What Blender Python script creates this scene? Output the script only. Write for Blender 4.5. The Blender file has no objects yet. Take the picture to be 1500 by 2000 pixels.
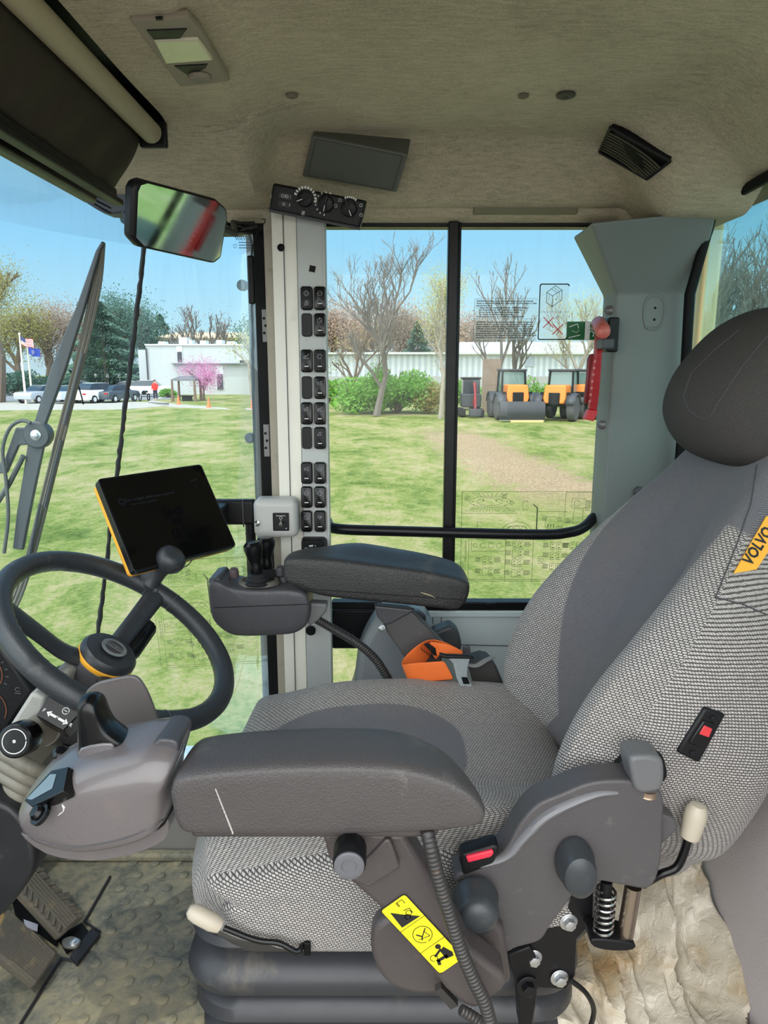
import bpy, bmesh, math, random
from math import sin, cos, pi, radians, sqrt, atan2
from mathutils import Vector, Matrix, Quaternion
from mathutils.bvhtree import BVHTree
random.seed(7)
SC = bpy.context.scene
COL = SC.collection
# ------------------------------------------------------------------ camera
F = 1390.0; TH = radians(11.5); CAMZ = 1.2
cam_d = bpy.data.cameras.new('camera'); cam = bpy.data.objects.new('camera', cam_d); COL.objects.link(cam)
cam.location = (0, 0, CAMZ); cam.rotation_euler = (pi/2 - TH, 0, 0)
cam_d.sensor_fit = 'VERTICAL'; cam_d.sensor_height = 36; cam_d.lens = F/2000*36
cam_d.clip_start = 0.02; cam_d.clip_end = 600
SC.camera = cam
def ray(px, py):
    dx = (px-750)/F; dy = (1000-py)/F
    return Vector((dx, cos(TH)+dy*sin(TH), dy*cos(TH)-sin(TH)))
CP = Vector((0, 0, CAMZ))
def U(px, py, Y): r = ray(px, py); return CP + r*(Y/r.y)
def UX(px, py, X): r = ray(px, py); return CP + r*(X/r.x)
def UZ(px, py, Z): r = ray(px, py); return CP + r*((Z-CAMZ)/r.z)
# ------------------------------------------------------------------ world + sun
GZ = -1.7                      # ground outside, below the cab floor (z = 0)
SUN_DIR = Vector((-0.30, -0.42, 0.93)).normalized()      # towards the sun
W = bpy.data.worlds.new('sky'); SC.world = W; W.use_nodes = True
nt = W.node_tree; nt.nodes.clear()
def wn(t, **k):
    n = nt.nodes.new(t)
    for a, b in k.items(): setattr(n, a, b)
    return n
tc = wn('ShaderNodeTexCoord'); sep = wn('ShaderNodeSeparateXYZ'); nt.links.new(tc.outputs['Generated'], sep.inputs[0])
rp = wn('ShaderNodeValToRGB'); nt.links.new(sep.outputs['Z'], rp.inputs[0])
e = rp.color_ramp.elements; e[0].position = 0.0; e[0].color = (.66, .84, .92, 1); e[1].position = 1.0; e[1].color = (.30, .45, .75, 1)
for p_, c_ in ((.05, (.62, .92, 1.06, 1)), (.16, (.38, .78, 1.10, 1)), (.35, (.32, .63, .97, 1))):
    x_ = e.new(p_); x_.color = c_
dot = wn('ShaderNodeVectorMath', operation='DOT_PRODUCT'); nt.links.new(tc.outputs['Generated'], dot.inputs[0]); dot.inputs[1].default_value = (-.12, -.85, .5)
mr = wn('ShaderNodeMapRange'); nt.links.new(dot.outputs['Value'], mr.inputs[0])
mr.inputs[1].default_value = -.1; mr.inputs[2].default_value = 1.0; mr.inputs[3].default_value = 1.0; mr.inputs[4].default_value = 5.2  # sky glow behind the camera, added and boosted to brighten the cab interior
mixw = wn('ShaderNodeMix', data_type='RGBA'); nt.links.new(rp.outputs[0], mixw.inputs[6]); mixw.inputs[7].default_value = (.97, .92, .86, 1)
mr2 = wn('ShaderNodeMapRange'); nt.links.new(dot.outputs['Value'], mr2.inputs[0]); mr2.inputs[1].default_value = -.1; mr2.inputs[2].default_value = .7; mr2.inputs[4].default_value = .8
nt.links.new(mr2.outputs[0], mixw.inputs[0])
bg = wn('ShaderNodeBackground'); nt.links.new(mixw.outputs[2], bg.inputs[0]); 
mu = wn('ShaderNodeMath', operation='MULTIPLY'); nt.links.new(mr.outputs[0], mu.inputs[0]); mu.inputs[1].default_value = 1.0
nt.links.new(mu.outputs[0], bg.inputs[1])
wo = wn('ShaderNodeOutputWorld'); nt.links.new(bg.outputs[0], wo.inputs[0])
sd = bpy.data.lights.new('sun', 'SUN'); sun = bpy.data.objects.new('sun', sd); COL.objects.link(sun)
sd.energy = 1.75; sd.angle = radians(.6); sd.color = (1, .95, .86)
sun.rotation_euler = SUN_DIR.to_track_quat('Z', 'Y').to_euler(); sun.location = (0, 0, 6)
SC.view_settings.view_transform = 'Standard'; SC.view_settings.look = 'None'; SC.view_settings.gamma = 1
SC.view_settings.exposure = 0.0
# ------------------------------------------------------------------ materials
MATS = {}
def srgb(r, g, b):
    f = lambda c: (c/255/12.92 if c/255 <= .04045 else ((c/255+.055)/1.055)**2.4)
    return (f(r), f(g), f(b), 1)
class NB:
    def __init__(s, m): s.t = m.node_tree
    def n(s, ty, ins=None, **k):
        nd = s.t.nodes.new(ty)
        for a, b in k.items(): setattr(nd, a, b)
        for a, b in (ins or {}).items():
            if isinstance(b, bpy.types.NodeSocket): s.t.links.new(b, nd.inputs[a])
            else: nd.inputs[a].default_value = b
        return nd
    def math(s, op, a, b=0., c=None):
        d = {0: a, 1: b}
        if c is not None: d[2] = c
        return s.n('ShaderNodeMath', d, operation=op).outputs[0]
    def mix(s, f, a, b): return s.n('ShaderNodeMix', {0: f, 6: a, 7: b}, data_type='RGBA').outputs[2]
    def ramp(s, f, stops):
        r = s.n('ShaderNodeValToRGB', {0: f}); el = r.color_ramp.elements
        while len(el) > 1: el.remove(el[-1])
        el[0].position = stops[0][0]; el[0].color = stops[0][1]
        for p, c in stops[1:]:
            x = el.new(p); x.color = c
        return r.outputs[0]
    def noise(s, vec, sc, det=3., rough=.55, dist=0.): return s.n('ShaderNodeTexNoise', {'Vector': vec, 'Scale': sc, 'Detail': det, 'Roughness': rough, 'Distortion': dist}).outputs['Fac']
def new_mat(name):
    m = bpy.data.materials.new(name); m.use_nodes = True; nb = NB(m)
    bs = m.node_tree.nodes['Principled BSDF']; MATS[name] = m
    return m, nb, bs
def mat(name, col, rough=.6, metal=0., var=.12, vs=12., bump=.0, bs_=200., dirt=None, dirtamt=0., ds=6., coat=0., spec=.5, stretch=None):
    m, nb, bs = new_mat(name)
    tc = nb.n('ShaderNodeTexCoord').outputs['Object']
    v = tc
    if stretch: v = nb.n('ShaderNodeMapping', {0: tc, 3: stretch}).outputs[0]
    f = nb.noise(v, vs, 4.)
    c = nb.mix(f, tuple(x*(1-var) for x in col[:3])+(1,), tuple(min(1, x*(1+var)) for x in col[:3])+(1,))
    if dirt:
        g = nb.noise(tc, ds, 6., .65, .3)
        g = nb.n('ShaderNodeMapRange', {0: g, 1: .62-dirtamt*.35, 2: .75, 4: min(1, .4+dirtamt)}).outputs[0]
        c = nb.mix(g, c, dirt)
    nb.t.links.new(c, bs.inputs['Base Color'])
    bs.inputs['Metallic'].default_value = metal; bs.inputs['Specular IOR Level'].default_value = spec
    r = nb.n('ShaderNodeMapRange', {0: nb.noise(tc, vs*2.3), 3: max(0, rough-.08), 4: min(1, rough+.08)}).outputs[0]
    nb.t.links.new(r, bs.inputs['Roughness'])
    bs.inputs['Coat Weight'].default_value = coat
    if bump:
        b = nb.n('ShaderNodeBump', {'Height': nb.noise(tc, bs_, 3.), 'Strength': bump, 'Distance': .002})
        nb.t.links.new(b.outputs[0], bs.inputs['Normal'])
    return m
def emis(name, col, st):
    m, nb, bs = new_mat(name); bs.inputs['Base Color'].default_value = (0.003, .003, .003, 1); bs.inputs['Specular IOR Level'].default_value = 0
    bs.inputs['Emission Color'].default_value = col; bs.inputs['Emission Strength'].default_value = st; return m
black = mat('black_plastic', srgb(17, 17, 19), .45, bump=.15, spec=.3)
gloss = mat('gloss_black', srgb(10, 10, 12), .28, coat=.08, spec=.35)
rubber = mat('black_rubber', srgb(30, 30, 33), .6, bump=.3, bs_=300, dirt=srgb(80, 78, 74), dirtamt=.05)
satin = mat('satin_black_steel', srgb(17, 17, 20), .38, spec=.35)
vinyl = mat('charcoal_vinyl', srgb(70, 66, 65), .43, bump=.55, bs_=420, dirt=srgb(120, 118, 112), dirtamt=.03, ds=18)
vinyl_worn = mat('worn_black_vinyl', srgb(46, 45, 44), .36, bump=.8, bs_=380, dirt=srgb(120, 112, 96), dirtamt=.1, ds=14)
wheelm = mat('steering_wheel_rubber', srgb(46, 48, 51), .38, bump=.25, bs_=500, dirt=srgb(105, 102, 96), dirtamt=.02, ds=40)
podm = mat('warm_grey_plastic', srgb(98, 92, 92), .30, var=.05, bump=.08, bs_=500, dirt=srgb(130, 112, 98), dirtamt=.03, coat=.35)
podd = mat('dark_grey_plastic', srgb(66, 65, 68), .42, bump=.25, bs_=420, dirt=srgb(110, 105, 98), dirtamt=.02, ds=25)
brack = mat('bracket_grey_plastic', srgb(76, 73, 74), .45, bump=.3, bs_=500, dirt=srgb(125, 120, 115), dirtamt=.01, ds=50)
brackb = mat('brown_grey_plastic', srgb(68, 62, 61), .42, bump=.3, bs_=400, dirt=srgb(125, 112, 98), dirtamt=.03, ds=22)
steel = mat('bright_steel', srgb(190, 190, 188), .28, 1., .06, 60)
zinc = mat('zinc_bolt', srgb(205, 208, 210), .32, .9)
chrome = mat('chrome', srgb(220, 220, 215), .15, 1.)
beige = mat('beige_knob', srgb(182, 172, 154), .45, var=.04, dirt=srgb(165, 155, 135), dirtamt=.05, ds=40)
white_paint = mat('white_painted_steel', srgb(222, 218, 206), .4, var=.04, dirt=srgb(165, 155, 135), dirtamt=.03, ds=9)
pan_grey = mat('switch_panel_grey', srgb(178, 180, 176), .5, var=.04, bump=.2)
pil_grey = mat('pillar_trim_grey', srgb(120, 125, 122), .55, var=.04, bump=.5, bs_=260)
wall_lt = mat('light_inner_panel', srgb(222, 232, 233), .45, var=.04, dirt=srgb(150, 155, 150), dirtamt=.05, ds=7)
rear_pl = mat('rear_moulding_grey', srgb(184, 177, 178), .5, var=.04, bump=.5, bs_=420)
seal = mat('window_seal_rubber', srgb(9, 9, 10), .55, spec=.2)
frame_m = mat('window_frame_black', srgb(13, 12, 15), .4, spec=.3)
beige_strip = mat('dusty_sill_strip', srgb(150, 142, 126), .6, dirt=srgb(95, 85, 70), dirtamt=.1, ds=30)
red = mat('red_plastic', srgb(168, 22, 32), .35, var=.05)
hammer_m = mat('hammer_head_metal', srgb(190, 130, 110), .35, .5)
yellow = mat('yellow_sticker', srgb(240, 222, 30), .4, var=.02)
ora_y = mat('amber_trim', srgb(238, 168, 40), .5, var=.03)
blk_print = mat('black_print', srgb(18, 18, 18), .6)
grey_print = mat('grey_print', srgb(150, 150, 150), .6)
white_print = mat('white_print', srgb(225, 225, 222), .6)
dim_print = mat('dim_grey_print', srgb(95, 95, 98), .6)
thin_print = mat('thin_olive_print', srgb(112, 128, 84), .7)
red_print = mat('red_print', srgb(215, 50, 70), .5)
orange_belt = mat('orange_webbing', srgb(236, 112, 42), .7, var=.05, bump=.5, bs_=600)
hose = mat('corrugated_hose_black', srgb(46, 44, 43), .42, dirt=srgb(120, 85, 60), dirtamt=.03, ds=30)
gaiter = mat('gaiter_rubber', srgb(50, 51, 54), .45, bump=.1, dirt=srgb(120, 112, 96), dirtamt=.08, ds=7)
mud_boot = mat('muddy_boot', srgb(112, 107, 96), .55, dirt=srgb(64, 58, 48), dirtamt=.25, ds=25)
pedal_m = mat('muddy_pedal', srgb(84, 78, 68), .85, var=.2, bump=.8, bs_=80, dirt=srgb(146, 124, 92), dirtamt=.25, ds=30)
tan_m = mat('roller_blind_tube_cloth', srgb(168, 156, 128), .6, var=.06)
# headliner felt
def felt(name, col, stretch=(8, 1, 1)):
    m, nb, bs = new_mat(name); tc = nb.n('ShaderNodeTexCoord').outputs['Object']
    v = nb.n('ShaderNodeMapping', {0: tc, 3: (1, 5, 5)}).outputs[0]
    a = nb.noise(v, 30., 5., .75); b = nb.noise(tc, 3.5, 4.); cc = nb.noise(tc, 260., 2.)
    x = nb.math('ADD', nb.math('MULTIPLY', a, .8), nb.math('ADD', nb.math('MULTIPLY', b, .5), nb.math('MULTIPLY', cc, .5)))
    c = nb.ramp(nb.math('MULTIPLY', x, .55), [(.33, tuple(k*.6 for k in col[:3])+(1,)), (.5, col), (.66, tuple(min(1, k*1.35) for k in col[:3])+(1,))])
    nb.t.links.new(c, bs.inputs['Base Color']); bs.inputs['Roughness'].default_value = .95; bs.inputs['Specular IOR Level'].default_value = .1
    bmp = nb.n('ShaderNodeBump', {'Height': nb.noise(v, 70., 4.), 'Strength': .4, 'Distance': .003}); nb.t.links.new(bmp.outputs[0], bs.inputs['Normal'])
    return m
felt_m = felt('headliner_felt', srgb(184, 172, 148))
# woven seat cloth: light staggered flecks on dark; a smoother dark insert chosen by UV region
def cloth(name, region):
    m, nb, bs = new_mat(name)
    uv = nb.n('ShaderNodeUVMap', uv_map='metres').outputs[0]
    mp = nb.n('ShaderNodeMapping', {0: uv, 2: (0, 0, .25), 3: (100, 100, 100)}).outputs[0]
    nz = nb.n('ShaderNodeTexNoise', {'Vector': mp, 'Scale': 1.4, 'Detail': 2.}).outputs['Color']
    mp2 = nb.n('ShaderNodeVectorMath', {0: mp, 1: nb.n('ShaderNodeVectorMath', {0: nz, 'Scale': .16}, operation='SCALE').outputs[0]}, operation='ADD').outputs[0]
    br = nb.n('ShaderNodeTexBrick', {'Vector': mp2, 'Color1': srgb(192, 187, 181), 'Color2': srgb(172, 168, 163), 'Mortar': srgb(76, 73, 74), 'Scale': 1., 'Mortar Size': .095, 'Mortar Smooth': .5, 'Brick Width': .6, 'Row Height': .36}, offset=.5)
    br2 = nb.n('ShaderNodeTexBrick', {'Vector': mp2, 'Color1': srgb(122, 121, 124), 'Color2': srgb(112, 111, 115), 'Mortar': srgb(82, 81, 85), 'Scale': 1., 'Mortar Size': .05, 'Mortar Smooth': .6, 'Brick Width': .32, 'Row Height': .2}, offset=.5)
    rg = nb.n('ShaderNodeUVMap', uv_map='region').outputs[0]
    sp = nb.n('ShaderNodeSeparateXYZ', {0: rg})
    mask = region(nb, nb.math('ABSOLUTE', sp.outputs[0]), sp.outputs[1], sp.outputs[0])
    big = nb.noise(nb.n('ShaderNodeTexCoord').outputs['Object'], 5., 3.)
    c = nb.mix(mask, br2.outputs[0], br.outputs[0])
    c = nb.mix(nb.n('ShaderNodeMapRange', {0: big, 1: .45, 2: .8, 4: .22}).outputs[0], c, srgb(120, 108, 88))
    nb.t.links.new(c, bs.inputs['Base Color']); bs.inputs['Roughness'].default_value = .9
    bs.inputs['Specular IOR Level'].default_value = .15; bs.inputs['Sheen Weight'].default_value = .15
    h = nb.mix(mask, br2.outputs['Fac'], br.outputs['Fac'])
    bmp = nb.n('ShaderNodeBump', {'Height': h, 'Strength': .45, 'Distance': .0012}, invert=True); nb.t.links.new(bmp.outputs[0], bs.inputs['Normal'])
    return m
def step(nb, x, a, w=.01): return nb.n('ShaderNodeMapRange', {0: x, 1: a-w, 2: a+w}).outputs[0]
def reg_back(nb, au, v, u):     # light on the bolsters below the shoulder line, insert narrows towards the bottom corner
    lim = nb.n('ShaderNodeFloatCurve', {1: v}).outputs[0] if False else nb.n('ShaderNodeMapRange', {0: v, 1: .12, 2: .62, 3: .40, 4: .86}).outputs[0]
    lim2 = nb.n('ShaderNodeMapRange', {0: v, 1: .0, 2: .15, 3: .62, 4: .38}).outputs[0]
    l = nb.math('MAXIMUM', lim, lim2)
    side = nb.n('ShaderNodeMapRange', {0: nb.math('SUBTRACT', au, l), 1: -.006, 2: .006}).outputs[0]
    top = nb.n('ShaderNodeMapRange', {0: v, 1: .645, 2: .655, 3: 1., 4: 0.}).outputs[0]
    return nb.math('MULTIPLY', side, top)
def reg_cush(nb, au, v, u):     # insert in the front middle of the cushion
    a = nb.math('POWER', nb.math('ABSOLUTE', nb.math('DIVIDE', u, .56)), 3.)
    b = nb.math('POWER', nb.math('ABSOLUTE', nb.math('DIVIDE', nb.math('SUBTRACT', v, .40), .30)), 3.)
    d = nb.math('ADD', a, b)
    return nb.n('ShaderNodeMapRange', {0: d, 1: .97, 2: 1.03}).outputs[0]
cloth_back = cloth('seat_cloth_backrest', reg_back)
cloth_cush = cloth('seat_cloth_cushion', reg_cush)
def plain_cloth():
    m, nb, bs = new_mat('dark_headrest_cloth'); tc = nb.n('ShaderNodeTexCoord').outputs['Object']
    br = nb.n('ShaderNodeTexBrick', {'Vector': nb.n('ShaderNodeMapping', {0: nb.n('ShaderNodeUVMap', uv_map='metres').outputs[0], 3: (100, 100, 100)}).outputs[0], 'Color1': srgb(92, 88, 84), 'Color2': srgb(84, 80, 78), 'Mortar': srgb(60, 58, 57), 'Scale': 1., 'Mortar Size': .05, 'Brick Width': .3, 'Row Height': .2})
    nb.t.links.new(br.outputs[0], bs.inputs['Base Color']); bs.inputs['Roughness'].default_value = .95; bs.inputs['Specular IOR Level'].default_value = .1
    return m
cloth_head = plain_cloth()
def glass_mat(name, tint, dirt_amt=.25, gl=.9, dcol=srgb(215, 222, 220)):
    m, nb, bs = new_mat(name); nb.t.nodes.remove(bs); out = [n for n in nb.t.nodes if n.type == 'OUTPUT_MATERIAL'][0]
    tr = nb.n('ShaderNodeBsdfTransparent', {0: tint}); g = nb.n('ShaderNodeBsdfGlossy', {0: (1, 1, 1, 1), 'Roughness': .02})
    fr = nb.n('ShaderNodeFresnel', {0: 1.45}).outputs[0]
    mx = nb.n('ShaderNodeMixShader', {0: nb.math('MULTIPLY', fr, gl), 1: tr.outputs[0], 2: g.outputs[0]})
    tc = nb.n('ShaderNodeTexCoord').outputs['Object']
    st = nb.noise(nb.n('ShaderNodeMapping', {0: tc, 3: (30, 30, 1.2)}).outputs[0], 1.3, 5., .6)
    bl = nb.noise(tc, 2.5, 4.); sp = nb.noise(tc, 140., 1.)
    a = nb.n('ShaderNodeMapRange', {0: st, 1: .5, 2: .8, 4: dirt_amt}).outputs[0]
    b = nb.n('ShaderNodeMapRange', {0: bl, 1: .45, 2: .75, 4: dirt_amt*.6}).outputs[0]
    s = nb.n('ShaderNodeMapRange', {0: sp, 1: .73, 2: .78, 4: dirt_amt*1.1}).outputs[0]
    d = nb.math('ADD', nb.math('ADD', a, b), s)
    df = nb.n('ShaderNodeBsdfDiffuse', {0: dcol}); tl = nb.n('ShaderNodeBsdfTranslucent', {0: dcol})
    dm = nb.n('ShaderNodeMixShader', {0: .6, 1: df.outputs[0], 2: tl.outputs[0]})
    mx2 = nb.n('ShaderNodeMixShader', {0: d, 1: mx.outputs[0], 2: dm.outputs[0]})
    nb.t.links.new(mx2.outputs[0], out.inputs[0]); return m
glass_side = glass_mat('side_window_glass', (.93, .96, .95, 1), .05, .22)
glass_front = glass_mat('windscreen_glass', (.90, .95, .96, 1), .05, .2)
glass_rear = glass_mat('rear_tinted_glass', (.74, .90, .88, 1), .05, .3)
def film(name, col, alpha):
    m, nb, bs = new_mat(name); nb.t.nodes.remove(bs); out = [n for n in nb.t.nodes if n.type == 'OUTPUT_MATERIAL'][0]
    tr = nb.n('ShaderNodeBsdfTransparent'); df = nb.n('ShaderNodeBsdfDiffuse', {0: col}); tl = nb.n('ShaderNodeBsdfTranslucent', {0: col})
    dm = nb.n('ShaderNodeMixShader', {0: .85, 1: df.outputs[0], 2: tl.outputs[0]})
    mx = nb.n('ShaderNodeMixShader', {0: alpha, 1: tr.outputs[0], 2: dm.outputs[0]}); nb.t.links.new(mx.outputs[0], out.inputs[0]); return m
film_w = film('frosted_label_film', srgb(255, 255, 255), .24)
film_y = film('yellowed_clear_film', srgb(225, 220, 120), .16)
# ------------------------------------------------------------------ mesh helpers
class G:
    def __init__(s): s.bm = bmesh.new(); s.uvm = None
    def face(s, vs):
        try: return s.bm.faces.new(vs)
        except ValueError: return None
    def prism(s, pts, ext):
        ext = Vector(ext); a = [s.bm.verts.new(p) for p in pts]; b = [s.bm.verts.new(Vector(p)+ext) for p in pts]
        s.face(a); s.face(b[::-1]); n = len(a)
        for i in range(n): s.face((a[i], b[i], b[(i+1) % n], a[(i+1) % n]))
        return s
    def box(s, c, sz, R=None):
        c = Vector(c); R = R or Matrix.Identity(3); h = [x/2 for x in sz]
        P = [c + R @ Vector((x*h[0], y*h[1], -h[2])) for x, y in ((-1, -1), (1, -1), (1, 1), (-1, 1))]
        return s.prism(P, R @ Vector((0, 0, sz[2])))
    def box2(s, a, b):
        a = Vector(a); b = Vector(b); return s.box((a+b)/2, [abs(x) for x in (b-a)])
    def tube(s, pts, r, n=10, cap=True, flat=1.0, upv=None):
        pts = [Vector(p) for p in pts]; m = len(pts); rs = r if hasattr(r, '__len__') else [r]*m
        prev = None; rings = []
        for i, p in enumerate(pts):
            t = (pts[min(i+1, m-1)]-pts[max(i-1, 0)]).normalized()
            if prev is None:
                ref = upv or (Vector((0, 0, 1)) if abs(t.z) < .9 else Vector((1, 0, 0)))
                u = t.cross(ref).normalized()
            else:
                u = (prev - t*prev.dot(t)).normalized()
            prev = u; w = t.cross(u)
            rings.append([s.bm.verts.new(p + (u*cos(2*pi*k/n)+w*sin(2*pi*k/n)*flat)*rs[i]) for k in range(n)])
        for a, b in zip(rings, rings[1:]):
            for k in range(n): s.face((a[k], a[(k+1) % n], b[(k+1) % n], b[k]))
        if cap: s.face(rings[0][::-1]); s.face(rings[-1])
        return s
    def cyl(s, a, b, r, n=20, r2=None): return s.tube([a, b], [r, r if r2 is None else r2], n)
    def lathe(s, prof, o, ax, n=24, cap=True):
        o = Vector(o); ax = Vector(ax).normalized(); u = ax.orthogonal().normalized(); w = ax.cross(u); rings = []
        for r, h in prof:
            if r <= 1e-6: rings.append([s.bm.verts.new(o+ax*h)])
            else: rings.append([s.bm.verts.new(o+ax*h+(u*cos(2*pi*k/n)+w*sin(2*pi*k/n))*r) for k in range(n)])
        for a, b in zip(rings, rings[1:]):
            for k in range(n):
                k2 = (k+1) % n
                if len(a) == 1 and len(b) == 1: continue
                if len(a) == 1: s.face((a[0], b[k2], b[k]))
                elif len(b) == 1: s.face((a[k], a[k2], b[0]))
                else: s.face((a[k], a[k2], b[k2], b[k]))
        if cap:
            if len(rings[0]) > 1: s.face(rings[0][::-1])
            if len(rings[-1]) > 1: s.face(rings[-1])
        return s
    def ell(s, c, rad, n=20, R=None, pw=1.0):
        c = Vector(c); R = R or Matrix.Identity(3); rings = []; m = n//2
        sp = lambda x: math.copysign(abs(x)**pw, x)
        for i in range(m+1):
            a = -pi/2+pi*i/m
            if i in (0, m): rings.append([s.bm.verts.new(c+R@Vector((0, 0, rad[2]*sp(sin(a)))))])
            else: rings.append([s.bm.verts.new(c+R@Vector((rad[0]*sp(cos(a))*sp(cos(2*pi*k/n)), rad[1]*sp(cos(a))*sp(sin(2*pi*k/n)), rad[2]*sp(sin(a))))) for k in range(n)])
        for a, b in zip(rings, rings[1:]):
            for k in range(n):
                k2 = (k+1) % n
                if len(a) == 1: s.face((a[0], b[k2], b[k]))
                elif len(b) == 1: s.face((a[k], a[k2], b[0]))
                else: s.face((a[k], a[k2], b[k2], b[k]))
        return s
    def loft(s, secs, cap=True, closed=True):
        rings = [[s.bm.verts.new(p) for p in sec] for sec in secs]; n = len(rings[0])
        for a, b in zip(rings, rings[1:]):
            for k in range(n if closed else n-1):
                s.face((a[k], a[(k+1) % n], b[(k+1) % n], b[k]))
        if cap and closed: s.face(rings[0][::-1]); s.face(rings[-1])
        return s
    def grid(s, rows):
        V = [[s.bm.verts.new(p) for p in r] for r in rows]
        for a, b in zip(V, V[1:]):
            for k in range(len(a)-1): s.face((a[k], a[k+1], b[k+1], b[k]))
        return s
    def ngon(s, pts): s.face([s.bm.verts.new(p) for p in pts]); return s
    def hexbolt(s, c, ax, r=.009, h=.007, washer=True):
        c = Vector(c); ax = Vector(ax).normalized(); k = 0
        if washer: s.lathe([(r*1.55, 0), (r*1.6, .0015), (r*1.5, .002)], c, ax, 20); k = .002
        s.lathe([(r, k), (r, k+h), (r*.7, k+h+.0008)], c, ax, 6); return s
def crom(pts, n=6, closed=True):
    pts = [Vector(p) for p in pts]; m = len(pts); out = []
    rng = range(m) if closed else range(m-1)
    g = (lambda i: pts[i % m]) if closed else (lambda i: pts[max(0, min(m-1, i))])
    for i in rng:
        p0, p1, p2, p3 = g(i-1), g(i), g(i+1), g(i+2)
        for k in range(n):
            t = k/n; out.append(.5*((2*p1)+(p2-p0)*t+(2*p0-5*p1+4*p2-p3)*t*t+(3*p1-p0-3*p2+p3)*t**3))
    if not closed: out.append(pts[-1].copy())
    return out
def obj(name, g, m, parent=None, smooth=True, bevel=0, seg=3, sub=0, angle=40, solid=0, recalc=True):
    bm = g.bm if isinstance(g, G) else g
    if recalc: bmesh.ops.recalc_face_normals(bm, faces=bm.faces)
    vs = [v.co for v in bm.verts]
    lo = Vector([min(v[i] for v in vs) for i in range(3)]); hi = Vector([max(v[i] for v in vs) for i in range(3)]); c = (lo+hi)/2
    me = bpy.data.meshes.new(name); 
    for v in bm.verts: v.co -= c
    if smooth:
        for f in bm.faces: f.smooth = True
    bm.to_mesh(me); bm.free()
    for mm in (m if isinstance(m, (list, tuple)) else [m]): me.materials.append(mm)
    o = bpy.data.objects.new(name, me); o.location = c; COL.objects.link(o)
    if parent: setpar(o, parent)
    if solid:
        md = o.modifiers.new('s', 'SOLIDIFY'); md.thickness = solid; md.offset = 0
    if bevel:
        md = o.modifiers.new('b', 'BEVEL'); md.width = bevel; md.segments = seg; md.limit_method = 'ANGLE'; md.angle_limit = radians(angle); md.harden_normals = False
    if sub:
        md = o.modifiers.new('u', 'SUBSURF'); md.levels = sub; md.render_levels = sub
    if smooth and not sub: 
        try: me.set_sharp_from_angle(angle=radians(38 if not bevel else 50))
        except Exception: pass
    return o
WORLD = {}
def wloc(o):
    return WORLD.get(o.name, Vector((0, 0, 0)))
def setpar(o, p):
    w = o.location.copy(); WORLD[o.name] = w
    o.parent = p; base = wloc(p) if p.name in WORLD else p.location.copy()
    o.matrix_parent_inverse = Matrix.Identity(4); o.location = w - base
def thing(name, label, cat, loc=(0, 0, 0), group=None):
    o = bpy.data.objects.new(name, None); o.empty_display_size = .05; COL.objects.link(o); o.location = loc; WORLD[o.name] = Vector(loc)
    return tag(o, label, cat, group)
def tag(o, label, cat, group=None, kind=None):
    o['label'] = label; o['category'] = cat
    if group: o['group'] = group
    if kind: o['kind'] = kind
    return o
def struct(o): o['kind'] = 'structure'; return o
def part(name, g, m, parent, **k):
    lab = k.pop('label', None); o = obj(name, g, m, parent, **k)
    if lab: o['label'] = lab
    return o
def dup_tree(o, delta, parent=None):
    c = o.copy(); COL.objects.link(c)
    if parent is None: c.location = o.location + Vector(delta); WORLD[c.name] = c.location.copy()
    else: c.parent = parent; c.location = o.location.copy()
    for ch in list(o.children): dup_tree(ch, delta, c)
    return c
def wbvh(o):
    dg = bpy.context.evaluated_depsgraph_get(); ev = o.evaluated_get(dg); me = ev.to_mesh()
    base = WORLD.get(o.name, o.location)
    b = BVHTree.FromPolygons([v.co + base for v in me.vertices], [tuple(p.vertices) for p in me.polygons]); ev.to_mesh_clear(); return b
def hit(b, px, py, off=.001):
    r = ray(px, py).normalized(); h = b.ray_cast(CP, r)
    if h[0] is None: return None
    n = h[1] if h[1].dot(r) < 0 else -h[1]
    return h[0] + n*off
def text_g(body, size, o, xd, yd, sx=1.0, ext=0.0, align='CENTER', bold=0.0, spacing=1.0):
    xd = Vector(xd).normalized(); yd = Vector(yd).normalized(); zd = xd.cross(yd).normalized()
    cu = bpy.data.curves.new('t', 'FONT'); cu.body = body; cu.size = size; cu.align_x = align; cu.align_y = 'CENTER'; cu.resolution_u = 2; cu.extrude = ext; cu.offset = bold; cu.space_line = spacing
    ob = bpy.data.objects.new('t', cu); COL.objects.link(ob); dg = bpy.context.evaluated_depsgraph_get(); dg.update()
    me = bpy.data.meshes.new_from_object(ob.evaluated_get(dg))
    bpy.data.objects.remove(ob); bpy.data.curves.remove(cu)
    g = G(); g.bm.from_mesh(me); bpy.data.meshes.remove(me)
    M = Matrix((xd*sx, yd, zd)).transposed()
    for v in g.bm.verts: v.co = Vector(o) + M @ v.co
    return g
def join(g, h):
    me = bpy.data.meshes.new('j'); h.bm.to_mesh(me); g.bm.from_mesh(me); bpy.data.meshes.remove(me); return g
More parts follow.
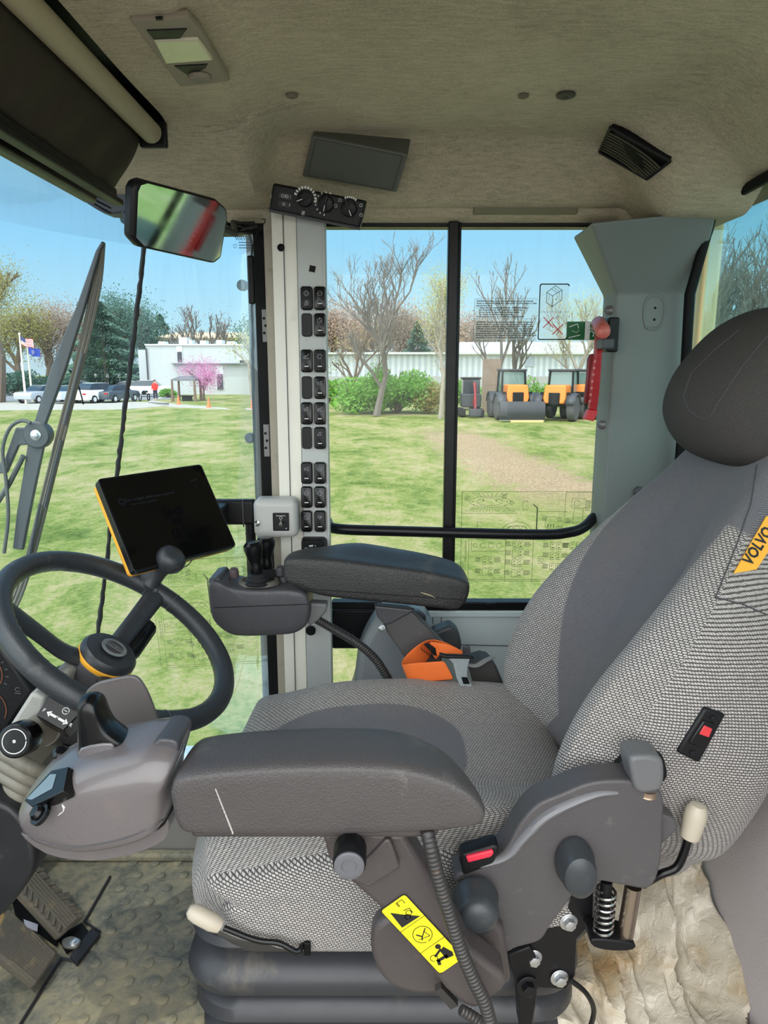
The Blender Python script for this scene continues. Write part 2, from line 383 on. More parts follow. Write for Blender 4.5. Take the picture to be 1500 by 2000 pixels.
class Fr:      # a 2D frame in space
    def __init__(s, o, x, y): s.o = Vector(o); s.x = Vector(x).normalized(); s.y = Vector(y).normalized(); s.z = s.x.cross(s.y).normalized()
    def p(s, a, b, c=0): return s.o+s.x*a+s.y*b+s.z*c
    def line(s, g, pts, w, c=0, th=.0003, closed=False):
        P = list(pts)+([pts[0]] if closed else [])
        for (ax, ay), (bx, by) in zip(P, P[1:]):
            d = Vector((bx-ax, by-ay)); 
            if d.length < 1e-7: continue
            n = Vector((-d.y, d.x)).normalized()*w/2; d = d.normalized()*w*.3
            q = [(ax-d.x+n.x, ay-d.y+n.y), (bx+d.x+n.x, by+d.y+n.y), (bx+d.x-n.x, by+d.y-n.y), (ax-d.x-n.x, ay-d.y-n.y)]
            g.ngon([s.p(u, v, c) for u, v in q])
        return g
    def rrect(s, cx, cy, w, h, r, n=4):
        out = []
        for (sx, sy, a0) in ((1, 1, 0), (-1, 1, pi/2), (-1, -1, pi), (1, -1, 3*pi/2)):
            for k in range(n+1):
                a = a0+pi/2*k/n; out.append((cx+sx*(w/2-r)+r*cos(a), cy+sy*(h/2-r)+r*sin(a)))
        return out
    def circ(s, cx, cy, r, n=20, a0=0, a1=2*pi):
        m = n if abs(a1-a0-2*pi) < 1e-6 else n+1
        return [(cx+r*cos(a0+(a1-a0)*k/n), cy+r*sin(a0+(a1-a0)*k/n)) for k in range(m)]
    def P(s, pts, c=0): return [s.p(a, b, c) for a, b in pts]
# ================================================================== SETTING: the cab
WY = 1.75
def sstep(a, b, x):
    t = max(0., min(1., (x-a)/(b-a))); return t*t*(3-2*t)
# floor mat -------------------------------------------------------
def floor_mat():
    m, nb, bs = new_mat('muddy_floor_mat'); tc = nb.n('ShaderNodeTexCoord').outputs['Object']
    a = nb.noise(tc, 4.5, 6., .62, .6); b = nb.noise(tc, 22., 5., .7, 1.2); c_ = nb.noise(tc, 90., 3.)
    x = nb.math('ADD', nb.math('MULTIPLY', a, .65), nb.math('ADD', nb.math('MULTIPLY', b, .4), nb.math('MULTIPLY', c_, .12)))
    c = nb.ramp(x, [(.40, srgb(50, 52, 50)), (.52, srgb(92, 92, 82)), (.60, srgb(122, 116, 98)), (.72, srgb(150, 138, 108))])
    nb.t.links.new(c, bs.inputs['Base Color'])
    nb.t.links.new(nb.n('ShaderNodeMapRange', {0: b, 3: .45, 4: .9}).outputs[0], bs.inputs['Roughness'])
    bmp = nb.n('ShaderNodeBump', {'Height': b, 'Strength': .5, 'Distance': .004}); nb.t.links.new(bmp.outputs[0], bs.inputs['Normal']); return m
fm = floor_mat()
g = G(); g.box2((-.98, .28, -.06), (.72, 1.60, 0))
random.seed(3)
for i in range(22):
    for j in range(18):
        x = -.62+i*.055+(j % 2)*.027; y = .86+j*.043
        if x > -.28 and y < 1.4 and x < .3: continue
        g.lathe([(.0115, -.001), (.0115, .0022), (.009, .0034), (0, .0036)], (x, y, 0), (0, 0, 1), 14, cap=False)
struct(obj('floor', g, fm))
# raised seams and the cut-out for the pedals
g = G(); a = UZ(215, 1712, .003); b = UZ(165, 1800, .003); c = UZ(195, 1820, .003); d = UZ(150, 1878, .003); e_ = UZ(120, 1872, .003); f_ = UZ(40, 2000, .003)
g.tube([a, b], .0035, 6).tube([b, c], .003, 6).tube([c, d], .003, 6).tube([d, e_], .003, 6).tube([e_, f_], .0035, 6)
struct(obj('trim_1', g, rubber))
# ceiling -----------------------------------------------------------
def ceil_z(X, Y):
    left = 1-sstep(-.275, -.205, X)
    A = .112*sstep(1.56, 1.70, Y)*(1-left) + .115*sstep(1.36, 1.70, Y)*left
    # ledge carrying the control panel
    B = .10*sstep(.50, .745, X)
    A2 = .152*sstep(1.36, 1.58, Y)*sstep(.42, .6, X)
    Cc = .03*left
    ridge = .010*math.exp(-((X+.215)/.018)**2)*(1-sstep(1.4, 1.6, Y))
    wav = (.002*sin(X*19+Y*7)+.002*sin(Y*13-X*5))*(1-sstep(1.5, 1.65, Y))
    return 1.662-max(A, B, A2)-Cc*(1-sstep(1.5, 1.7, Y)) - ridge + wav
g = G(); rows = []
nx, ny = 90, 100
for j in range(ny+1):
    Y = .28+(1.705-.28)*j/ny; x0 = -.392-.17*sstep(1.39, 1.42, Y)
    rows.append([(x0+(.748-x0)*i/nx, Y, ceil_z(x0+(.748-x0)*i/nx, Y)) for i in range(nx+1)])
last = rows[-1]
rows.append([(x, 1.712, z-.012) for x, y, z in last]); rows.append([(x, 1.722, z-.018) for x, y, z in last]); rows.append([(x, 1.76, z-.026) for x, y, z in last])
g.grid(rows)
# rolled front edge
for (xa, ya, yb) in ((-.392, .28, 1.40),):
    g.grid([[(xa, ya+(yb-ya)*j/40, ceil_z(xa, ya+(yb-ya)*j/40)) for j in range(41)], [(xa-.006, ya+(yb-ya)*j/40, ceil_z(xa, ya+(yb-ya)*j/40)+.008) for j in range(41)], [(xa-.006, ya+(yb-ya)*j/40, 1.70) for j in range(41)]])
headliner = struct(obj('ceiling', g, felt_m))
g = G(); g.box2((-.80, .22, 1.70), (.86, 1.86, 1.78)); g.box2((-.62, .22, 1.64), (-.50, 1.80, 1.70)); g.box2((.755, .25, 1.565), (.86, 1.8, 1.70)); g.box2((-.62, 1.765, 1.53), (.80, 1.86, 1.70))
struct(obj('trim_2', g, satin, bevel=.01))
# right wall: lower panel, kick ledge, mouldings ---------------------------
z_sill = U(900, 1190, WY).z
g = G()
g.box2((.03, WY, .0), (.76, WY+.06, z_sill)); g.box2((-.98, 1.60, 0), (.03, WY+.06, .17))
wr = struct(obj('wall_right', g, wall_lt, bevel=.004))
g = G()   # outlines of the access hatch pressed into the panel
P_ = lambda x, y: U(x, y, WY-.003)
fr = Fr(U(930, 1255, WY-.002), (1, 0, 0), (0, 0, 1))
g.tube([P_(845, 1195), P_(846, 1258), P_(1010, 1262)], .0012, 6); g.tube([P_(862, 1200), P_(1010, 1203)], .001, 6); g.tube([P_(862, 1200), P_(862, 1250)], .001, 6)
struct(obj('trim_3', g, podd))
g = G(); g.box2((.02, WY-.012, z_sill-.018), (.76, WY, z_sill-.001)); struct(obj('trim_4', g, wall_lt, bevel=.003))
# kick panel grey
g = G(); g.prism([(-.98, 1.575, 0), (-.98, 1.60, .155), (-.98, 1.66, .172), (-.98, 1.66, 0)], (1.02, 0, 0)); 
struct(obj('baseboard_right', g, mat('kick_panel_grey', srgb(112, 110, 106), .5, dirt=srgb(90, 80, 62), dirtamt=.2, ds=6), bevel=.004))
g = G(); fr = Fr((-.3, 1.5745, .03), (1, 0, 0), (0, 0, 1))
g.box2((-.9, 1.55, .0), (.0, 1.576, .022)); struct(obj('trim_5', g, fm, bevel=.008))
# black lower frame block between the two glass parts
g = G(); g.box2((-.135, WY-.02, U(690, 1262, WY).z), (.03, WY+.05, U(690, 1186, WY).z)); struct(obj('trim_6', g, black, bevel=.006))
# front pillar ----------------------------------------------------------
g = G(); g.prism([(-.2415, 1.62, 0), (-.1865, 1.62, 0), (-.1865, 1.60, 0), (-.187, 1.80, 0), (-.262, 1.80, 0), (-.262, 1.76, 0)], (0, 0, 1.56)); 
struct(obj('wall_front', g, white_paint, bevel=.004))
g = G(); g.box2((-.2175, 1.6185, 0), (-.2155, 1.622, 1.56)); struct(obj('trim_7', g, podd))
g = G(); g.box2((-.2445, 1.64, 0.0), (-.262, 1.76, 1.53)); struct(obj('trim_8', g, beige_strip))
# window_1: the big right-hand side window ----------------------------------------
zb, zt = U(960, 1178, WY).z, U(900, 440, WY).z; xl, xr = -.135, .545
w1 = G(); w1.box2((xl, WY-.006, zb-.022), (xr+.02, WY+.03, zb+.004)); w1.box2((xl, WY-.004, zt-.004), (xr, WY+.03, zt+.03))
cx0 = U(1183, 590, WY); w1.box2((xr-.012, WY-.002, zb), (xr+.012, WY+.03, zt))
win1 = struct(obj('window_1', w1, frame_m, bevel=.003))
g = G(); g.box2((xl-.02, WY+.012, .16), (xr+.01, WY+.017, zt+.02)); part('glass_pane', g, glass_side, win1, smooth=False)
dv0, dv1 = U(893, 440, WY).x, U(872, 1080, WY).x; dm = (dv0+dv1)/2
g = G(); g.box2((dm-.016, WY-.022, zb-.01), (dm+.008, WY+.01, zt+.005)); g.box2((dm+.008, WY-.010, zb-.01), (dm+.015, WY+.008, zt+.005)); part('divider_bar', g, frame_m, win1, bevel=.0025)
g = G(); q = U(958, 1180, WY-.008); g.box2(q-Vector((.012, .004, .004)), q+Vector((.012, .002, .004))); part('latch_tab', g, black, win1, bevel=.001)
# rear-right pillar trim -----------------------------------------------------------
YL, YF, YT = 1.752, 1.70, 1.58
p_dt = [U(1153, 435, YT), U(1391, 410, YT+.01), U(1351, 571, YF), U(1204, 573, YF)]
b0, b1 = U(1131, 453, YL-.03), U(1188, 579, YL)
x1204, x1351, x1188 = p_dt[3].x, p_dt[2].x, b1.x
def pil(z): return [Vector((x1188-.004, YL+.03, z)), Vector((x1188-.004, YL, z)), Vector((x1204, YF, z)), Vector((x1351+.012, YF, z)), Vector((x1351+.03, YF+.1, z))]
g = G()
low = pil(0.0); lowT = pil(p_dt[3].z)
topr = [Vector((b0.x, YL+.03, b0.z)), b0, p_dt[0], p_dt[1]+Vector((.012, 0, 0)), p_dt[1]+Vector((.03, .12, 0))]
g.loft([low, pil(.5), lowT, topr])
struct(obj('wall_rear', g, pil_grey, bevel=.007, angle=25))
g = G()   # moulded rounded boss with two holes
fr = Fr((U(1277, 612, YF).x, YF, U(1277, 612, YF).z), (1, 0, 0), (0, 0, 1))
base = crom([(-.019, -.012, 0), (-.021, .012, 0), (-.012, .032, 0), (.012, .032, 0), (.021, .012, 0), (.019, -.012, 0), (.011, -.029, 0), (-.011, -.029, 0)], 4)
g.loft([[fr.p(v.x*s, v.y*s, d) for v in base] for s, d in ((1.35, -.002), (1.2, .003), (1.1, .0035), (.95, -.0005))])
boss = obj('cover_plate', g, pil_grey)
tag(boss, 'grey moulded oval cover with two screw holes on the rear pillar', 'cover plate')
for dz in (-.014, .012): g = G(); g.lathe([(.003, 0), (.003, .0004)], fr.p(0.002, dz, .0004), fr.z, 12); part('screw_hole', g, seal, boss)
for i, (px, py) in enumerate(((1190, 606), (1176, 830))):
    c = U(px, py, (YL+YF)/2-.004); g = G(); g.lathe([(.011, 0), (.011, .002), (.008, .004), (0, .0045)], c, (-.6, -1, 0), 18)
    tag(obj('plug_button', g, podm), ('upper' if i == 0 else 'lower')+' round grey plug on the narrow edge of the rear pillar', 'plug')
g = G(); c = U(1248, 960, YF-.004); g.lathe([(.013, 0), (.013, .006), (.009, .009), (0, .01)], c, (0, -1, 0), 18); tag(obj('plug_button', g, podd), 'dark round plug on the rear pillar, right behind the backrest edge', 'plug')
# window_2: rear window ---------------------------------------------------------
XR = .748
g = G()
zt2 = 1.557
def bar(a, b, r=.012): g.tube([a, b], r, 8)
tl = Vector((XR-.004, 1.69, zt2)); kn = Vector((U(1351, 575, 1.70).x, 1.70, U(1351, 575, 1.70).z)); 
c0, c1, c2, c3 = UX(1560, 312, XR-.012), U(1396, 402, 1.62), U(1347, 575, 1.665), U(1331, 860, 1.665)
g.tube([Vector((XR-.012, .45, c0.z)), c0, c1, c2, c3, (c3.x, 1.665, .9)], .0115, 10)
win2 = struct(obj('window_2', g, seal))
g = G(); g.box2((XR+.012, .40, .90), (XR+.017, 1.76, zt2+.02)); part('glass_pane', g, glass_rear, win2, smooth=False)
# rear moulding below the rear window
g = G(); prof = crom([(.80, 0, .0), (.80, 0, .96), (.735, 0, .96), (.70, 0, .90), (.64, 0, .72), (.605, 0, .5), (.585, 0, .25), (.57, 0, .0)], 5, False)
secs = []
for Y, dx in ((.30, -.05), (.55, -.05), (.62, -.045), (.68, -.035), (.74, -.01), (.82, 0), (1.2, 0), (1.5, .005), (1.70, .02)):
    secs.append([Vector((p.x+(dx if p.x < .79 else 0), Y, p.z)) for p in prof])
g.loft(secs)
struct(obj('trim_9', g, rear_pl))
g = G(); fr_ = [U(1452, 1785, .70), U(1500, 1755, .70)]
g.box2((.50, .36, .06), (.53, .62, .42)); struct(obj('trim_10', g, rear_pl, bevel=.02))
g = G(); g.box2((.768, 1.80, -.3), (.815, 1.86, 1.70)); struct(obj('trim_11', g, mat('cream_outer_post', srgb(214, 194, 140), .5, var=.04), bevel=.01))
# window_3: curved windscreen and window_4 front-right glass ------------------------------
S0, S1 = U(280, 490, WY), U(190, 1240, WY)
def seam_x(z): return S1.x+(S0.x-S1.x)*(z-S1.z)/(S0.z-S1.z)
arc = [(0, 1.75), (-.05, 1.68), (-.13, 1.55), (-.20, 1.38), (-.25, 1.18), (-.27, .98), (-.25, .78), (-.20, .58), (-.13, .42), (-.05, .30)]
arcc = crom([(a, b, 0) for a, b in arc], 4, False)
g = G(); g.grid([[(seam_x(z)+p.x, p.y, z) for p in arcc] for z in (.46, .8, 1.1, 1.4, 1.62)])
win3 = obj('window_3', g, glass_front, solid=.004); struct(win3)
g = G(); g.grid([[(seam_x(z)+p.x, p.y, z) for p in arcc] for z in (1.475, 1.60)])
for v in g.bm.verts: v.co.x += .004
part('tinted_sun_band', g, film('sun_band', srgb(150, 180, 205), .22), win3)
g = G(); zs = [.15+.1*k for k in range(15)]
g.grid([[(seam_x(z)+.004, WY+.014, z), (-.285, WY+.014, z)] for z in zs]); win4 = struct(obj('window_4', g, glass_front, solid=.004))
g = G(); zz = [.2+.0135*k for k in range(98)]; random.seed(5)
g.tube([(seam_x(z)+random.uniform(-.0012, .0012), WY+.004, z) for z in zz], [.0055+random.uniform(-.0012, .0015) for z in zz], 8); part('seam_sealant', g, rubber, win4)
g = G(); g.box2((-.305, WY-.002, .15), (-.262, WY+.05, 1.54)); g.box2((-.84, WY-.01, .12), (-.26, WY+.05, .165)); g.box2((-.6, WY-.01, 1.505), (-.26, WY+.05, 1.56)); part('black_frame', g, seal, win4, bevel=.003)
g = G(); g.cyl((-.318, WY+.03, .1), (-.318, WY+.03, 1.54), .009, 12); part('outer_tube', g, mat('blue_grey_tube', srgb(95, 103, 112), .45), win4)
# windscreen lower rim and dash-side wall, front of the cab
g = G(); pts = [(seam_x(.46)+p.x, p.y, .455) for p in arcc]; g.tube(pts, .012, 8); struct(obj('trim_12', g, rubber))
g = G(); sec = []
for p in arcc: sec.append([Vector((seam_x(.46)+p.x-.01, p.y, 0)), Vector((seam_x(.46)+p.x-.01, p.y, .45)), Vector((seam_x(.46)+p.x+.02, p.y, .45)), Vector((seam_x(.46)+p.x+.02, p.y, 0))])
g.loft(sec[6:]); struct(obj('wall_front.001', g, podd)) 
# left side of the cab (behind the photographer): posts either side of the open door
g = G(); g.box2((.56, .26, 0), (.80, .34, 1.62)); g.box2((-.80, .26, .0), (-.62, .34, 1.62)); g.box2((-.80, .24, 1.60), (.80, .34, 1.70)); struct(obj('wall_left', g, white_paint, bevel=.01))
# ================================================================== things on the ceiling and pillars
# dome lamp
zc = ceil_z(-.33, 1.1)-.004
def cz(px, py, z=zc): return UZ(px, py, z)
outl = [cz(252, 40), cz(368, 36), cz(392, 62), cz(450, 160), cz(352, 172)]
lamp = thing('dome_lamp', 'grey dome lamp with square lens and round reading light in the headliner', 'lamp', sum(outl, Vector())/5)
g = G(); g.prism([p for p in outl], (0, 0, .012)); part('housing', g, mat('lamp_beige', srgb(150, 140, 124), .6, spec=.25), lamp, bevel=.004)
g = G(); g.prism([cz(300, 82, zc-.004), cz(387, 78, zc-.004), cz(418, 119, zc-.004), cz(322, 126, zc-.004)], (0, 0, .012))
lens = part('lens', g, mat('frosted_lens', srgb(205, 198, 170), .25, var=.02, coat=.6), lamp, bevel=.003)
g = G(); g.prism([cz(286, 60, zc-.0015), cz(366, 57, zc-.0015), cz(352, 76, zc-.0015), cz(300, 78, zc-.0015)], (0, 0, .004)); part('switch', g, black, lamp, bevel=.001)
g = G(); g.prism([cz(340, 130, zc-.0015), cz(406, 126, zc-.0015), cz(402, 134, zc-.0015), cz(370, 150, zc-.0015)], (0, 0, .004)); part('eyelid_recess', g, black, lamp, bevel=.001)
g = G(); c = cz(390, 149, zc-.001); g.lathe([(.017, 0), (.016, .005), (.012, .006), (0, .0075)], c, (0, 0, -1), 22); rl = part('reading_light', g, MATS['lamp_beige'], lamp)
fr = Fr(c+Vector((0, 0, -.008)), (1, 0, 0), (0, -1, 0)); g = G()
for r_ in (.004, .008, .011): fr.line(g, fr.circ(0, 0, r_, 20), .0008, closed=True)
part('lens_rings', g, grey_print, rl)
g = G(); g.prism([cz(304, 37, zc-.0012), cz(318, 36.6, zc-.0012), cz(318, 40, zc-.0012), cz(305, 40.5, zc-.0012)], (0, 0, .003)); part('catch', g, black, lamp)
# headliner buttons
for px, py, r_, lab in ((570, 187, .0105, 'small beige trim button left of the others in the ceiling'), (1022, 188, .0095, 'small beige trim button beside the larger dark one in the ceiling'), (1105, 187, .0165, 'largest dark round trim button in the ceiling'), (1432, 353, .0115, 'beige trim button in the ceiling near the rear window')):
    z_ = 1.655 if px < 1400 else 1.60
    for _ in range(3):
        c = UZ(px, py, z_); z_ = ceil_z(c.x, c.y)-.003
    g = G(); g.lathe([(r_, 0), (r_, .003), (r_*.8, .0045), (r_*.25, .005), (r_*.2, .003), (0, .003)], c+Vector((0, 0, .002)), (0, 0, -1), 24)
    tag(obj('trim_button', g, mat('trim_button_%d' % px, srgb(70, 66, 56) if r_ > .015 else srgb(112, 104, 88), .6)), lab, 'button', 'round trim buttons in the headliner')
# ceiling vent grille (rear right)
hb = wbvh(headliner)
def hc(px, py, off=.003):
    p = hit(hb, px, py, off); return p
vc = [hc(1196, 241), hc(1312, 308), hc(1268, 343), hc(1173, 290)]
ctr = sum(vc, Vector())/4; xd = (vc[1]-vc[0]).normalized(); yd = (vc[0]-vc[3]); nn = xd.cross(yd).normalized(); nn = nn if nn.z < 0 else -nn
vent = thing('ceiling_vent', 'black rectangular speaker grille set in the rear of the headliner', 'vent', ctr)
vc = [p+nn*.002 for p in vc]
g = G(); g.prism(vc, -nn*.012); part('backing', g, seal, vent, bevel=.002)
g = G(); loop = [p+nn*.003 for p in vc]; 
for i in range(4): g.tube([loop[i], loop[(i+1) % 4]], .0035, 8)
part('frame', g, black, vent)
g = G()
for k in range(8):     # curved slats
    t0 = (k+1)/9
    pts = []
    for s in range(13):
        u = s/12; v = min(.95, max(.03, t0*.9-.42*(u-.25)**2+.05))
        A = vc[0].lerp(vc[1], u); B = vc[3].lerp(vc[2], u); pts.append(B.lerp(A, v)+nn*.004)
    g.tube(pts, .0022, 6)
part('slats', g, mat('olive_slats', srgb(70, 68, 52), .5), vent)
# dark rectangular cover on the slope above the control panel
def quad_on(Y0, Y1, pts_):   # top edge at Y0, bottom at Y1
    (a, b, c, d) = pts_; return [U(*a, Y0), U(*b, Y0), U(*c, Y1), U(*d, Y1)]
q = quad_on(1.545, 1.615, ((610, 263), (797, 300), (775, 375), (591, 343)))
n_ = (q[1]-q[0]).cross(q[3]-q[0]).normalized(); n_ = n_ if n_.y < 0 else -n_
cov = thing('headliner_cover', 'flat dark grey rectangular cover on the headliner above the climate controls', 'cover', sum(q, Vector())/4)
g = G(); g.prism([p+n_*.004 for p in q], -n_*.07); part('lid', g, mat('dark_olive_plastic', srgb(92, 94, 86), .5, var=.03), cov, bevel=.004)
g = G(); cq = sum(q, Vector())/4; q2 = [cq+(p-cq)*Vector((.9, .9, .9)).x+n_*.0048 for p in q]
for i in range(4): g.tube([q2[i], q2[(i+1) % 4]], .0008, 6)
part('edge_groove', g, mat('dark_olive_plastic_b', srgb(78, 80, 73), .5), cov)
# climate control panel
q = quad_on(1.550, 1.56, ((533, 357), (716, 392), (703, 446), (525, 410)))
n_ = (q[1]-q[0]).cross(q[3]-q[0]).normalized(); n_ = n_ if n_.y < 0 else -n_
cq = sum(q, Vector())/4; cp = thing('climate_panel', 'black overhead climate control panel with three rotary knobs', 'control panel', cq)
g = G(); g.prism(q, -n_*.035); part('housing', g, black, cp, bevel=.005)
g = G(); g.tube([q[3]-n_*.004, q[2]-n_*.004], .004, 8); part('bottom_edge', g, podd, cp)
xd = (q[1]-q[0]).normalized(); yd = n_.cross(xd); yd = yd if yd.z > 0 else -yd
def onq(px, py, off=0.):
    r = ray(px, py); t = (q[0]+n_*off-CP).dot(n_)/r.dot(n_); return CP+r*t
fr0 = Fr(cq, xd, yd)
for (px, py, sz, ang) in ((596, 388, .0165, 210), (637, 398, .0165, 265), (682, 407, .0165, 300)):
    c = onq(px, py, 0); g = G(); g.lathe([(sz, 0), (sz, .004), (sz*.9, .012), (sz*.8, .013)], c, n_, 28); a = radians(ang); f2 = Fr(c, xd, yd)
    kb = part('knob', g, satin, cp)
    g = G(); d = f2.x*cos(a)+f2.y*sin(a); pr = d.cross(f2.z); g.prism([c+n_*.012+d*sz*s1*.95+pr*.003*s2 for s1, s2 in ((-1, -1), (1, -1), (1, 1), (-1, 1))], n_*.008); part('grip', g, black, kb, bevel=.001)
    f3 = Fr(c+n_*.0205, xd, yd); g = G(); f3.line(g, [(cos(a)*sz*.25, sin(a)*sz*.25), (cos(a)*sz*.9, sin(a)*sz*.9)], .0014); part('pointer', g, white_print, kb)
g = G(); f2 = Fr(onq(596, 388, .0006), xd, yd)
for k in range(11):
    a = radians(-5+k*17); r0 = .0195; w_ = .0012+.0002*k
    f2.line(g, [(r0*cos(a), r0*sin(a)), ((r0+.0032)*cos(a), (r0+.0032)*sin(a))], .0038)
part('scale_markings', g, white_print, cp, smooth=False); g = G()
f2 = Fr(onq(637, 398, .0006), xd, yd)
for k in range(9):
    a = radians(75+k*24); f2.line(g, [(.0205*cos(a), .0205*sin(a)), (.0225*cos(a), .0225*sin(a))], .0022)
part('scale_markings', g, white_print, cp, smooth=False); g = G()
f2 = Fr(onq(682, 407, .0006), xd, yd)
for k in range(6):
    a = radians(60+k*12); f2.line(g, [(.020*cos(a), .020*sin(a)), (.0225*cos(a), .0225*sin(a))], .003)
for (dx, dy) in ((-.021, .012), (.023, .010), (.026, -.008), (-.028, 0)):
    f2.line(g, f2.rrect(dx, dy, .005, .005, .001, 2), .0007, closed=True)
part('scale_markings', g, white_print, cp, smooth=False); g = G()
f2 = Fr(onq(592, 416, .0006), xd, yd)
for k in range(3): f2.line(g, [(-.003, -.003+.003*k), (.003, -.003+.003*k)], .001)
f2.line(g, [(-.003, -.003), (.003, .003)], .001)
part('scale_markings', g, white_print, cp, smooth=False); g = G()
f2 = Fr(onq(556, 383, .0006), xd, yd); f2.line(g, f2.circ(-.004, 0, .0028, 12), .0007, closed=True); f2.line(g, f2.rrect(.004, 0, .006, .006, .001, 2), .0008, closed=True); f2.line(g, [(.001, 0), (.007, 0)], .0008)
f2.line(g, f2.rrect(0.0, -.0155, .0045, .004, .001, 2), .0007, closed=True)
for dx in (.012, .012): f2.line(g, [(dx, .002), (dx, -.002)], .0008)
f2.line(g, [(.012, -.013), (.012, -.017)], .0008)
part('scale_markings', g, white_print, cp)
g = G(); f2 = Fr(onq(557, 383, .0003), xd, yd); g.ngon(f2.P(f2.rrect(0, 0, .026, .011, .001))); g.ngon(f2.P(f2.rrect(0, -.0155, .026, .011, .001))); part('push_button', g, gloss, cp)
# roller sun blind
Lx = -.425
ra, rb = Vector((Lx, .45, 1.625)), Vector((Lx+.008, 1.385, 1.612))
bl = thing('roller_sun_blind', 'brown roller sun blind with tan tube across the top of the windscreen', 'blind', (ra+rb)/2)
g = G(); g.cyl(ra, rb, .0185, 20); part('roller_tube', g, tan_m, bl)
g = G(); g.box((rb.x-.0, rb.y+.012, rb.z), (.05, .014, .045)); g.lathe([(.012, 0), (.012, .01)], rb, (0, 1, 0), 16); part('end_bracket', g, black, bl, bevel=.004)
g = G(); rows = []
for j in range(60):
    Y = .45+(1.40-.45)*j/59; rows.append([Vector((Lx-.015-.06*t+.004*sin(Y*55+t*3)*sin(pi*t), Y, 1.625-.012*j/59-.095*t-.008*sin(pi*t))) for t in [k/10 for k in range(11)]])
g.grid(rows)
part('blind_cloth', g, mat('dark_brown_blind_cloth', srgb(50, 41, 30), .75, var=.35, vs=14., stretch=(1, 6, 1)), bl, solid=.002)
g = G(); g.box((Lx-.078, .93, 1.515), (.014, .97, .020)); g.box((Lx-.070, .93, 1.500), (.02, .97, .012)); part('bottom_bar', g, black, bl, bevel=.003)
# headliner roof edge in front of blind (dark recess)
g = G(); g.box2((-.56, .25, 1.50), (-.535, 1.42, 1.66)); struct(obj('trim_13', g, satin, bevel=.006))
# exterior louvred lamp housings seen above the windscreen
for (pxa, pya, s, lab) in ((195, 372, 1.0, 'larger dark louvred lamp housing outside above the windscreen'), (75, 285, .7, 'small dark lamp bracket outside above the windscreen at the far left'), (262, 425, .45, 'dark round lamp rim outside beside the mirror')):
    c = U(pxa, pya, 1.60); wl = thing('work_lamp', lab, 'work lamp', c, 'work lamps outside above the windscreen')
    g = G(); o_ = crom([c+Vector((x*s, 0, z*s)) for x, z in ((-.055, .045), (.055, .0), (.06, -.035), (.01, -.045), (-.045, -.01))], 3); g.prism(o_, (0, .05, 0)); part('housing', g, mat('lamp_grey_%d' % pxa, srgb(62, 68, 76), .5), wl, bevel=.004)
    g = G()
    for k in range(5): g.tube([c+Vector(((-.045+.008*k)*s, -.002, (.025-.013*k)*s)), c+Vector((.02*s, -.002, (-.002-.011*k)*s))], .0018, 6)
    part('louvres', g, seal, wl)
# rear-view mirror
mf = [U(*p, 1.22) for p in ((275, 352), (430, 392), (446, 418), (433, 512), (418, 516), (268, 483), (258, 470), (263, 368))]
mc = sum(mf, Vector())/8
mir = thing('rear_view_mirror', 'wide interior mirror in a black rim reflecting the rear of the cab', 'mirror', mc)
# its own plane, turned towards the rear
xd = Vector((.86, -.30, .0)).normalized()
def onp(px, py, o, n, off=0.): r = ray(px, py); t = (o+n*off-CP).dot(n)/r.dot(n); return CP+r*t
MN = Vector((.84, -.40, -.34)).normalized()
ms = [onp(*p, mc, MN) for p in ((282, 352), (425, 390), (445, 408), (447, 425), (434, 505), (420, 516), (275, 484), (258, 466), (262, 370), (268, 356))]
ms = [p for p in ms]
g = G(); g.prism(ms, -MN*.022); part('rim', g, black, mir, bevel=.007, angle=30)
cc = sum(ms, Vector())/len(ms); g = G(); rows = [cc+(p-cc)*.93+MN*.0008 for p in ms]; g.ngon(rows)
mg = mat('mirror_silver', (.86, .88, .88, 1), .03, 1., 0.0); g2 = g; mo = part('mirror_glass', g2, mg, mir, smooth=False)
g = G(); a_ = onp(420, 440, cc, MN)-MN*.025; g.tube([a_, a_+Vector((.03, .12, -.0)), Vector((-.32, 1.60, 1.50)), Vector((-.30, 1.70, 1.51))], .006, 10); part('mounting_arm', g, black, mir)

# shallow recess in the lip above the side window
g = G(); a, b = U(925, 404, 1.70), U(1128, 414, 1.70); g.box2((a.x, 1.698, b.z-.004), (b.x, 1.712, a.z+.002)); tag(obj('lip_cover', g, mat('olive_lip', srgb(120, 116, 92), .6), bevel=.003), 'long flat olive cover strip in the headliner above the right half of the side window', 'cover')
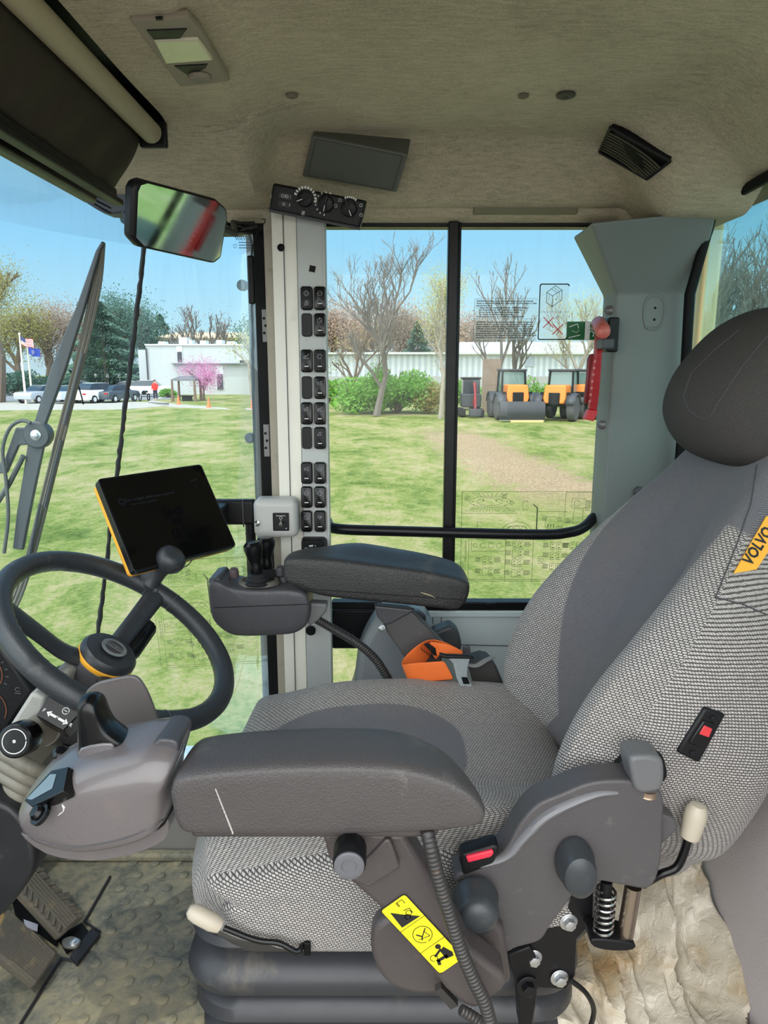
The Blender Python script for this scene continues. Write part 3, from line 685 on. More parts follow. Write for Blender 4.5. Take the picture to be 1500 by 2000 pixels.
# ================================================================== pillar switch panel
PY = 1.600
pl, pr = U(587, 800, PY).x, U(639, 800, PY).x
sp = thing('switch_console', 'tall grey strip of black rocker switches on the front pillar', 'switch panel', ((pl+pr)/2, PY, .3))
g = G(); g.box2((pl, PY, .28), (pr, PY+.03, 1.52)); g.box2((pr-.005, PY-.004, .28), (pr+.002, PY+.03, 1.52)); part('backing_panel', g, pan_grey, sp, bevel=.0025)
SY = {}
def sym(f, g, k):
    L = lambda p, c=False, w=.0009: f.line(g, p, w, closed=c)
    if k == 'arrows':
        for a in range(4):
            c_, s_ = cos(a*pi/2), sin(a*pi/2); R = lambda x, y: (x*c_-y*s_, x*s_+y*c_)
            L([R(.0015, .0015), R(.0015, .004), R(.003, .004), R(0, .006), R(-.003, .004), R(-.0015, .004), R(-.0015, .0015)])
    elif k == 'cut': L([(-.005, -.004), (.005, .004)]); L([(-.005, .0), (.003, .006)]); L([(-.003, -.006), (.005, 0)]); L([(-.002, .005), (.004, -.005)])
    elif k == 'circle': L(f.circ(0, 0, .005, 14), True); L([(-.003, 0), (.003, 0)])
    elif k == 'gauge': L(f.circ(0, 0, .005, 8), True); L([(0, 0), (.0, .004)]); L([(0, 0), (.0025, -.002)])
    elif k == 'lamp': L(f.circ(-.002, 0, .003, 8, pi/2, 3*pi/2), True); L([(.001, .003), (.006, .004)]); L([(.001, 0), (.006, 0)]); L([(.001, -.003), (.006, -.004)])
    elif k == 'boom': L([(-.006, -.003), (0, 0), (.006, .005)]); L([(-.003, -.002), (-.003, .002), (0, 0)]); L([(-.006, -.004), (.005, -.004)])
    elif k == 'bucket': L([(-.005, -.003), (-.001, .003), (.005, .004)]); L([(-.005, -.003), (.003, -.003), (.001, .002)])
    elif k == 'dots': 
        for a in range(6): L([(.004*cos(a), .004*sin(a)), (.0055*cos(a+.4), .0055*sin(a+.4))], w=.0014)
    elif k == 'sun': L(f.circ(0, 0, .0028, 10), True); [L([(.004*cos(a*pi/4), .004*sin(a*pi/4)), (.006*cos(a*pi/4), .006*sin(a*pi/4))]) for a in range(8)]
    elif k == 'wiper': L([(-.005, .0), (-.003, .004), (.003, .004), (.005, 0), (-.005, 0)]); L([(0, -.004), (.002, .003)])
    elif k == 'mirror': L(f.rrect(-.001, 0, .006, .008, .001, 2), True); L([(.002, -.003), (.005, -.004), (.005, 0)])
rows = [(583, 'arrows', 'circle'), (635, None, 'gauge'), (705, 'boom', 'dots'), (757, None, 'lamp'), (807, 'bucket', 'boom'), (855, None, 'bucket'), (923, 'lamp', 'circle'), (970, 'sun', 'dots'), (1017, 'mirror', 'wiper')]
for ri, (py, kl, kr) in enumerate(rows):
    for ci, (px, k) in enumerate(((599.5, kl), (625.5, kr))):
        c = U(px, py, PY-.001); w = .0255 if k else .0225; h = .049
        f = Fr(c, (1, 0, 0), (0, 0, 1)); o2 = f.rrect(0, 0, w, h, .006, 4)
        g = G()
        if k is None:
            g.loft([[f.p(a*s, b*s, d) for a, b in o2] for s, d in ((1, 0), (1, .004), (.93, .006))])
            part('blank_cover', g, black, sp)
            continue
        secs = []
        for s, d in ((1, 0), (1, .007), (.96, .0095), (.9, .0105)):
            secs.append([f.p(a*s, b*s, d + (.0015*abs(b)/.0245 if d > .005 else 0)) for a, b in o2])
        g.loft(secs); sw = part('rocker_switch', g, gloss if (ri+ci) % 3 else black, sp)
        f2 = Fr(c+Vector((0, -.0122, 0)), (1, 0, 0), (0, 0, 1)); g = G()
        sym(Fr(f2.p(0, .0095), f2.x, f2.y), g, k)
        if ri == 0 and ci == 0: sym(Fr(f2.p(0, -.0105), f2.x, f2.y), g, 'cut')
        part('symbol', g, grey_print, sw, smooth=False)
        if not (ri == 0 and ci == 0):
            g = G(); f2.line(g, [(-.004, -.0115), (.004, -.0115)], .0018); part('indicator_bar', g, white_print, sw, smooth=False)
# dial at the bottom of the panel
c = U(614, 1072, PY); f = Fr(c, (1, 0, 0), (0, 0, 1))
g = G(); g.loft([[f.p(a*s, b*s, d) for a, b in f.rrect(0, 0, .056, .056, .009, 4)] for s, d in ((1.05, 0), (1, .018), (.93, .026))])
dl = part('dial_switch', g, black, sp)
g = G(); g.lathe([(.019, .0255), (.018, .036), (.015, .038)], c+Vector((0, 0, -.006)), (0, -1, 0), 26); part('dial_knob', g, satin, dl)
g = G(); f2 = Fr(c+Vector((0, -.0268, -.006)), (1, 0, 0), (0, 0, 1)); f2.line(g, f2.circ(-.016, .013, .0028, 12), .0009, closed=True); f2.line(g, [(-.0085, .0195), (-.001, .0205)], .003); f2.line(g, [(.005, .0215), (.006, .016)], .001); f2.line(g, f2.circ(.017, .012, .0025, 10), .0007, closed=True)
part('dial_marks', g, white_print, dl, smooth=False)
# small black square sticker and grommet on the white pillar
c = U(610, 525, PY-.0006); g = G(); g.box(c, (.013, .001, .013), Matrix.Rotation(radians(12), 3, 'Y')); tag(obj('sticker', g, seal), 'tiny black square sticker near the top of the switch strip', 'sticker')
c = U(549, 484, 1.619); g = G(); g.lathe([(.0075, 0), (.008, .003), (.005, .004), (.004, .001), (0, .001)], c, (0, -1, 0), 18); tag(obj('rubber_grommet', g, seal), 'black rubber grommet near the top of the white pillar', 'grommet')
g = G(); c = U(607, 1231, 1.598); g.lathe([(.012, 0), (.012, .003), (.0, .0035)], c, (0, -1, 0), 18); tag(obj('rubber_plug', g, gloss), 'black round plug low on the grey pillar behind the hose', 'plug')
# part labels on the dusty strip
g = G(); fr = Fr((0, 0, 0), (0, 1, 0), (0, 0, 1))
# ------------------------------------------------- grey keyed housing on pillar
BY = 1.555
f0, f1 = U(515, 976, BY), U(582, 1052, BY)
hs = thing('switch_housing', 'light grey box with a square black toggle switch on the front pillar', 'switch housing', ((f0.x+f1.x)/2, BY+.05, (f0.z+f1.z)/2))
g = G(); g.box2((f0.x-.026, BY, f1.z), (f1.x, BY+.062, f0.z)); part('housing', g, mat('light_grey_housing', srgb(178, 176, 172), .4, var=.03, dirt=srgb(140, 132, 118), dirtamt=.03), hs, bevel=.016, seg=5)
c = U(549, 1019, BY-.0005); f = Fr(c, (1, 0, 0), (0, 0, 1))
g = G(); g.loft([[f.p(a*s, b*s, d) for a, b in f.rrect(0, 0, .036, .041, .002, 3)] for s, d in ((1, 0), (1, .002), (.9, .002), (.86, -.001))]); tp = part('toggle_plate', g, black, hs)
g = G(); g.tube([c+Vector((0, .002, 0)), c+Vector((.001, -.010, .004)), c+Vector((.002, -.020, -.004))], [.003, .003, .0045], 12); part('toggle', g, chrome, tp)
g = G(); f.line(g, [(-.010, .014), (.010, .014)], .001, .0026); f.line(g, f.circ(0, .009, .003, 10), .0007, .0026, closed=True); f.line(g, [(.010, -.016), (.013, -.014)], .001, .0026); part('toggle_marks', g, white_print, tp, smooth=False)
c = U(500, 1022, BY+.02); c.x = f0.x-.024; g = G(); g.lathe([(.007, 0), (.0065, .003), (.003, .004), (.0025, .0025), (0, .0025)], U(507, 1022, BY)-Vector((0.004, .0, 0)), (-.35, -1, 0), 16); part('screw', g, chrome, hs)
# ------------------------------------------------- display on arm
TL, TR, BR, BL = Vector((-.55, 1.35, .99)), Vector((-.397, 1.537, .994)), Vector((-.312, 1.46, .83)), Vector((-.464, 1.273, .826))
tx = (TR-TL).normalized(); ty = (TL-BL).normalized(); tn = tx.cross(ty).normalized(); tn = tn if tn.y < 0 else -tn
tc_ = (TL+TR+BR+BL)/4
mon = thing('display_monitor', 'black flat touchscreen monitor with amber edge beside the steering wheel', 'monitor', tc_)
f = Fr(tc_, tx, ty); wT, hT = .241, .201
sgn = 1 if f.z.dot(tn) > 0 else -1
g = G(); g.loft([[f.p(a, b, sgn*d) for a, b in f.rrect(0, 0, wT, hT, .008, 4)] for d in (0, -.017)]); part('bezel', g, satin, mon, bevel=.0015)
g = G(); g.loft([[f.p(a, b, sgn*d) for a, b in f.rrect(-.002, -.002, wT-.002, hT-.006, .008, 4)] for d in (-.017, -.026)]); part('amber_rear_edge', g, ora_y, mon, label='amber rear edge', bevel=.002)
g = G(); g.ngon(f.P(f.rrect(0, 0, wT-.008, hT-.008, .005, 3), sgn*.0005)); scm, nb, bs = new_mat('screen_glass'); bs.inputs['Base Color'].default_value = (.003, .003, .003, 1); bs.inputs['Roughness'].default_value = .06; bs.inputs['Specular IOR Level'].default_value = .3
scr = part('screen', g, scm, mon, smooth=False)
if sgn < 0: f.z = -f.z
lit = emis('dim_screen_text', srgb(120, 130, 150), .10)
g = text_g('Zero weight calibration required', .0085, f.p(-.028, .045, .001), f.x, f.y); join(g, text_g('Press to start calibration', .0058, f.p(-.045, .035, .001), f.x, f.y)); part('screen_text', g, lit, scr, smooth=False)
g = G(); f.line(g, f.circ(-.091, .044, .005, 16), .0011, .001, True); f.line(g, f.circ(-.091, .044, .0075, 12), .0004, .001, True)
for a, b in ((.075, .062), (.082, .063), (.088, .064)): f.line(g, [(a, b), (a+.003, b+.002)], .002, .001)
f.line(g, [(.084, .049), (.087, .053)], .001, .001); part('screen_icons', g, lit, scr, smooth=False)
lit2 = emis('dim_machine_graphic', srgb(90, 95, 110), .012)
g = G()
for (cx, cy, w, h, a) in ((-.012, .004, .006, .02, 0), (.026, .004, .006, .02, 0), (.0, .004, .012, .009, 0), (.015, .004, .012, .009, 0), (.007, -.018, .024, .018, 0), (-.01, -.045, .007, .022, 0), (.029, -.045, .007, .022, 0), (.002, -.044, .007, .026, 0), (.017, -.044, .007, .026, 0), (.009, -.063, .028, .004, 0)):
    g.ngon([f.p(x, y, .0009) for x, y in f.rrect(cx, cy, w, h, min(w, h)*.3, 2)])
part('machine_graphic', g, lit2, scr, smooth=False)
g = G(); A = (TR+BR)/2+tn*-.03+tx*-.06; B = U(470, 995, 1.60); 
g.box2((U(418, 1000, 1.60).x, 1.585, U(470, 1023, 1.6).z), (U(499, 1000, 1.60).x, 1.612, U(470, 975, 1.6).z)); g.box((U(425, 1000, 1.56).x, 1.55, U(470, 1000, 1.6).z), (.04, .10, .05)); am = part('arm', g, black, mon, bevel=.006)
g = G(); g.box2((U(476, 975, 1.60).x, 1.580, U(470, 1026, 1.6).z), (U(478, 975, 1.60).x, 1.584, U(470, 975, 1.6).z)); part('arm_joint', g, podd, mon)
g = G(); g.cyl((U(488, 1000, 1.60).x, 1.60, U(470, 1026, 1.6).z+.03), (U(488, 1000, 1.60).x, 1.60, .72), .0115, 14); g.cyl((U(488, 1000, 1.60).x, 1.60, U(470, 1043, 1.6).z), (U(488, 1000, 1.60).x, 1.60, U(470, 1040, 1.6).z), .0122, 14); part('post', g, black, mon)
g = G(); g.tube(crom([BL+tx*.07-tn*.01, BL+tx*.08-ty*.012, BL+tx*.11-ty*.014, BL+tx*.13-ty*.002], 5, False), .0012, 6); part('cable', g, podd, mon)
# ------------------------------------------------- grab rail across the window
pts = crom([U(639, 1018, 1.745), U(645, 1029, 1.715), U(672, 1034, 1.70), U(760, 1037, 1.70), U(1040, 1044, 1.70), U(1110, 1040, 1.70), U(1140, 1030, 1.715), U(1160, 1010, 1.75)], 6, False)
gr = thing('grab_rail', 'long black grab rail running across the side window', 'grab rail', pts[len(pts)//2])
g = G(); g.tube(pts, .0130, 16); part('rail', g, satin, gr)
g = G(); g.lathe([(.02, 0), (.02, .006), (.014, .01)], pts[0]+Vector((0, .006, 0)), (0, -1, 0), 16); g.lathe([(.02, 0), (.02, .006), (.014, .01)], pts[-1]+Vector((0, .006, 0)), (0, -1, 0), 16)
# ------------------------------------------------- hinge brackets on the left of the pillar
for (x0, y0, x1, y1, lab) in ((511, 604, 540, 668, 'upper grey hinge bracket with three holes left of the pillar'), (514, 829, 540, 892, 'lower grey hinge bracket with three holes left of the pillar')):
    a, b = U(x0, y0, 1.66), U(x1, y1, 1.66); hb_ = thing('hinge_bracket', lab, 'bracket', (a+b)/2, 'hinge brackets on the front pillar')
    g = G(); cy = (a.z+b.z)/2; hh = (a.z-b.z)/2
    g.prism([(a.x, 1.66, cy-hh), (a.x, 1.66, cy+hh), (a.x+.014, 1.66, cy+hh), (a.x+.014, 1.66, cy-hh)], (0, .004, 0))
    g.prism([(a.x+.011, 1.66, cy-hh), (a.x+.011, 1.66, cy+hh), (a.x+.014, 1.66, cy+hh), (a.x+.014, 1.66, cy-hh)], (0, .07, 0))
    g.prism([(a.x+.014, 1.70, cy-hh*.9), (a.x+.014, 1.70, cy+hh*.9), (-.25, 1.70, cy+hh*.9), (-.25, 1.70, cy-hh*.9)], (0, .004, 0)); part('plate', g, mat('bracket_paint', srgb(120, 118, 116), .45, dirt=srgb(90, 80, 62), dirtamt=.1, ds=30), hb_, bevel=.003)
    for k, dx in ((-1, .0045), (0, .0075), (1, .0045)):
        g = G(); g.lathe([(.0032, 0), (.0032, .0004)], (a.x+dx, 1.6598, cy-k*hh*.45), (0, -1, 0), 12); part('hole', g, seal, hb_)
for (px, py, lab) in ((472, 557, 'upper grey glass clamp bolt outside the front glass'), (487, 856, 'lower grey glass clamp bolt outside the front glass')):
    c = U(px, py, WY+.03); gb = thing('glass_clamp', lab, 'clamp', c, 'glass clamp bolts'); g = G(); g.lathe([(.013, -.012), (.013, 0), (.010, .005)], c, (-.2, -1, 0), 18); part('bolt_head', g, mat('clamp_grey', srgb(92, 104, 116), .4), gb)
    g = G(); g.tube([c+Vector((.005, .012, 0)), (-.318, WY+.03, c.z-.003)], .009, 10); part('clamp_arm', g, MATS['clamp_grey'], gb)
a, b = U(489, 499, 1.70), U(489, 594, 1.70); g = G(); g.box2((a.x-.0075, 1.695, b.z), (a.x+.0075, 1.708, a.z)); hd = obj('latch_handle', g, black, bevel=.004); tag(hd, 'slim black vertical latch bar beside the top of the front pillar', 'handle')
g = G(); g.tube(crom([U(490, 500, 1.69), U(500, 460, 1.66), U(518, 432, 1.62), U(512, 428, 1.60)], 5, False), .0012, 6); tag(obj('thin_cable', g, seal), 'thin black cable looping above the slim latch bar', 'cable')
g = G(); g.box2(U(450, 432, 1.70), U(500, 443, 1.72)); g.box2(U(454, 436, 1.69), U(472, 448, 1.70)); tag(obj('door_stop', g, black, bevel=.002), 'black bracket under the headliner between the mirror and pillar', 'bracket')
g = G(); g.tube([U(505, 440, 1.64), U(470, 446, 1.66), U(448, 440, 1.62), U(440, 436, 1.60)], .005, 8); tag(obj('wire_conduit', g, black), 'short black conduit running from mirror to pillar top', 'conduit')
# blue-print on glass near the pillar
f = Fr(U(476, 477, WY-.0025), (1, 0, 0), (0, 0, 1))
# ------------------------------------------------- emergency hammer
HY = 1.66
hm = thing('emergency_hammer', 'red emergency hammer with serrated blade clipped to the rear pillar', 'hammer', U(1170, 740, HY))
g = G(); a = U(1168, 630, HY+.02); b = U(1179, 648, HY-.055); g.tube([a, a.lerp(b, .1), a.lerp(b, .9), b], [.013, .0165, .0165, .013], 18); g.ell(b, (.0150, .006, .0150)); part('head', g, mat('pinkish_red_head', srgb(196, 96, 84), .35), hm, label='faded pinkish red hammer head')
g = G(); g.prism([U(*p, HY) for p in ((1166, 652), (1182, 652), (1176, 700), (1172, 760), (1166, 804), (1152, 800), (1156, 730), (1163, 690))], (0, .02, 0)); hd_ = part('handle', g, red, hm, bevel=.003)
g = G(); g.prism([U(*p, HY+.02) for p in ((1153, 692), (1164, 690), (1160, 740), (1152, 790), (1141, 786), (1146, 740), (1148, 702))], (0, .012, 0)); part('blade_guard', g, mat('dark_red_plastic', srgb(120, 16, 26), .35), hm, bevel=.003)
g = G()
for k in range(7):
    c = U(1162-2.0*k*.85, 706+k*13, HY-.001); g.ell(c, (.0032, .002, .0042), 8)
part('finger_bumps', g, mat('pale_red_bumps', srgb(205, 120, 115), .4), hm)
g = G(); g.prism([U(*p, HY-.004) for p in ((1150, 800), (1169, 803), (1160, 823), (1142, 819))], (0, .024, 0)); part('tip', g, mat('tip_red', srgb(205, 55, 60), .4), hm, bevel=.002)
g = G()
for k in range(9):
    y = 672+k*14; x0 = 1164-(y-672)*.075; x1 = 1180-(y-672)*.085; g.tube([U(x0, y, HY-.0012), U(x1, y, HY-.0012)], .0006, 5)
part('grooves', g, MATS['tip_red'], hd_)
g = G(); g.box2(U(1178, 622, 1.70), U(1199, 688, 1.685)-Vector((0, .03, 0))); part('holder', g, black, hm, bevel=.004)
g = G(); q = U(1182, 672, 1.635); g.box(q, (.026, .05, .022)); part('clip', g, podd, hm, bevel=.003)
# ------------------------------------------------- window decals
DY = WY+.0112
def fr_px(x0, y0, x1, y1, Y=DY):
    a, b = U((x0+x1)/2, y0, Y), U((x0+x1)/2, y1, Y); l, r_ = U(x0, (y0+y1)/2, Y), U(x1, (y0+y1)/2, Y)
    c = (l+r_)/2; c.z = (a.z+b.z)/2; return Fr(c, (1, 0, 0), (0, 0, 1)), r_.x-l.x, a.z-b.z
f, w, h = fr_px(926, 583, 1049, 665)
wd = thing('warning_decal', 'transparent decal of small black warning text on the side window', 'decal', f.o)
g = G(); g.ngon(f.P(f.rrect(0, 0, w, h, .004, 3))); part('film', g, film_w, wd, smooth=False)
g = text_g("WARNING: Breathing diesel engine exhaust exposes you to chemicals\nknown to the State of California to cause cancer and birth defects or other\nreproductive harm.\n   · Always start and operate the engine in a well-ventilated area.\n   · If in an enclosed area, vent the exhaust to the outside.\n   · Do not modify or tamper with the exhaust system.\n   · Do not idle the engine except as necessary.\nFor more information go to www.P65warnings.ca.gov/diesel", .0051, f.p(-w/2+.005, h*.255, .0005), f.x, f.y, sx=.92, align='LEFT', bold=.00018)
join(g, text_g("WARNING: Operating, servicing and maintaining a passenger vehicle or\noff-road vehicle can expose you to chemicals including engine exhaust,\ncarbon monoxide, phthalates, and lead, which are known to the State of\nCalifornia to cause cancer and birth defects or other reproductive harm.\nTo minimize exposure, avoid breathing exhaust, do not idle the engine\nexcept as necessary, service your vehicle in a well-ventilated area and wear\ngloves or wash your hands frequently when servicing your vehicle. For more\ninformation go to www.P65warnings.ca.gov/passenger-vehicle", .0051, f.p(-w/2+.005, -h*.245, .0005), f.x, f.y, sx=.92, align='LEFT', bold=.00018))
f.line(g, [(-w/2, 0.002), (w/2, 0.002)], .0005, .0005); f.line(g, f.rrect(0, 0, w, h, .004, 3), .0005, .0004, True)
part('warning_text', g, blk_print, wd, smooth=False)
f, w, h = fr_px(1053, 555, 1109, 663)
pd = thing('pictogram_decal', 'clear decal with black border, cab drawing and red crosses', 'decal', f.o)
g = G(); g.ngon(f.P(f.rrect(0, 0, w, h, .004, 3))); part('film', g, film_w, pd, smooth=False)
g = G(); f.line(g, f.rrect(0, 0, w, h, .004, 3), .0026, .0004, True); f.line(g, [(-w/2, 0), (w/2, 0)], .0006, .0004)
cab = [(-.018, .022), (-.018, .045), (.002, .060), (.018, .050), (.018, .028), (-.004, .012), (-.018, .022)]
s_ = 1.0
f.line(g, cab, .0012, .0005); f.line(g, [(-.018, .045), (-.004, .037), (.018, .050)], .0012, .0005); f.line(g, [(-.004, .037), (-.004, .012)], .0012, .0005); f.line(g, [(-.008, .053), (.008, .044)], .0009, .0005); f.line(g, [(.002, .030), (.006, .028), (.008, .038)], .001, .0005); f.line(g, [(-.001, .055), (.012, .047)], .0009, .0005); f.line(g, [(-.012, .024), (-.012, .042)], .0007, .0005); f.line(g, [(.012, .026), (.012, .045)], .0007, .0005)
f.line(g, [(-.012, -.030), (-.008, -.024), (-.006, -.036)], .0009, .0005); f.line(g, [(.012, -.048), (.015, -.043), (.010, -.054)], .0009, .0005); f.line(g, [(.004, -.016), (.010, -.010), (.014, -.012)], .0009, .0005)
part('black_drawing', g, blk_print, pd, smooth=False)
g = G()
for cx, cy, r_ in ((-.011, -.024, .012), (.012, -.040, .012)): f.line(g, [(cx-r_, cy-r_), (cx+r_, cy+r_)], .0022, .0007); f.line(g, [(cx-r_, cy+r_), (cx+r_, cy-r_)], .0022, .0007)
part('red_crosses', g, red_print, pd, smooth=False)
f, w, h = fr_px(1106, 628, 1176, 664)
ex = thing('exit_decal', 'green and white emergency exit decal behind the red hammer', 'decal', f.o)
g = G(); g.ngon(f.P(f.rrect(0, 0, w, h, .003, 3))); part('green_film', g, mat('exit_green', srgb(10, 96, 50), .4), ex, smooth=False)
g = G(); g.ngon(f.P([(w*.02, -h/2+.001), (w*.02, h/2-.001), (w*.36, h/2-.001), (w*.36, -h/2+.001)], .0004)); part('white_field', g, white_print, ex, smooth=False)
g = G(); g.ngon(f.P([(w*.16, -h/2+.001), (w*.16, h/2-.005), (w*.34, h/2-.005), (w*.34, -h/2+.001)], .0007)); part('green_door', g, MATS['exit_green'], ex, smooth=False)
g = G(); f.line(g, [(-.036, .009), (-.017, .016), (-.014, .006)], .0018, .0005); f.line(g, [(-.036, -.016), (-.010, -.010)], .0018, .0005); f.line(g, [(-.030, .0), (-.018, -.004), (-.012, .002)], .0008, .0005)
r0 = w*.24
f.line(g, [(r0-.001, .009), (r0-.003, 0), (r0-.009, -.004)], .003, .001); f.line(g, [(r0-.003, 0), (r0+.003, -.006), (r0+.001, -.013)], .0026, .001); f.line(g, [(r0-.009, .002), (r0-.005, .007), (r0+.001, .007), (r0+.006, .002)], .0018, .001); g.ngon(f.P(f.circ(r0+.001, .012, .0026, 10), .001))
part('running_figure', g, white_print, ex, smooth=False)
# instruction film (drawn diagrams), on the side window and on the front glass
def diagram(f, w, h, name, lab, seed):
    t = thing(name, lab, 'decal', f.o, None); g = G(); g.ngon(f.P(f.rrect(0, 0, w, h, .003, 3))); part('film', g, film_y, t, smooth=False)
    g = G(); L = lambda p, c=False, wd_=.0007: f.line(g, p, wd_*1.35, .0005, c); rnd = random.Random(seed)
    X = lambda u: (u-.5)*w; Yy = lambda v: (.5-v)*h
    R_ = lambda u0, v0, u1, v1: L(f.rrect(X((u0+u1)/2), Yy((v0+v1)/2), (u1-u0)*w, (v1-v0)*h, .002, 2), True)
    L(f.rrect(0, 0, w, h, .003, 3), True); R_(.0, .0, .42, .24); R_(.78, .01, .99, .34); R_(.57, .22, .80, .50); R_(.08, .53, .34, .66)
    for u in (.34, .55): L([(X(u), Yy(.52)), (X(u), Yy(1))])
    L([(X(.06), Yy(.52)), (X(.06), Yy(1)), ]); L([(X(.06), Yy(.98)), (X(1), Yy(.98))])
    cx, cy = X(.21), Yy(.11); L([(cx+.052*cos(a)*(1), cy+.014*sin(a)) for a in [2*pi*k/24 for k in range(24)]], True); L([(cx+.032*cos(a), cy+.010*sin(a)) for a in [2*pi*k/20 for k in range(20)]], True)
    for k in range(15): u = -1+k/7; L([(cx+u*.04, cy-.014), (cx+u*.060, cy-.026)])
    for k in range(8): L([(cx+(-1+k/3.5)*.03, cy+.013), (cx+(-1+k/3.5)*.045, cy+.022)])
    for dx in (-.016, .016): g.ngon(f.P(f.circ(cx+dx, cy+.003, .0022, 8), .0006))
    for dx, dy in ((-.044, 0), (-.04, -.008), (.044, 0), (.038, -.01)): g.ngon(f.P(f.circ(cx+dx, cy+dy, .0016, 8), .0006))
    cx, cy = X(.42), Yy(.46); L([(cx+.040*cos(a), cy+.030*sin(a)) for a in [pi*k/14 for k in range(15)]]); L([(cx+.032*cos(a), cy+.020*sin(a)) for a in [pi*k/14 for k in range(15)]])
    for dx in (-.016, .0, .018): L(f.circ(cx+dx, cy+.012, .007, 12), True)
    L([(X(.54), Yy(.14)), (X(.57), Yy(.18)), (X(.57), Yy(.5))], wd_=.0025)
    R_(.46, .11, .50, .20); R_(.12, .33, .155, .43)
    cx, cy = X(.88), Yy(.13); L(f.rrect(cx, cy, .036, .024, .005, 3), True); L(f.rrect(cx-.004, cy, .014, .014, .003, 2), True); L([(cx-.01, cy-.014), (cx-.014, Yy(.34))]); L([(cx+.012, cy-.014), (cx+.012, Yy(.34))])
    cx, cy = X(.68), Yy(.34); L(f.rrect(cx, cy, .030, .030, .007, 3), True); 
    for k in range(3): L([(cx-.008+k*.007, cy-.004), (cx-.008+k*.007, cy-.012)], wd_=.0016)
    for k in range(4): L(f.circ(X(.105+.062*k), Yy(.595), .007 if k else .0045, 14, .3, 2*pi-.3), False)
    def pair(u, v, both=True, t_=(1, 1)):
        for k in (0, 1):
            uu = u+k*.046; L(f.rrect(X(uu), Yy(v), .0115, .020, .003, 3), True)
            if t_[k]: L([(X(uu)-.002, Yy(v)-.005), (X(uu)+.002, Yy(v)-.005)], wd_=.0018); L(f.circ(X(uu), Yy(v)+.004, .002, 6), True)
        for k in range(4): L([(X(u)-.024, Yy(v)+.007-k*.0033), (X(u)-.009-rnd.random()*.004, Yy(v)+.007-k*.0033)], wd_=.0011); 
        for k in range(4): L([(X(u)+.024, Yy(v)+.006-k*.0033), (X(u)+.036+rnd.random()*.006, Yy(v)+.006-k*.0033)], wd_=.0011)
    pair(.185, .76); pair(.185, .89, t_=(0, 1)); pair(.41, .585); pair(.41, .685, t_=(0, 1)); pair(.41, .79); pair(.41, .91, t_=(0, 1)); pair(.70, .60); pair(.70, .71); pair(.70, .84); pair(.85, .60, t_=(1, 0))
    L(f.rrect(X(.62), Yy(.76), .018, .018, .002, 2), True); L(f.circ(X(.62), Yy(.76), .005, 10), True)
    for u, v in ((.30, .03), (.02, .05), (.36, .10), (.93, .10), (.93, .16), (.79, .30), (.83, .42), (.61, .27), (.73, .28), (.73, .38)):
        for k in range(4): L([(X(u)-.0, Yy(v)-k*.0035), (X(u)+.008+rnd.random()*.006, Yy(v)-k*.0035)], wd_=.0009)
    for k in range(14): L([(X(.03), Yy(.55)-k*.004), (X(.03)+.004, Yy(.55)-k*.004)], wd_=.001)
    part('line_drawing', g, thin_print, t, smooth=False)
a, b = U(905, 960, DY), U(1150, 1135, DY)
diagram(Fr(((a.x+b.x)/2, DY, (a.z+b.z)/2), (1, 0, 0), (0, 0, 1)), b.x-a.x+.006, a.z-b.z, 'instruction_decal', 'large clear instruction film with switch diagrams low on the side window', 1)
a, b = U(295, 1092, DY), U(500, 1300, DY)
diagram(Fr(((a.x+b.x)/2, DY, (a.z+b.z)/2), (1, 0, .06), (-.06, 0, 1)), b.x-a.x, a.z-b.z, 'instruction_decal', 'faint instruction film on the front glass behind the steering wheel', 2)
f, w, h = fr_px(455, 462, 492, 492, WY-.001); g = text_g('VOLVO', .0095, f.p(0, .012), f.x, f.y, bold=.0002)
f.line(g, f.circ(-.017, -.004, .004, 12), .0009, 0, True)
for k in range(3): f.line(g, [(-.008, .004-.006*k), (.02, .004-.006*k)], .0018)
tag(obj('glass_stamp', g, mat('blue_stamp', srgb(70, 110, 135), .6), smooth=False), 'small blue maker stamp at the top of the front glass', 'stamp')
# ================================================================== DRIVER'S SEAT
def uv_obj(name, secs, regs, m, parent, **k):
    """loft with two uv maps: metres along the surface and region coordinates"""
    g = G(); bm = g.bm; l1 = bm.loops.layers.uv.new('metres'); l2 = bm.loops.layers.uv.new('region')
    n = len(secs[0]); R = [[bm.verts.new(p) for p in s] for s in secs]
    us = []
    for s in secs:
        u = [0.]
        for i in range(n): u.append(u[-1]+(s[(i+1) % n]-s[i]).length)
        us.append(u)
    mid = [u[n//4] if False else 0 for u in us]
    vv = [0.]
    for a, b in zip(secs, secs[1:]): vv.append(vv[-1]+sum((b[i]-a[i]).length for i in range(0, n, 4))/len(range(0, n, 4)))
    off = k.pop('centre', 0); planar = k.pop('planar', ())
    for j in range(len(secs)-1):
        for i in range(n):
            i2 = (i+1) % n
            f = g.face((R[j][i], R[j][i2], R[j+1][i2], R[j+1][i]))
            if not f: continue
            q = [(j, i, i), (j, i2, i+1), (j+1, i2, i+1), (j+1, i, i)]
            for lp in f.loops:
                for (jj, ii, iu) in q:
                    if lp.vert == R[jj][ii]:
                        lp[l1].uv = (secs[jj][ii].x, secs[jj][ii].z) if j in planar else (us[jj][iu]-us[jj][off], vv[jj]); lp[l2].uv = regs[jj][ii]
    for S, rg in ((0, regs[0]), (-1, regs[-1])):
        f = g.face(R[S] if S else R[S][::-1])
        if f:
            for lp in f.loops:
                i = R[S].index(lp.vert); lp[l1].uv = (lp.vert.co.x, lp.vert.co.z); lp[l2].uv = rg[i]
    return part(name, g, m, parent, **k)
def lerp_tab(tab, v):
    for a, b in zip(tab, tab[1:]):
        if v <= b[0] or b is tab[-1]:
            t = (v-a[0])/(b[0]-a[0]); t = max(0, min(1, t)); return [x+(y-x)*t for x, y in zip(a, b)]
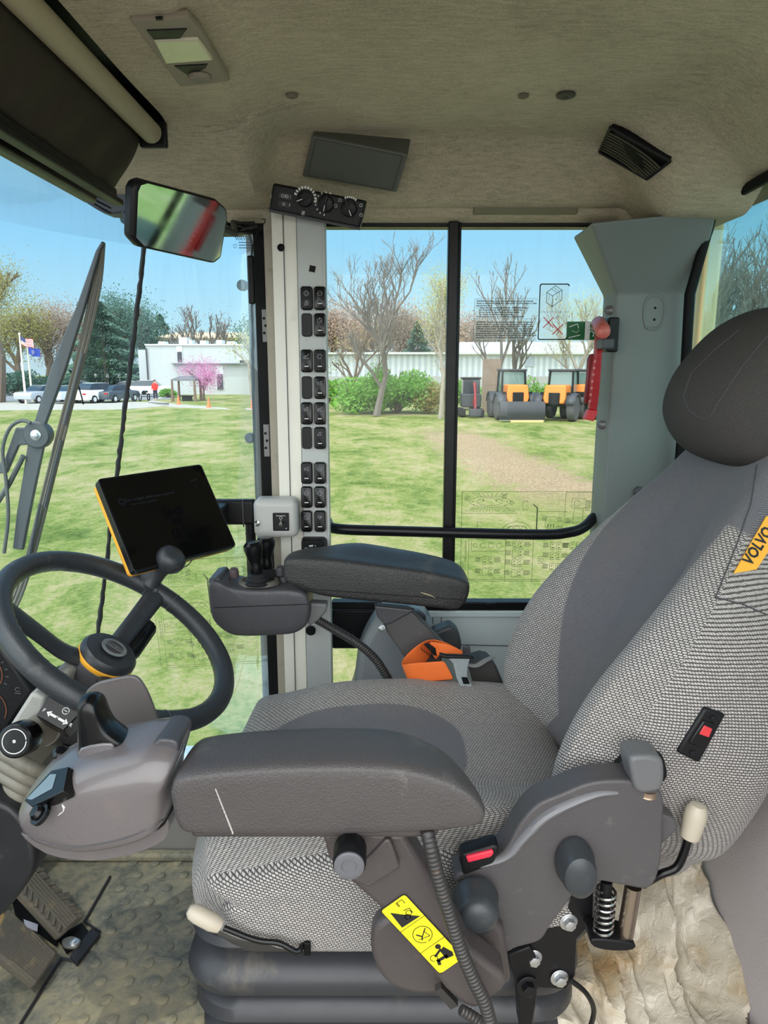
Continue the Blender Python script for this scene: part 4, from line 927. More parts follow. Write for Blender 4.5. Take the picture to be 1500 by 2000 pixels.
def smooth_tab(tab, n):
    pts = tab; out = []
    for i in range(len(tab)-1):
        p = [tab[max(0, i-1)], tab[i], tab[i+1], tab[min(len(tab)-1, i+2)]]
        for k in range(n):
            t = k/n; out.append([.5*((2*b)+(c-a)*t+(2*a-5*b+4*c-d)*t*t+(3*b-a-3*c+d)*t**3) for a, b, c, d in zip(*p)])
    out.append(list(tab[-1])); return out
SCY = 1.14
seat = thing('driver_seat', 'high-backed grey patterned driver seat in the middle of the cab', 'seat', (.02, SCY, 0))
# backrest rows: x, z of the middle of the front face, half width, bolster depth, thickness
rows = [[.335, .470, .225, .050, .115], [.338, .53, .244, .094, .15], [.360, .61, .253, .116, .165], [.395, .70, .256, .114, .165], [.430, .79, .250, .088, .150], [.462, .87, .232, .060, .135], [.490, .94, .200, .035, .12], [.520, 1.00, .172, .018, .11], [.545, 1.05, .150, .008, .10], [.570, 1.10, .125, 0, .085], [.585, 1.13, .095, 0, .05]]
rw = smooth_tab(rows, 7)
secs = []; regs = []; NF = 40
for j, (x, z, w, b, t) in enumerate(rw):
    j0, j1 = max(0, j-1), min(len(rw)-1, j+1); d = Vector((rw[j1][0]-rw[j0][0], 0, rw[j1][1]-rw[j0][1])).normalized()
    n_ = Vector((-d.z, 0, d.x)); v = j/(len(rw)-1); s = []; r_ = []
    prof = []
    for i in range(NF+1):
        u = -1+2*i/NF; au = abs(u); f_ = b*sstep(.30, .82, au) - max(0, (au-.86)/.14)**2.2*.045*(b/.1+.25)
        prof.append((u*.985, f_))
    half = []
    for u, f_ in prof: half.append((u, f_))
    ff = prof[-1][1]
    side = [(1.0, ff-.018), (1.012, ff-.045), (1.01, -t+.045), (.985, -t+.018), (.93, -t)]
    full = half+side+[(u, -t) for u in (.6, .2, -.2, -.6)]+[(-a, bb) for a, bb in side[::-1]]
    for u, f_ in full:
        s.append(Vector((x, SCY+u*w, z))+n_*f_); r_.append((u, v))
    secs.append(s); regs.append(r_)
backrest = uv_obj('backrest', secs, regs, cloth_back, seat, centre=NF//2)
# headrest
hp = [(.500, 1.075), (.474, 1.125), (.484, 1.18), (.515, 1.228), (.556, 1.268), (.604, 1.290), (.655, 1.285), (.700, 1.255), (.712, 1.20), (.69, 1.13), (.645, 1.075), (.600, 1.046), (.545, 1.050)]
hpc = crom([(a, 0, b) for a, b in hp], 5); ctr = Vector((.57, 0, 1.16))
secs = []; regs = []
for yy, s_, dx in ((-.150, .30, .03), (-.148, .52, .028), (-.140, .72, .022), (-.122, .88, .012), (-.095, .96, .004), (-.06, 1.0, -.004), (-.02, 1.01, -.010), (.02, 1.01, -.010), (.06, 1.0, -.004), (.095, .96, .004), (.122, .88, .012), (.140, .72, .022), (.148, .52, .028), (.150, .30, .03)):
    secs.append([ctr+(p-ctr)*s_+Vector((dx, SCY+.01+yy, 0)) for p in hpc]); regs.append([(0, 0)]*len(hpc))
headrest = uv_obj('headrest', secs, regs, cloth_head, seat, sub=1)
# piping seams on headrest
# cushion
CX0, CX1 = -.305, .335
secs = []; regs = []
def cprof(u):      # outline in XZ for a position across the seat, clockwise from lower front
    au = abs(u); bol = .030*sstep(.35, .8, au) ; e = max(0, (au-.86)/.14)
    drop = .050*e**2.2; ins = .035*e**2.5; fx = CX0+.035*au**4+ins
    top = .545+bol-drop
    return [(CX1-.03, .400+ins*.3), (CX1+.00-ins, .45), (CX1-.015-ins, top-.035), (CX1-.08-ins*.5, top-.008), (.14, top), (.03, top+.004), (-.09, top-.003), (-.19, top-.016-.010*au), (-.255, top-.042), (fx+.010, .475-drop*.5), (fx, .435), (fx+.012, .395), (fx+.06, .362+ins*.4), (-.12, .350+ins*.4), (.05, .352+ins*.4), (.2, .37+ins*.4)]
NU = 44
for i in range(NU+1):
    u = -1+2*i/NU; p = crom([(a, 0, b) for a, b in cprof(u)], 5)
    secs.append([Vector((q.x, SCY+u*.245, q.z)) for q in p]); regs.append([(u, (q.x-CX0)/(CX1-CX0)) for q in p])
for i_, (s0, sgn) in enumerate(((secs[0], -1), (secs[-1], 1))):
    c = sum(s0, Vector())/len(s0); ext = []
    for sc, dy in ((.93, .010), (.8, .017), (.5, .022)):
        ext.append([Vector((c.x+(p.x-c.x)*(1-(1-sc)*.35), p.y+sgn*dy, c.z+(p.z-c.z)*sc)) for p in s0])
    if sgn < 0: secs = ext[::-1]+secs; regs = [[(-1.05, .9)]*len(s0)]*3+regs
    else: secs = secs+ext; regs = regs+[[(1.05, .9)]*len(s0)]*3
cushion = uv_obj('cushion', secs, regs, cloth_cush, seat, planar=(0, 1, 2, len(secs)-4, len(secs)-3, len(secs)-2))
# shell under the cushion and the gaiter
g = G()
def rring(x0, x1, y0, y1, r, z, n=7):
    cx, cy = (x0+x1)/2, (y0+y1)/2; f = Fr((cx, cy, z), (1, 0, 0), (0, 1, 0)); return f.P(f.rrect(0, 0, x1-x0, y1-y0, r, n))
g.loft([rring(-.26, .32, SCY-.215, SCY+.22, .07, .33), rring(-.28, .33, SCY-.232, SCY+.23, .07, .365), rring(-.27, .33, SCY-.225, SCY+.225, .07, .40)]); part('cushion_pan', g, mat('muddy_pan', srgb(62, 60, 57), .55, dirt=srgb(140, 128, 98), dirtamt=.25, ds=9), seat, bevel=.003)
g = G(); secs = []
prof = [(0, .36), (.018, .352), (.022, .34), (.012, .325), (.0, .317), (-.012, .312), (.008, .305), (.024, .292), (.030, .275), (.026, .258), (.010, .246), (-.020, .240), (.004, .236), (.018, .224), (.022, .205), (.014, .19), (-.004, .182), (-.024, .177), (.002, .173), (.014, .158), (.015, .14), (.008, .125), (-.010, .118), (.006, .11), (.014, .095), (.014, .07), (.008, .05), (-.01, .045), (.01, .035), (.02, .015), (.02, 0)]
for d, z in prof: secs.append(rring(-.285-d, .30+d*.4, SCY-.195-d, SCY+.20+d, .075, z, 8))
g.loft(secs); part('suspension_gaiter', g, gaiter, seat, angle=30)
# seat height lever with beige knob
g = G(); LY = .862
pts = crom([U(437, 1812, LY), U(500, 1836, LY), U(545, 1842, LY), U(578, 1858, LY-.0), U(590, 1848, LY+.01), U(592, 1832, LY+.05)], 5, False); g.tube(pts, .0042, 10)
lv = part('adjustment_lever', g, gloss, seat); a, b = U(372, 1778, LY), U(428, 1808, LY)
g = G(); d = (b-a).normalized(); g.lathe([(0, -.004), (.006, -.003), (.0105, .002), (.0125, .012), (.0125, .035), (.0105, (b-a).length-.002), (.009, (b-a).length+.002)], a, d, 20); part('lever_knob', g, beige, lv, label='beige plastic lever knob')
g = G(); c = U(600, 1852, .872); g.box(c, (.010, .006, .022)); part('slot', g, seal, seat, bevel=.002)
# recline lever at the right
LY = .86
g = G(); pts = crom([U(1255, 1728, LY+.01), U(1290, 1708, LY), U(1320, 1695, LY), U(1335, 1668, LY), U(1345, 1635, LY)], 5, False); g.tube(pts, .0058, 12); lv = part('recline_lever', g, gloss, seat)
a, b = U(1346, 1638, LY), U(1363, 1576, LY); d = (b-a).normalized(); L_ = (b-a).length
g = G(); g.lathe([(.0085, 0), (.0125, .003), (.0135, .010), (.0150, L_*.7), (.0140, L_*.92), (.010, L_+.003), (.0, L_+.006)], a, d, 22); part('lever_knob', g, beige, lv, label='beige plastic lever knob')
bb = wbvh(backrest)
def plane_of(pts3):
    c = sum(pts3, Vector())/len(pts3); n_ = (pts3[1]-pts3[0]).cross(pts3[2]-pts3[0]).normalized(); r_ = (c-CP).normalized(); return c, (n_ if n_.dot(r_) < 0 else -n_)
# lumbar switch on the near side of the backrest
sp_ = [(1377, 1382), (1419, 1396), (1366, 1492), (1322, 1470)]
H = [hit(bb, *p) or U(*p, .895) for p in sp_]; c, n_ = plane_of(H)
def onpl(px, py, c, n_, off=0.): r = ray(px, py); t = (c+n_*off-CP).dot(n_)/r.dot(n_); return CP+r*t
g = G(); pl = [onpl(*p, c, n_, .004) for p in sp_]; g.prism(pl, -n_*.010); rk = part('lumbar_switch', g, black, seat, bevel=.004)
g = G(); g.prism([onpl(*p, c, n_, .0065) for p in ((1374, 1408), (1398, 1414), (1372, 1462), (1346, 1452))], -n_*.006); part('rocker', g, gloss, rk, bevel=.002)
g = G(); g.prism([onpl(*p, c, n_, .0075) for p in ((1376, 1417), (1392, 1424), (1385, 1441), (1366, 1434))], -n_*.004); part('red_rocker_tab', g, MATS['tip_red'], rk, bevel=.001)
for p in ((1392, 1402), (1352, 1470)):
    g = G(); g.lathe([(.004, 0), (.0035, .002), (0, .0025)], onpl(*p, c, n_, .004), n_, 12); part('screw', g, satin, rk)
# amber tag with lettering
tg = [(1497, 1008), (1545, 1010), (1478, 1112), (1433, 1120)]
H = [hit(bb, *p) for p in ((1440, 1112), (1474, 1100), (1490, 1030))]; c, n_ = plane_of([h for h in H if h] if all(H) else [U(*p, .93) for p in ((1440, 1112), (1474, 1100), (1490, 1030))])
g = G(); g.prism([onpl(*p, c, n_, .003) for p in tg], -n_*.002); tgo = part('maker_tag', g, ora_y, seat, label='amber tag lettered in black')
a, b = onpl(1452, 1092, c, n_, .0035), onpl(1505, 1030, c, n_, .0035)
up = onpl(1440, 1040, c, n_, .0035)-onpl(1480, 1070, c, n_, .0035)
xd = (onpl(1498, 1038, c, n_, .0035)-onpl(1462, 1094, c, n_, .0035)).normalized(); yd = n_.cross(xd)
g = text_g('VOLVO', .0215, onpl(1481, 1066, c, n_, .0036), xd, yd, sx=.86, bold=.0007); part('maker_lettering', g, blk_print, tgo, smooth=False)
# fabric seams on the backrest, each following the surface
g = G()
def seam(path, r=.0011):
    P = []
    for (x0, y0), (x1, y1) in zip(path, path[1:]):
        for k in range(10):
            h = hit(bb, x0+(x1-x0)*k/10, y0+(y1-y0)*k/10, .0002)
            if h: P.append(h)
    if len(P) > 2: g.tube(P, r, 6)
seam([(1398, 1166), (1440, 1060), (1466, 985), (1480, 900)])
seam([(1395, 1166), (1450, 1180), (1500, 1202)])
seam([(1290, 985), (1250, 1060), (1215, 1020)]) if False else None
part('seam_piping', g, mat('seam_cloth', srgb(70, 69, 72), .9), seat)
hb2 = wbvh(headrest); g = G()
def seamh(path, r=.0013):
    P = []
    for (x0, y0), (x1, y1) in zip(path, path[1:]):
        for k in range(10):
            h = hit(hb2, x0+(x1-x0)*k/10, y0+(y1-y0)*k/10, .0001)
            if h: P.append(h)
    if len(P) > 2: g.tube(P, r, 6)
seamh([(1500, 655), (1450, 715), (1400, 790), (1388, 815), (1370, 818), (1345, 800), (1335, 775), (1350, 730), (1400, 680), (1450, 640)])
part('headrest_piping', g, MATS['seam_cloth'], seat)
# recliner bracket with steel clip at the far joint
g = G(); g.prism([U(*p, 1.33) for p in ((978, 1372), (990, 1372), (1010, 1420), (1035, 1450), (1030, 1456), (985, 1425), (975, 1400))], (0, .02, 0)); part('recliner_plate', g, satin, seat, bevel=.002)
g = G(); a = U(996, 1424, 1.315); b = U(1012, 1442, 1.315)
for k in range(4): g.tube([a.lerp(b, k/3)+Vector((-.004, 0, -.006)), a.lerp(b, k/3)+Vector((.008, 0, .006))], .0022, 8)
part('recliner_spring', g, chrome, seat)
# ------------------------------------------------------------------ near bracket assembly
BYn, BYf = .835, .885
side = thing('seat_bracket', 'grey moulded plastic bracket bolted along the near side of the seat', 'bracket', U(1100, 1720, .86))
o_ = [(900, 1740), (890, 1712), (940, 1690), (984, 1664), (1015, 1610), (1050, 1572), (1095, 1552), (1150, 1530), (1205, 1524), (1250, 1530), (1293, 1552), (1296, 1600), (1290, 1690), (1268, 1735), (1215, 1730), (1165, 1722), (1130, 1738), (1105, 1770), (1075, 1810), (1055, 1838), (1010, 1852), (985, 1860), (960, 1820), (930, 1775)]
g = G(); g.prism([p for p in crom([U(*p, BYn) for p in o_], 4)], (0, .045, 0)); part('side_cover', g, brack, side, bevel=.010, seg=5, angle=35)
# raised light lip following the upper edge
g = G(); lip = crom([U(*p, BYn+.004) for p in ((918, 1692), (985, 1672), (1022, 1632), (1062, 1592), (1112, 1566), (1165, 1548), (1205, 1546))], 5, False); g.tube(lip, [.006+.006*sin(pi*i/(len(lip)-1)) for i in range(len(lip))], 10, flat=.6); part('moulded_lip', g, mat('lip_grey', srgb(112, 112, 114), .42), side)
g = G(); g.prism([U(*p, BYn+.01) for p in ((1288, 1588), (1320, 1600), (1328, 1618), (1290, 1655))], (0, .03, 0)); part('rear_tab', g, brack, side, bevel=.004)
# round black cap at rear top
g = G(); g.prism(crom([U(*p, .875) for p in ((1196, 1532), (1222, 1480), (1245, 1470), (1285, 1470), (1300, 1490), (1296, 1530))], 3), (0, .02, 0)); part('black_backing', g, black, side, bevel=.004)
g = G(); c = U(1264, 1552, .845); g.lathe([(.0125, 0), (.0135, .002), (.0125, .004), (.0125, .010)], c, (0, -.1, 1), 20); part('steel_collar', g, mat('copper_collar', srgb(170, 150, 130), .3, .9), side)
g = G(); pc = crom([U(*p, .826) for p in ((1232, 1482), (1262, 1476), (1291, 1482), (1298, 1500), (1296, 1535), (1282, 1548), (1246, 1548), (1234, 1515))], 4); g.prism(pc, (0, .045, 0)); part('push_knob', g, mat('knob_grey', srgb(98, 98, 99), .42, bump=.3, bs_=400), side, bevel=.006, seg=4)
# black oval tilt knobs
def bulb(px, py, rx, rz, Y0, depth, ang, name, par, m=black):
    c = U(px, py, Y0); R = Matrix.Rotation(ang, 3, 'Y'); g = G()
    sc_ = [(1.08, .002), (1.1, -.004), (1.0, -.010), (.97, -depth*.6), (.86, -depth*.85), (.6, -depth*.97), (.2, -depth)]
    secs = []
    for s, d in sc_: secs.append([c+R@Vector((rx*s*cos(a), 0, rz*s*sin(a)))+Vector((0, d, 0)) for a in [2*pi*k/28 for k in range(28)]])
    g.loft(secs); return part(name, g, m, par, label=None)
bm_ = mat('dark_teal_knob', srgb(52, 56, 59), .38, dirt=srgb(110, 110, 105), dirtamt=.04, ds=30)
k1 = bulb(1122, 1683, .024, .034, BYn-.004, .038, radians(-6), 'adjuster_knob', side, bm_)
# spring and steel rod
g = G(); a, b = U(1185, 1735, .845), U(1176, 1838, .845); ax = (b-a).normalized(); u = ax.orthogonal().normalized(); w = ax.cross(u); P = []
for k in range(9*18+1): t = k/(9*18); P.append(a.lerp(b, t)+(u*cos(2*pi*9*t)+w*sin(2*pi*9*t))*.0122)
g.tube(P, .0019, 7); part('coil_spring', g, steel, side)
g = G(); g.cyl(a+Vector((0, .002, .01)), b, .008, 12); part('spring_guide', g, black, side)
g = G(); g.cyl(U(1237, 1730, .845), U(1218, 1842, .845), .0112, 22); part('steel_rod', g, mat('brushed_rod', srgb(175, 160, 145), .3, 1., .1, 30), side)
g = G(); lp = [U(*p, .83) for p in ((1160, 1834), (1235, 1842), (1236, 1856), (1195, 1858), (1160, 1850))]; g.prism(crom(lp, 3), (0, .04, 0)); part('rod_base', g, black, side, bevel=.003)
# black mounting plate with bolts
g = G(); pl_ = [U(*p, .875) for p in ((1100, 1700), (1160, 1720), (1160, 1800), (1128, 1835), (1125, 1905), (1108, 1935), (1040, 1930), (1030, 1905), (1030, 1830), (1070, 1790))]; g.prism(pl_, (0, .012, 0)); part('mounting_plate', g, satin, side, bevel=.003)
for px, py in ((1110, 1800), (1092, 1909), (1041, 1870), (1095, 1757)):
    g = G(); g.hexbolt(U(px, py, .874), (.1, -1, 0), .0082, .008); part('bolt', g, zinc, side)
g = G(); c = U(1030, 1925, .862); g.hexbolt(c, (.1, -1, 0), .010, .010); part('black_bolt', g, satin, side)
g = G(); g.prism([U(*p, .865) for p in ((992, 1865), (1035, 1848), (1052, 1880), (1050, 1945), (1040, 2010), (1015, 2010), (1012, 1940))], (0, .03, 0)); part('lower_strap', g, black, side, bevel=.003)
g = G(); g.tube(crom([U(1115, 1915, .87), U(1145, 1940, .87), U(1160, 1975, .88), U(1148, 2020, .89)], 5, False), .0038, 8); part('cable', g, black, side)
# ------------------------------------------------------------------ plastic sheet crumpled behind the seat
random.seed(11)
def sheet():
    m, nb, bs = new_mat('dirty_plastic_sheet'); tc = nb.n('ShaderNodeTexCoord').outputs['Object']
    c = nb.ramp(nb.noise(tc, 7., 5.), [(.35, srgb(206, 198, 182)), (.52, srgb(190, 180, 160)), (.63, srgb(168, 148, 116)), (.76, srgb(178, 140, 92))])
    nb.t.links.new(c, bs.inputs['Base Color']); bs.inputs['Roughness'].default_value = .28; bs.inputs['Transmission Weight'].default_value = .0
    bs.inputs['Subsurface Weight'].default_value = .0
    v = nb.n('ShaderNodeTexVoronoi', {'Vector': nb.n('ShaderNodeMapping', {0: tc, 3: (1, 1, .35)}).outputs[0], 'Scale': 11.}, feature='DISTANCE_TO_EDGE').outputs[0]
    b = nb.n('ShaderNodeBump', {'Height': nb.math('ADD', v, nb.noise(tc, 45., 4., .6, 1.)), 'Strength': .6, 'Distance': .008}); nb.t.links.new(b.outputs[0], bs.inputs['Normal']); return m
from mathutils import noise as mn
g = G(); rws = []
for j in range(90):
    t = j/89; r = []
    for i in range(80):
        s = i/79; x = .30+.31*s; y = 1.28-.50*t
        z = .36*(1-t)**1.5*(.75+.3*s)+.10+.06*sin(s*6+t*3)*t
        P = Vector((x, y, z)); nz = (.5-abs(mn.noise(Vector((P.x*8, P.y*5, P.z*3)))))*.10+(.5-abs(mn.noise(Vector((P.x*17, P.y*9, P.z*5))+Vector((3, 1, 7)))))*.055+(.5-abs(mn.noise(Vector((P.x*40, P.y*22, P.z*9)))))*.018-.06
        r.append(P+Vector((nz*.6-.02, -nz*.9, nz*.9)))
    rws.append(r)
g.grid(rws); pls = obj('plastic_sheet', g, sheet(), solid=.0015, angle=14); tag(pls, 'crumpled translucent plastic sheet stained tan on the floor behind the seat', 'plastic sheet')
# ================================================================== NEAR (left) ARMREST
NY = .715
arm = thing('armrest_console', 'long padded charcoal armrest nearest the viewer with a yellow sticker on its post', 'armrest', U(640, 1560, .77))
prof = [(332, 1548), (342, 1528), (375, 1518), (470, 1508), (600, 1502), (720, 1502), (800, 1509), (870, 1528), (918, 1553), (944, 1582), (948, 1600), (935, 1614), (880, 1622), (780, 1628), (640, 1632), (480, 1632), (372, 1630), (344, 1612), (334, 1570)]
base = crom([U(*p, NY) for p in prof], 4); cxx = sum(p.x for p in base)/len(base); zb_ = min(p.z for p in base)
secs = []
for y, sx, top, bot in ((0, .975, .006, .003), (.0015, .99, .002, .001), (.005, 1.0, -.001, 0), (.011, 1.003, -.0035, 0), (.020, 1.003, -.0045, 0), (.045, .997, -.006, 0), (.070, .985, -.006, 0), (.088, .97, -.003, 0), (.098, .95, .005, .003), (.104, .92, .016, .008)):
    s = []
    zt_ = max(p.z for p in base)
    for p in base:
        k = (p.z-zb_)/(zt_-zb_); s.append(Vector((cxx+(p.x-cxx)*sx-.018*sstep(.02, .1, y)*sstep(cxx, cxx+.17, p.x), NY+y, p.z-top*k+bot*(1-k))))
    secs.append(s)
g = G(); g.loft(secs); pad = part('pad', g, vinyl, arm, sub=1)
pb = wbvh(pad); g = G(); P = []
for k in range(24):
    h = hit(pb, 421+34*k/23, 1540+86*k/23, .0003)
    if h: P.append(h)
if len(P) > 3: g.tube(P, [.0013+.0018*abs(sin(i*1.7))*(.4+.6*i/len(P)) for i in range(len(P))], 6, flat=.35); part('scuff_mark', g, mat('scuff_white', srgb(205, 200, 192), .8), pad)
g = G(); q0, q1 = U(372, 1634, NY+.01), U(890, 1634, NY+.01); g.box2((q0.x, NY+.012, q0.z-.004), (q1.x-.02, NY+.095, q0.z+.02)); part('base_tray', g, brackb, arm, bevel=.005)
# post
AY = .745
g = G(); po = [(735, 1626), (790, 1628), (868, 1762), (918, 1855), (990, 1912), (985, 1935), (930, 1975), (905, 1965), (870, 1935), (770, 1800), (670, 1712), (690, 1660)]
g.prism([U(*p, AY) for p in po], (0, .045, 0)); part('post', g, brackb, arm, bevel=.008, seg=4, angle=30)
g = G(); g.prism(crom([U(*p, AY-.006) for p in ((640, 1630), (750, 1632), (745, 1652), (720, 1690), (700, 1712), (672, 1710), (645, 1680), (636, 1650))], 3), (0, .03, 0)); part('post_bracket', g, brackb, arm, bevel=.004)
g = G(); g.prism([U(*p, AY-.010) for p in ((714, 1680), (752, 1640), (762, 1640), (782, 1695), (720, 1735), (684, 1718))], (0, .02, 0)); part('sliding_block', g, brackb, arm, bevel=.003)
g = G(); g.prism(crom([U(*p, .775) for p in ((730, 1880), (725, 1830), (745, 1800), (790, 1790), (850, 1850), (880, 1930), (820, 1945), (760, 1925))], 4), (0, .03, 0)); part('pivot_cover', g, brackb, arm, bevel=.008)
g = G(); g.prism([U(*p, .80) for p in ((952, 1785), (985, 1818), (1000, 1920), (950, 1945), (908, 1860), (925, 1800))], (0, .025, 0)); part('lower_shroud', g, brackb, arm, bevel=.008)
c = U(682, 1690, AY-.050); g = G(); nk = 30; 
for i, (s, d) in enumerate(((1, 0), (1, .034))): pass
secs = []
for d, r_ in ((0, .0175), (.003, .0182), (.030, .0182), (.033, .0172)):
    secs.append([c+Vector((cos(2*pi*k/60)*r_*(1+.03*(k % 2)), d, sin(2*pi*k/60)*r_*(1+.03*(k % 2)))) for k in range(60)])
g.loft(secs); kn = part('adjustment_knob', g, black, arm, angle=60)
g = G(); g.lathe([(.0172, -.001), (.0168, .002), (.0155, .0028), (.0088, .0024), (.0078, .0008), (.0, .0006)], c, (0, -1, 0), 28); part('knob_face', g, mat('knob_face_grey', srgb(92, 92, 96), .35), kn)
g = G(); g.cyl(U(684, 1676, AY-.03), U(687, 1646, AY-.03), .0048, 12); part('pin', g, zinc, arm)
# sticker
sc = [(790, 1743), (906, 1868), (859, 1908), (743, 1777)]
SYY = AY-.0012
g = G(); ctr = sum([U(*p, SYY) for p in sc], Vector())/4; ux = (U(906, 1868, SYY)-U(790, 1743, SYY)); uy = (U(790, 1743, SYY)-U(743, 1777, SYY)); lx, ly = ux.length, uy.length
f = Fr(ctr, ux, (uy-ux.normalized()*uy.dot(ux.normalized()))); 
if f.z.y > 0: f.z = -f.z
g.ngon(f.P(f.rrect(0, 0, lx*1.0, ly, .004, 4), .0002)); stk = part('sticker', g, yellow, arm, smooth=False, label='yellow pictogram sticker')
g = G(); D = .0006
f.line(g, f.rrect(0, 0, lx, ly, .004, 4), .0009, D, True)
for x in (-lx/6, lx/6): f.line(g, [(x, -ly/2), (x, ly/2)], .0007, D)
g.ngon(f.P([(-lx*.42, -ly*.30), (-lx*.20, -ly*.35), (-lx*.19, ly*.38), (-lx*.33, -.002)], D))       # slope
x0 = -lx*.30
for dx, dy, r_ in ((.004, .002, .0035), (.0005, .006, .0035)): f.line(g, f.circ(x0+dx, dy, r_, 10), .0009, D, True)
f.line(g, [(x0-.006, .003), (x0-.004, .011), (x0+.003, .010)], .001, D)
f.line(g, f.rrect(-lx*.44, ly*.18, .006, .009, .001, 2), .0009, D, True); f.line(g, [(-lx*.44-.002, ly*.18-.003), (-lx*.44+.002, ly*.18-.003)], .001, D)
f.line(g, f.circ(0, 0, .0118, 26), .0009, D, True); f.line(g, [(-.005, .008), (.003, -.003), (.006, -.005)], .0014, D); f.line(g, [(-.003, .004), (.007, .006), (.003, -.008)], .0009, D); f.line(g, [(.002, -.002), (-.004, -.006)], .0018, D)
x0 = lx*.33; g.ngon(f.P(f.circ(x0-.013, .004, .0036, 14), D)); g.ngon(f.P([(x0-.009, .009), (x0+.004, .013), (x0+.009, .011), (x0+.007, .001), (x0-.006, .002)], D)); f.line(g, [(x0+.004, .004), (x0+.003, -.008), (x0+.008, -.010)], .0042, D); f.line(g, [(x0-.008, .004), (x0-.004, -.007)], .003, D); f.line(g, f.circ(x0-.003, -.010, .0045, 14), .0009, D, True)
part('pictograms', g, blk_print, stk, smooth=False)
# corrugated hose down the armrest post
def corr(path, r, pitch, n=12, amp=.13):
    pts = crom(path, 10, False); d = [0]
    for a, b in zip(pts, pts[1:]): d.append(d[-1]+(b-a).length)
    L_ = d[-1]; m_ = int(L_/pitch*6); P = []; R_ = []; j = 0
    for i in range(m_+1):
        s = L_*i/m_
        while j < len(d)-2 and d[j+1] < s: j += 1
        P.append(pts[j].lerp(pts[j+1], (s-d[j])/max(1e-9, d[j+1]-d[j]))); R_.append(r*(1-amp*(1 if (i % 6) in (0, 5) else (.25 if (i % 6) in (1, 4) else 0))))
    return P, R_
HYY = .715
g = G(); P, R_ = corr([U(832, 1612, HYY+.02), U(838, 1640, HYY+.005), U(852, 1700, HYY), U(876, 1780, HYY), U(902, 1860, HYY), U(928, 1920, HYY), U(948, 1962, HYY), U(966, 2030, HYY)], .0085, .0052); g.tube(P, R_, 14)
part('corrugated_hose', g, hose, arm)
g = G(); P, R_ = corr([U(900, 1972, HYY+.03), U(930, 1990, HYY+.03), U(955, 2015, HYY+.03)], .007, .005); g.tube(P, R_, 12); g.prism([U(*p, .75) for p in ((850, 1936), (862, 1930), (895, 1965), (880, 1972))], (0, .01, 0)); part('lower_hose', g, hose, arm)
# dark seat-belt latch and second knob below
k2 = bulb(928, 1752, .028, .027, .822, .045, 0, 'adjuster_knob', side, bm_)
bk = thing('seat_belt_buckle', 'black seat belt buckle with a bright red press button beside the seat', 'buckle', U(938, 1672, .87))
g = G(); g.prism([U(*p, .832) for p in ((897, 1680), (902, 1668), (965, 1650), (976, 1655), (965, 1690), (905, 1712))], (0, .025, 0)); part('housing', g, black, bk, bevel=.004)
g = G(); g.prism([U(*p, .828) for p in ((910, 1674), (962, 1661), (965, 1668), (958, 1675), (914, 1686))], (0, .015, 0)); part('press_button', g, mat('buckle_red', srgb(226, 50, 72), .4, var=.03), bk, bevel=.002)
# ------------------------------------------------------------------ near control pod
PYn = .73
pod = thing('control_pod', 'warm grey control pod with black lever in front of the near armrest', 'control pod', U(200, 1580, .78))
o_ = [(27, 1600), (33, 1575), (58, 1548), (105, 1522), (160, 1500), (240, 1482), (300, 1474), (340, 1488), (330, 1530), (322, 1600), (300, 1630), (240, 1652), (170, 1664), (100, 1655), (50, 1632)]
base = crom([U(*p, PYn) for p in o_], 4); c = sum(base, Vector())/len(base); secs = []
for y, s, dz in ((-.000, .60, -.012), (.004, .78, -.009), (.012, .91, -.004), (.024, .98, 0), (.042, 1.0, .002), (.065, .99, .006), (.085, .95, .009), (.100, .86, .010), (.108, .70, .008)):
    secs.append([Vector((c.x+(p.x-c.x)*(1-(1-s)*.55)+(.0 if y < .05 else (y-.05)*.05), PYn-.012+y, c.z+(p.z-c.z)*s+dz)) for p in base])
g = G(); g.loft(secs); pd_ = part('shell', g, podm, pod, sub=1)
pdb = wbvh(pd_)
g = G(); P = []
for (x, y) in crom([(34, 1628, 0), (70, 1650, 0), (120, 1664, 0), (170, 1664, 0), (240, 1648, 0), (290, 1626, 0), (318, 1608, 0)], 6, False) and [(p.x, p.y) for p in crom([(34, 1618, 0), (70, 1638, 0), (120, 1652, 0), (170, 1652, 0), (240, 1638, 0), (290, 1618, 0), (318, 1600, 0)], 6, False)]:
    h = hit(pdb, x, y, .0002)
    if h: P.append(h)
if len(P) > 2: g.tube(P, .0009, 6); part('shell_seam', g, podd, pd_)
# lower tray of the pod
g = G(); lo = [(40, 1628), (100, 1650), (170, 1660), (240, 1648), (310, 1620), (328, 1600), (322, 1640), (260, 1668), (175, 1682), (90, 1668)]
g.prism(crom([U(*p, PYn+.018) for p in lo], 3), (0, .06, 0)); part('lower_shell', g, podm, pod, bevel=.006)
# joint to the armrest
g = G(); g.prism(crom([U(*p, .75) for p in ((300, 1452), (338, 1446), (348, 1468), (332, 1530), (326, 1600), (300, 1610), (296, 1520))], 3), (0, .06, 0)); part('joint_cover', g, podd, pod, bevel=.012, seg=4)
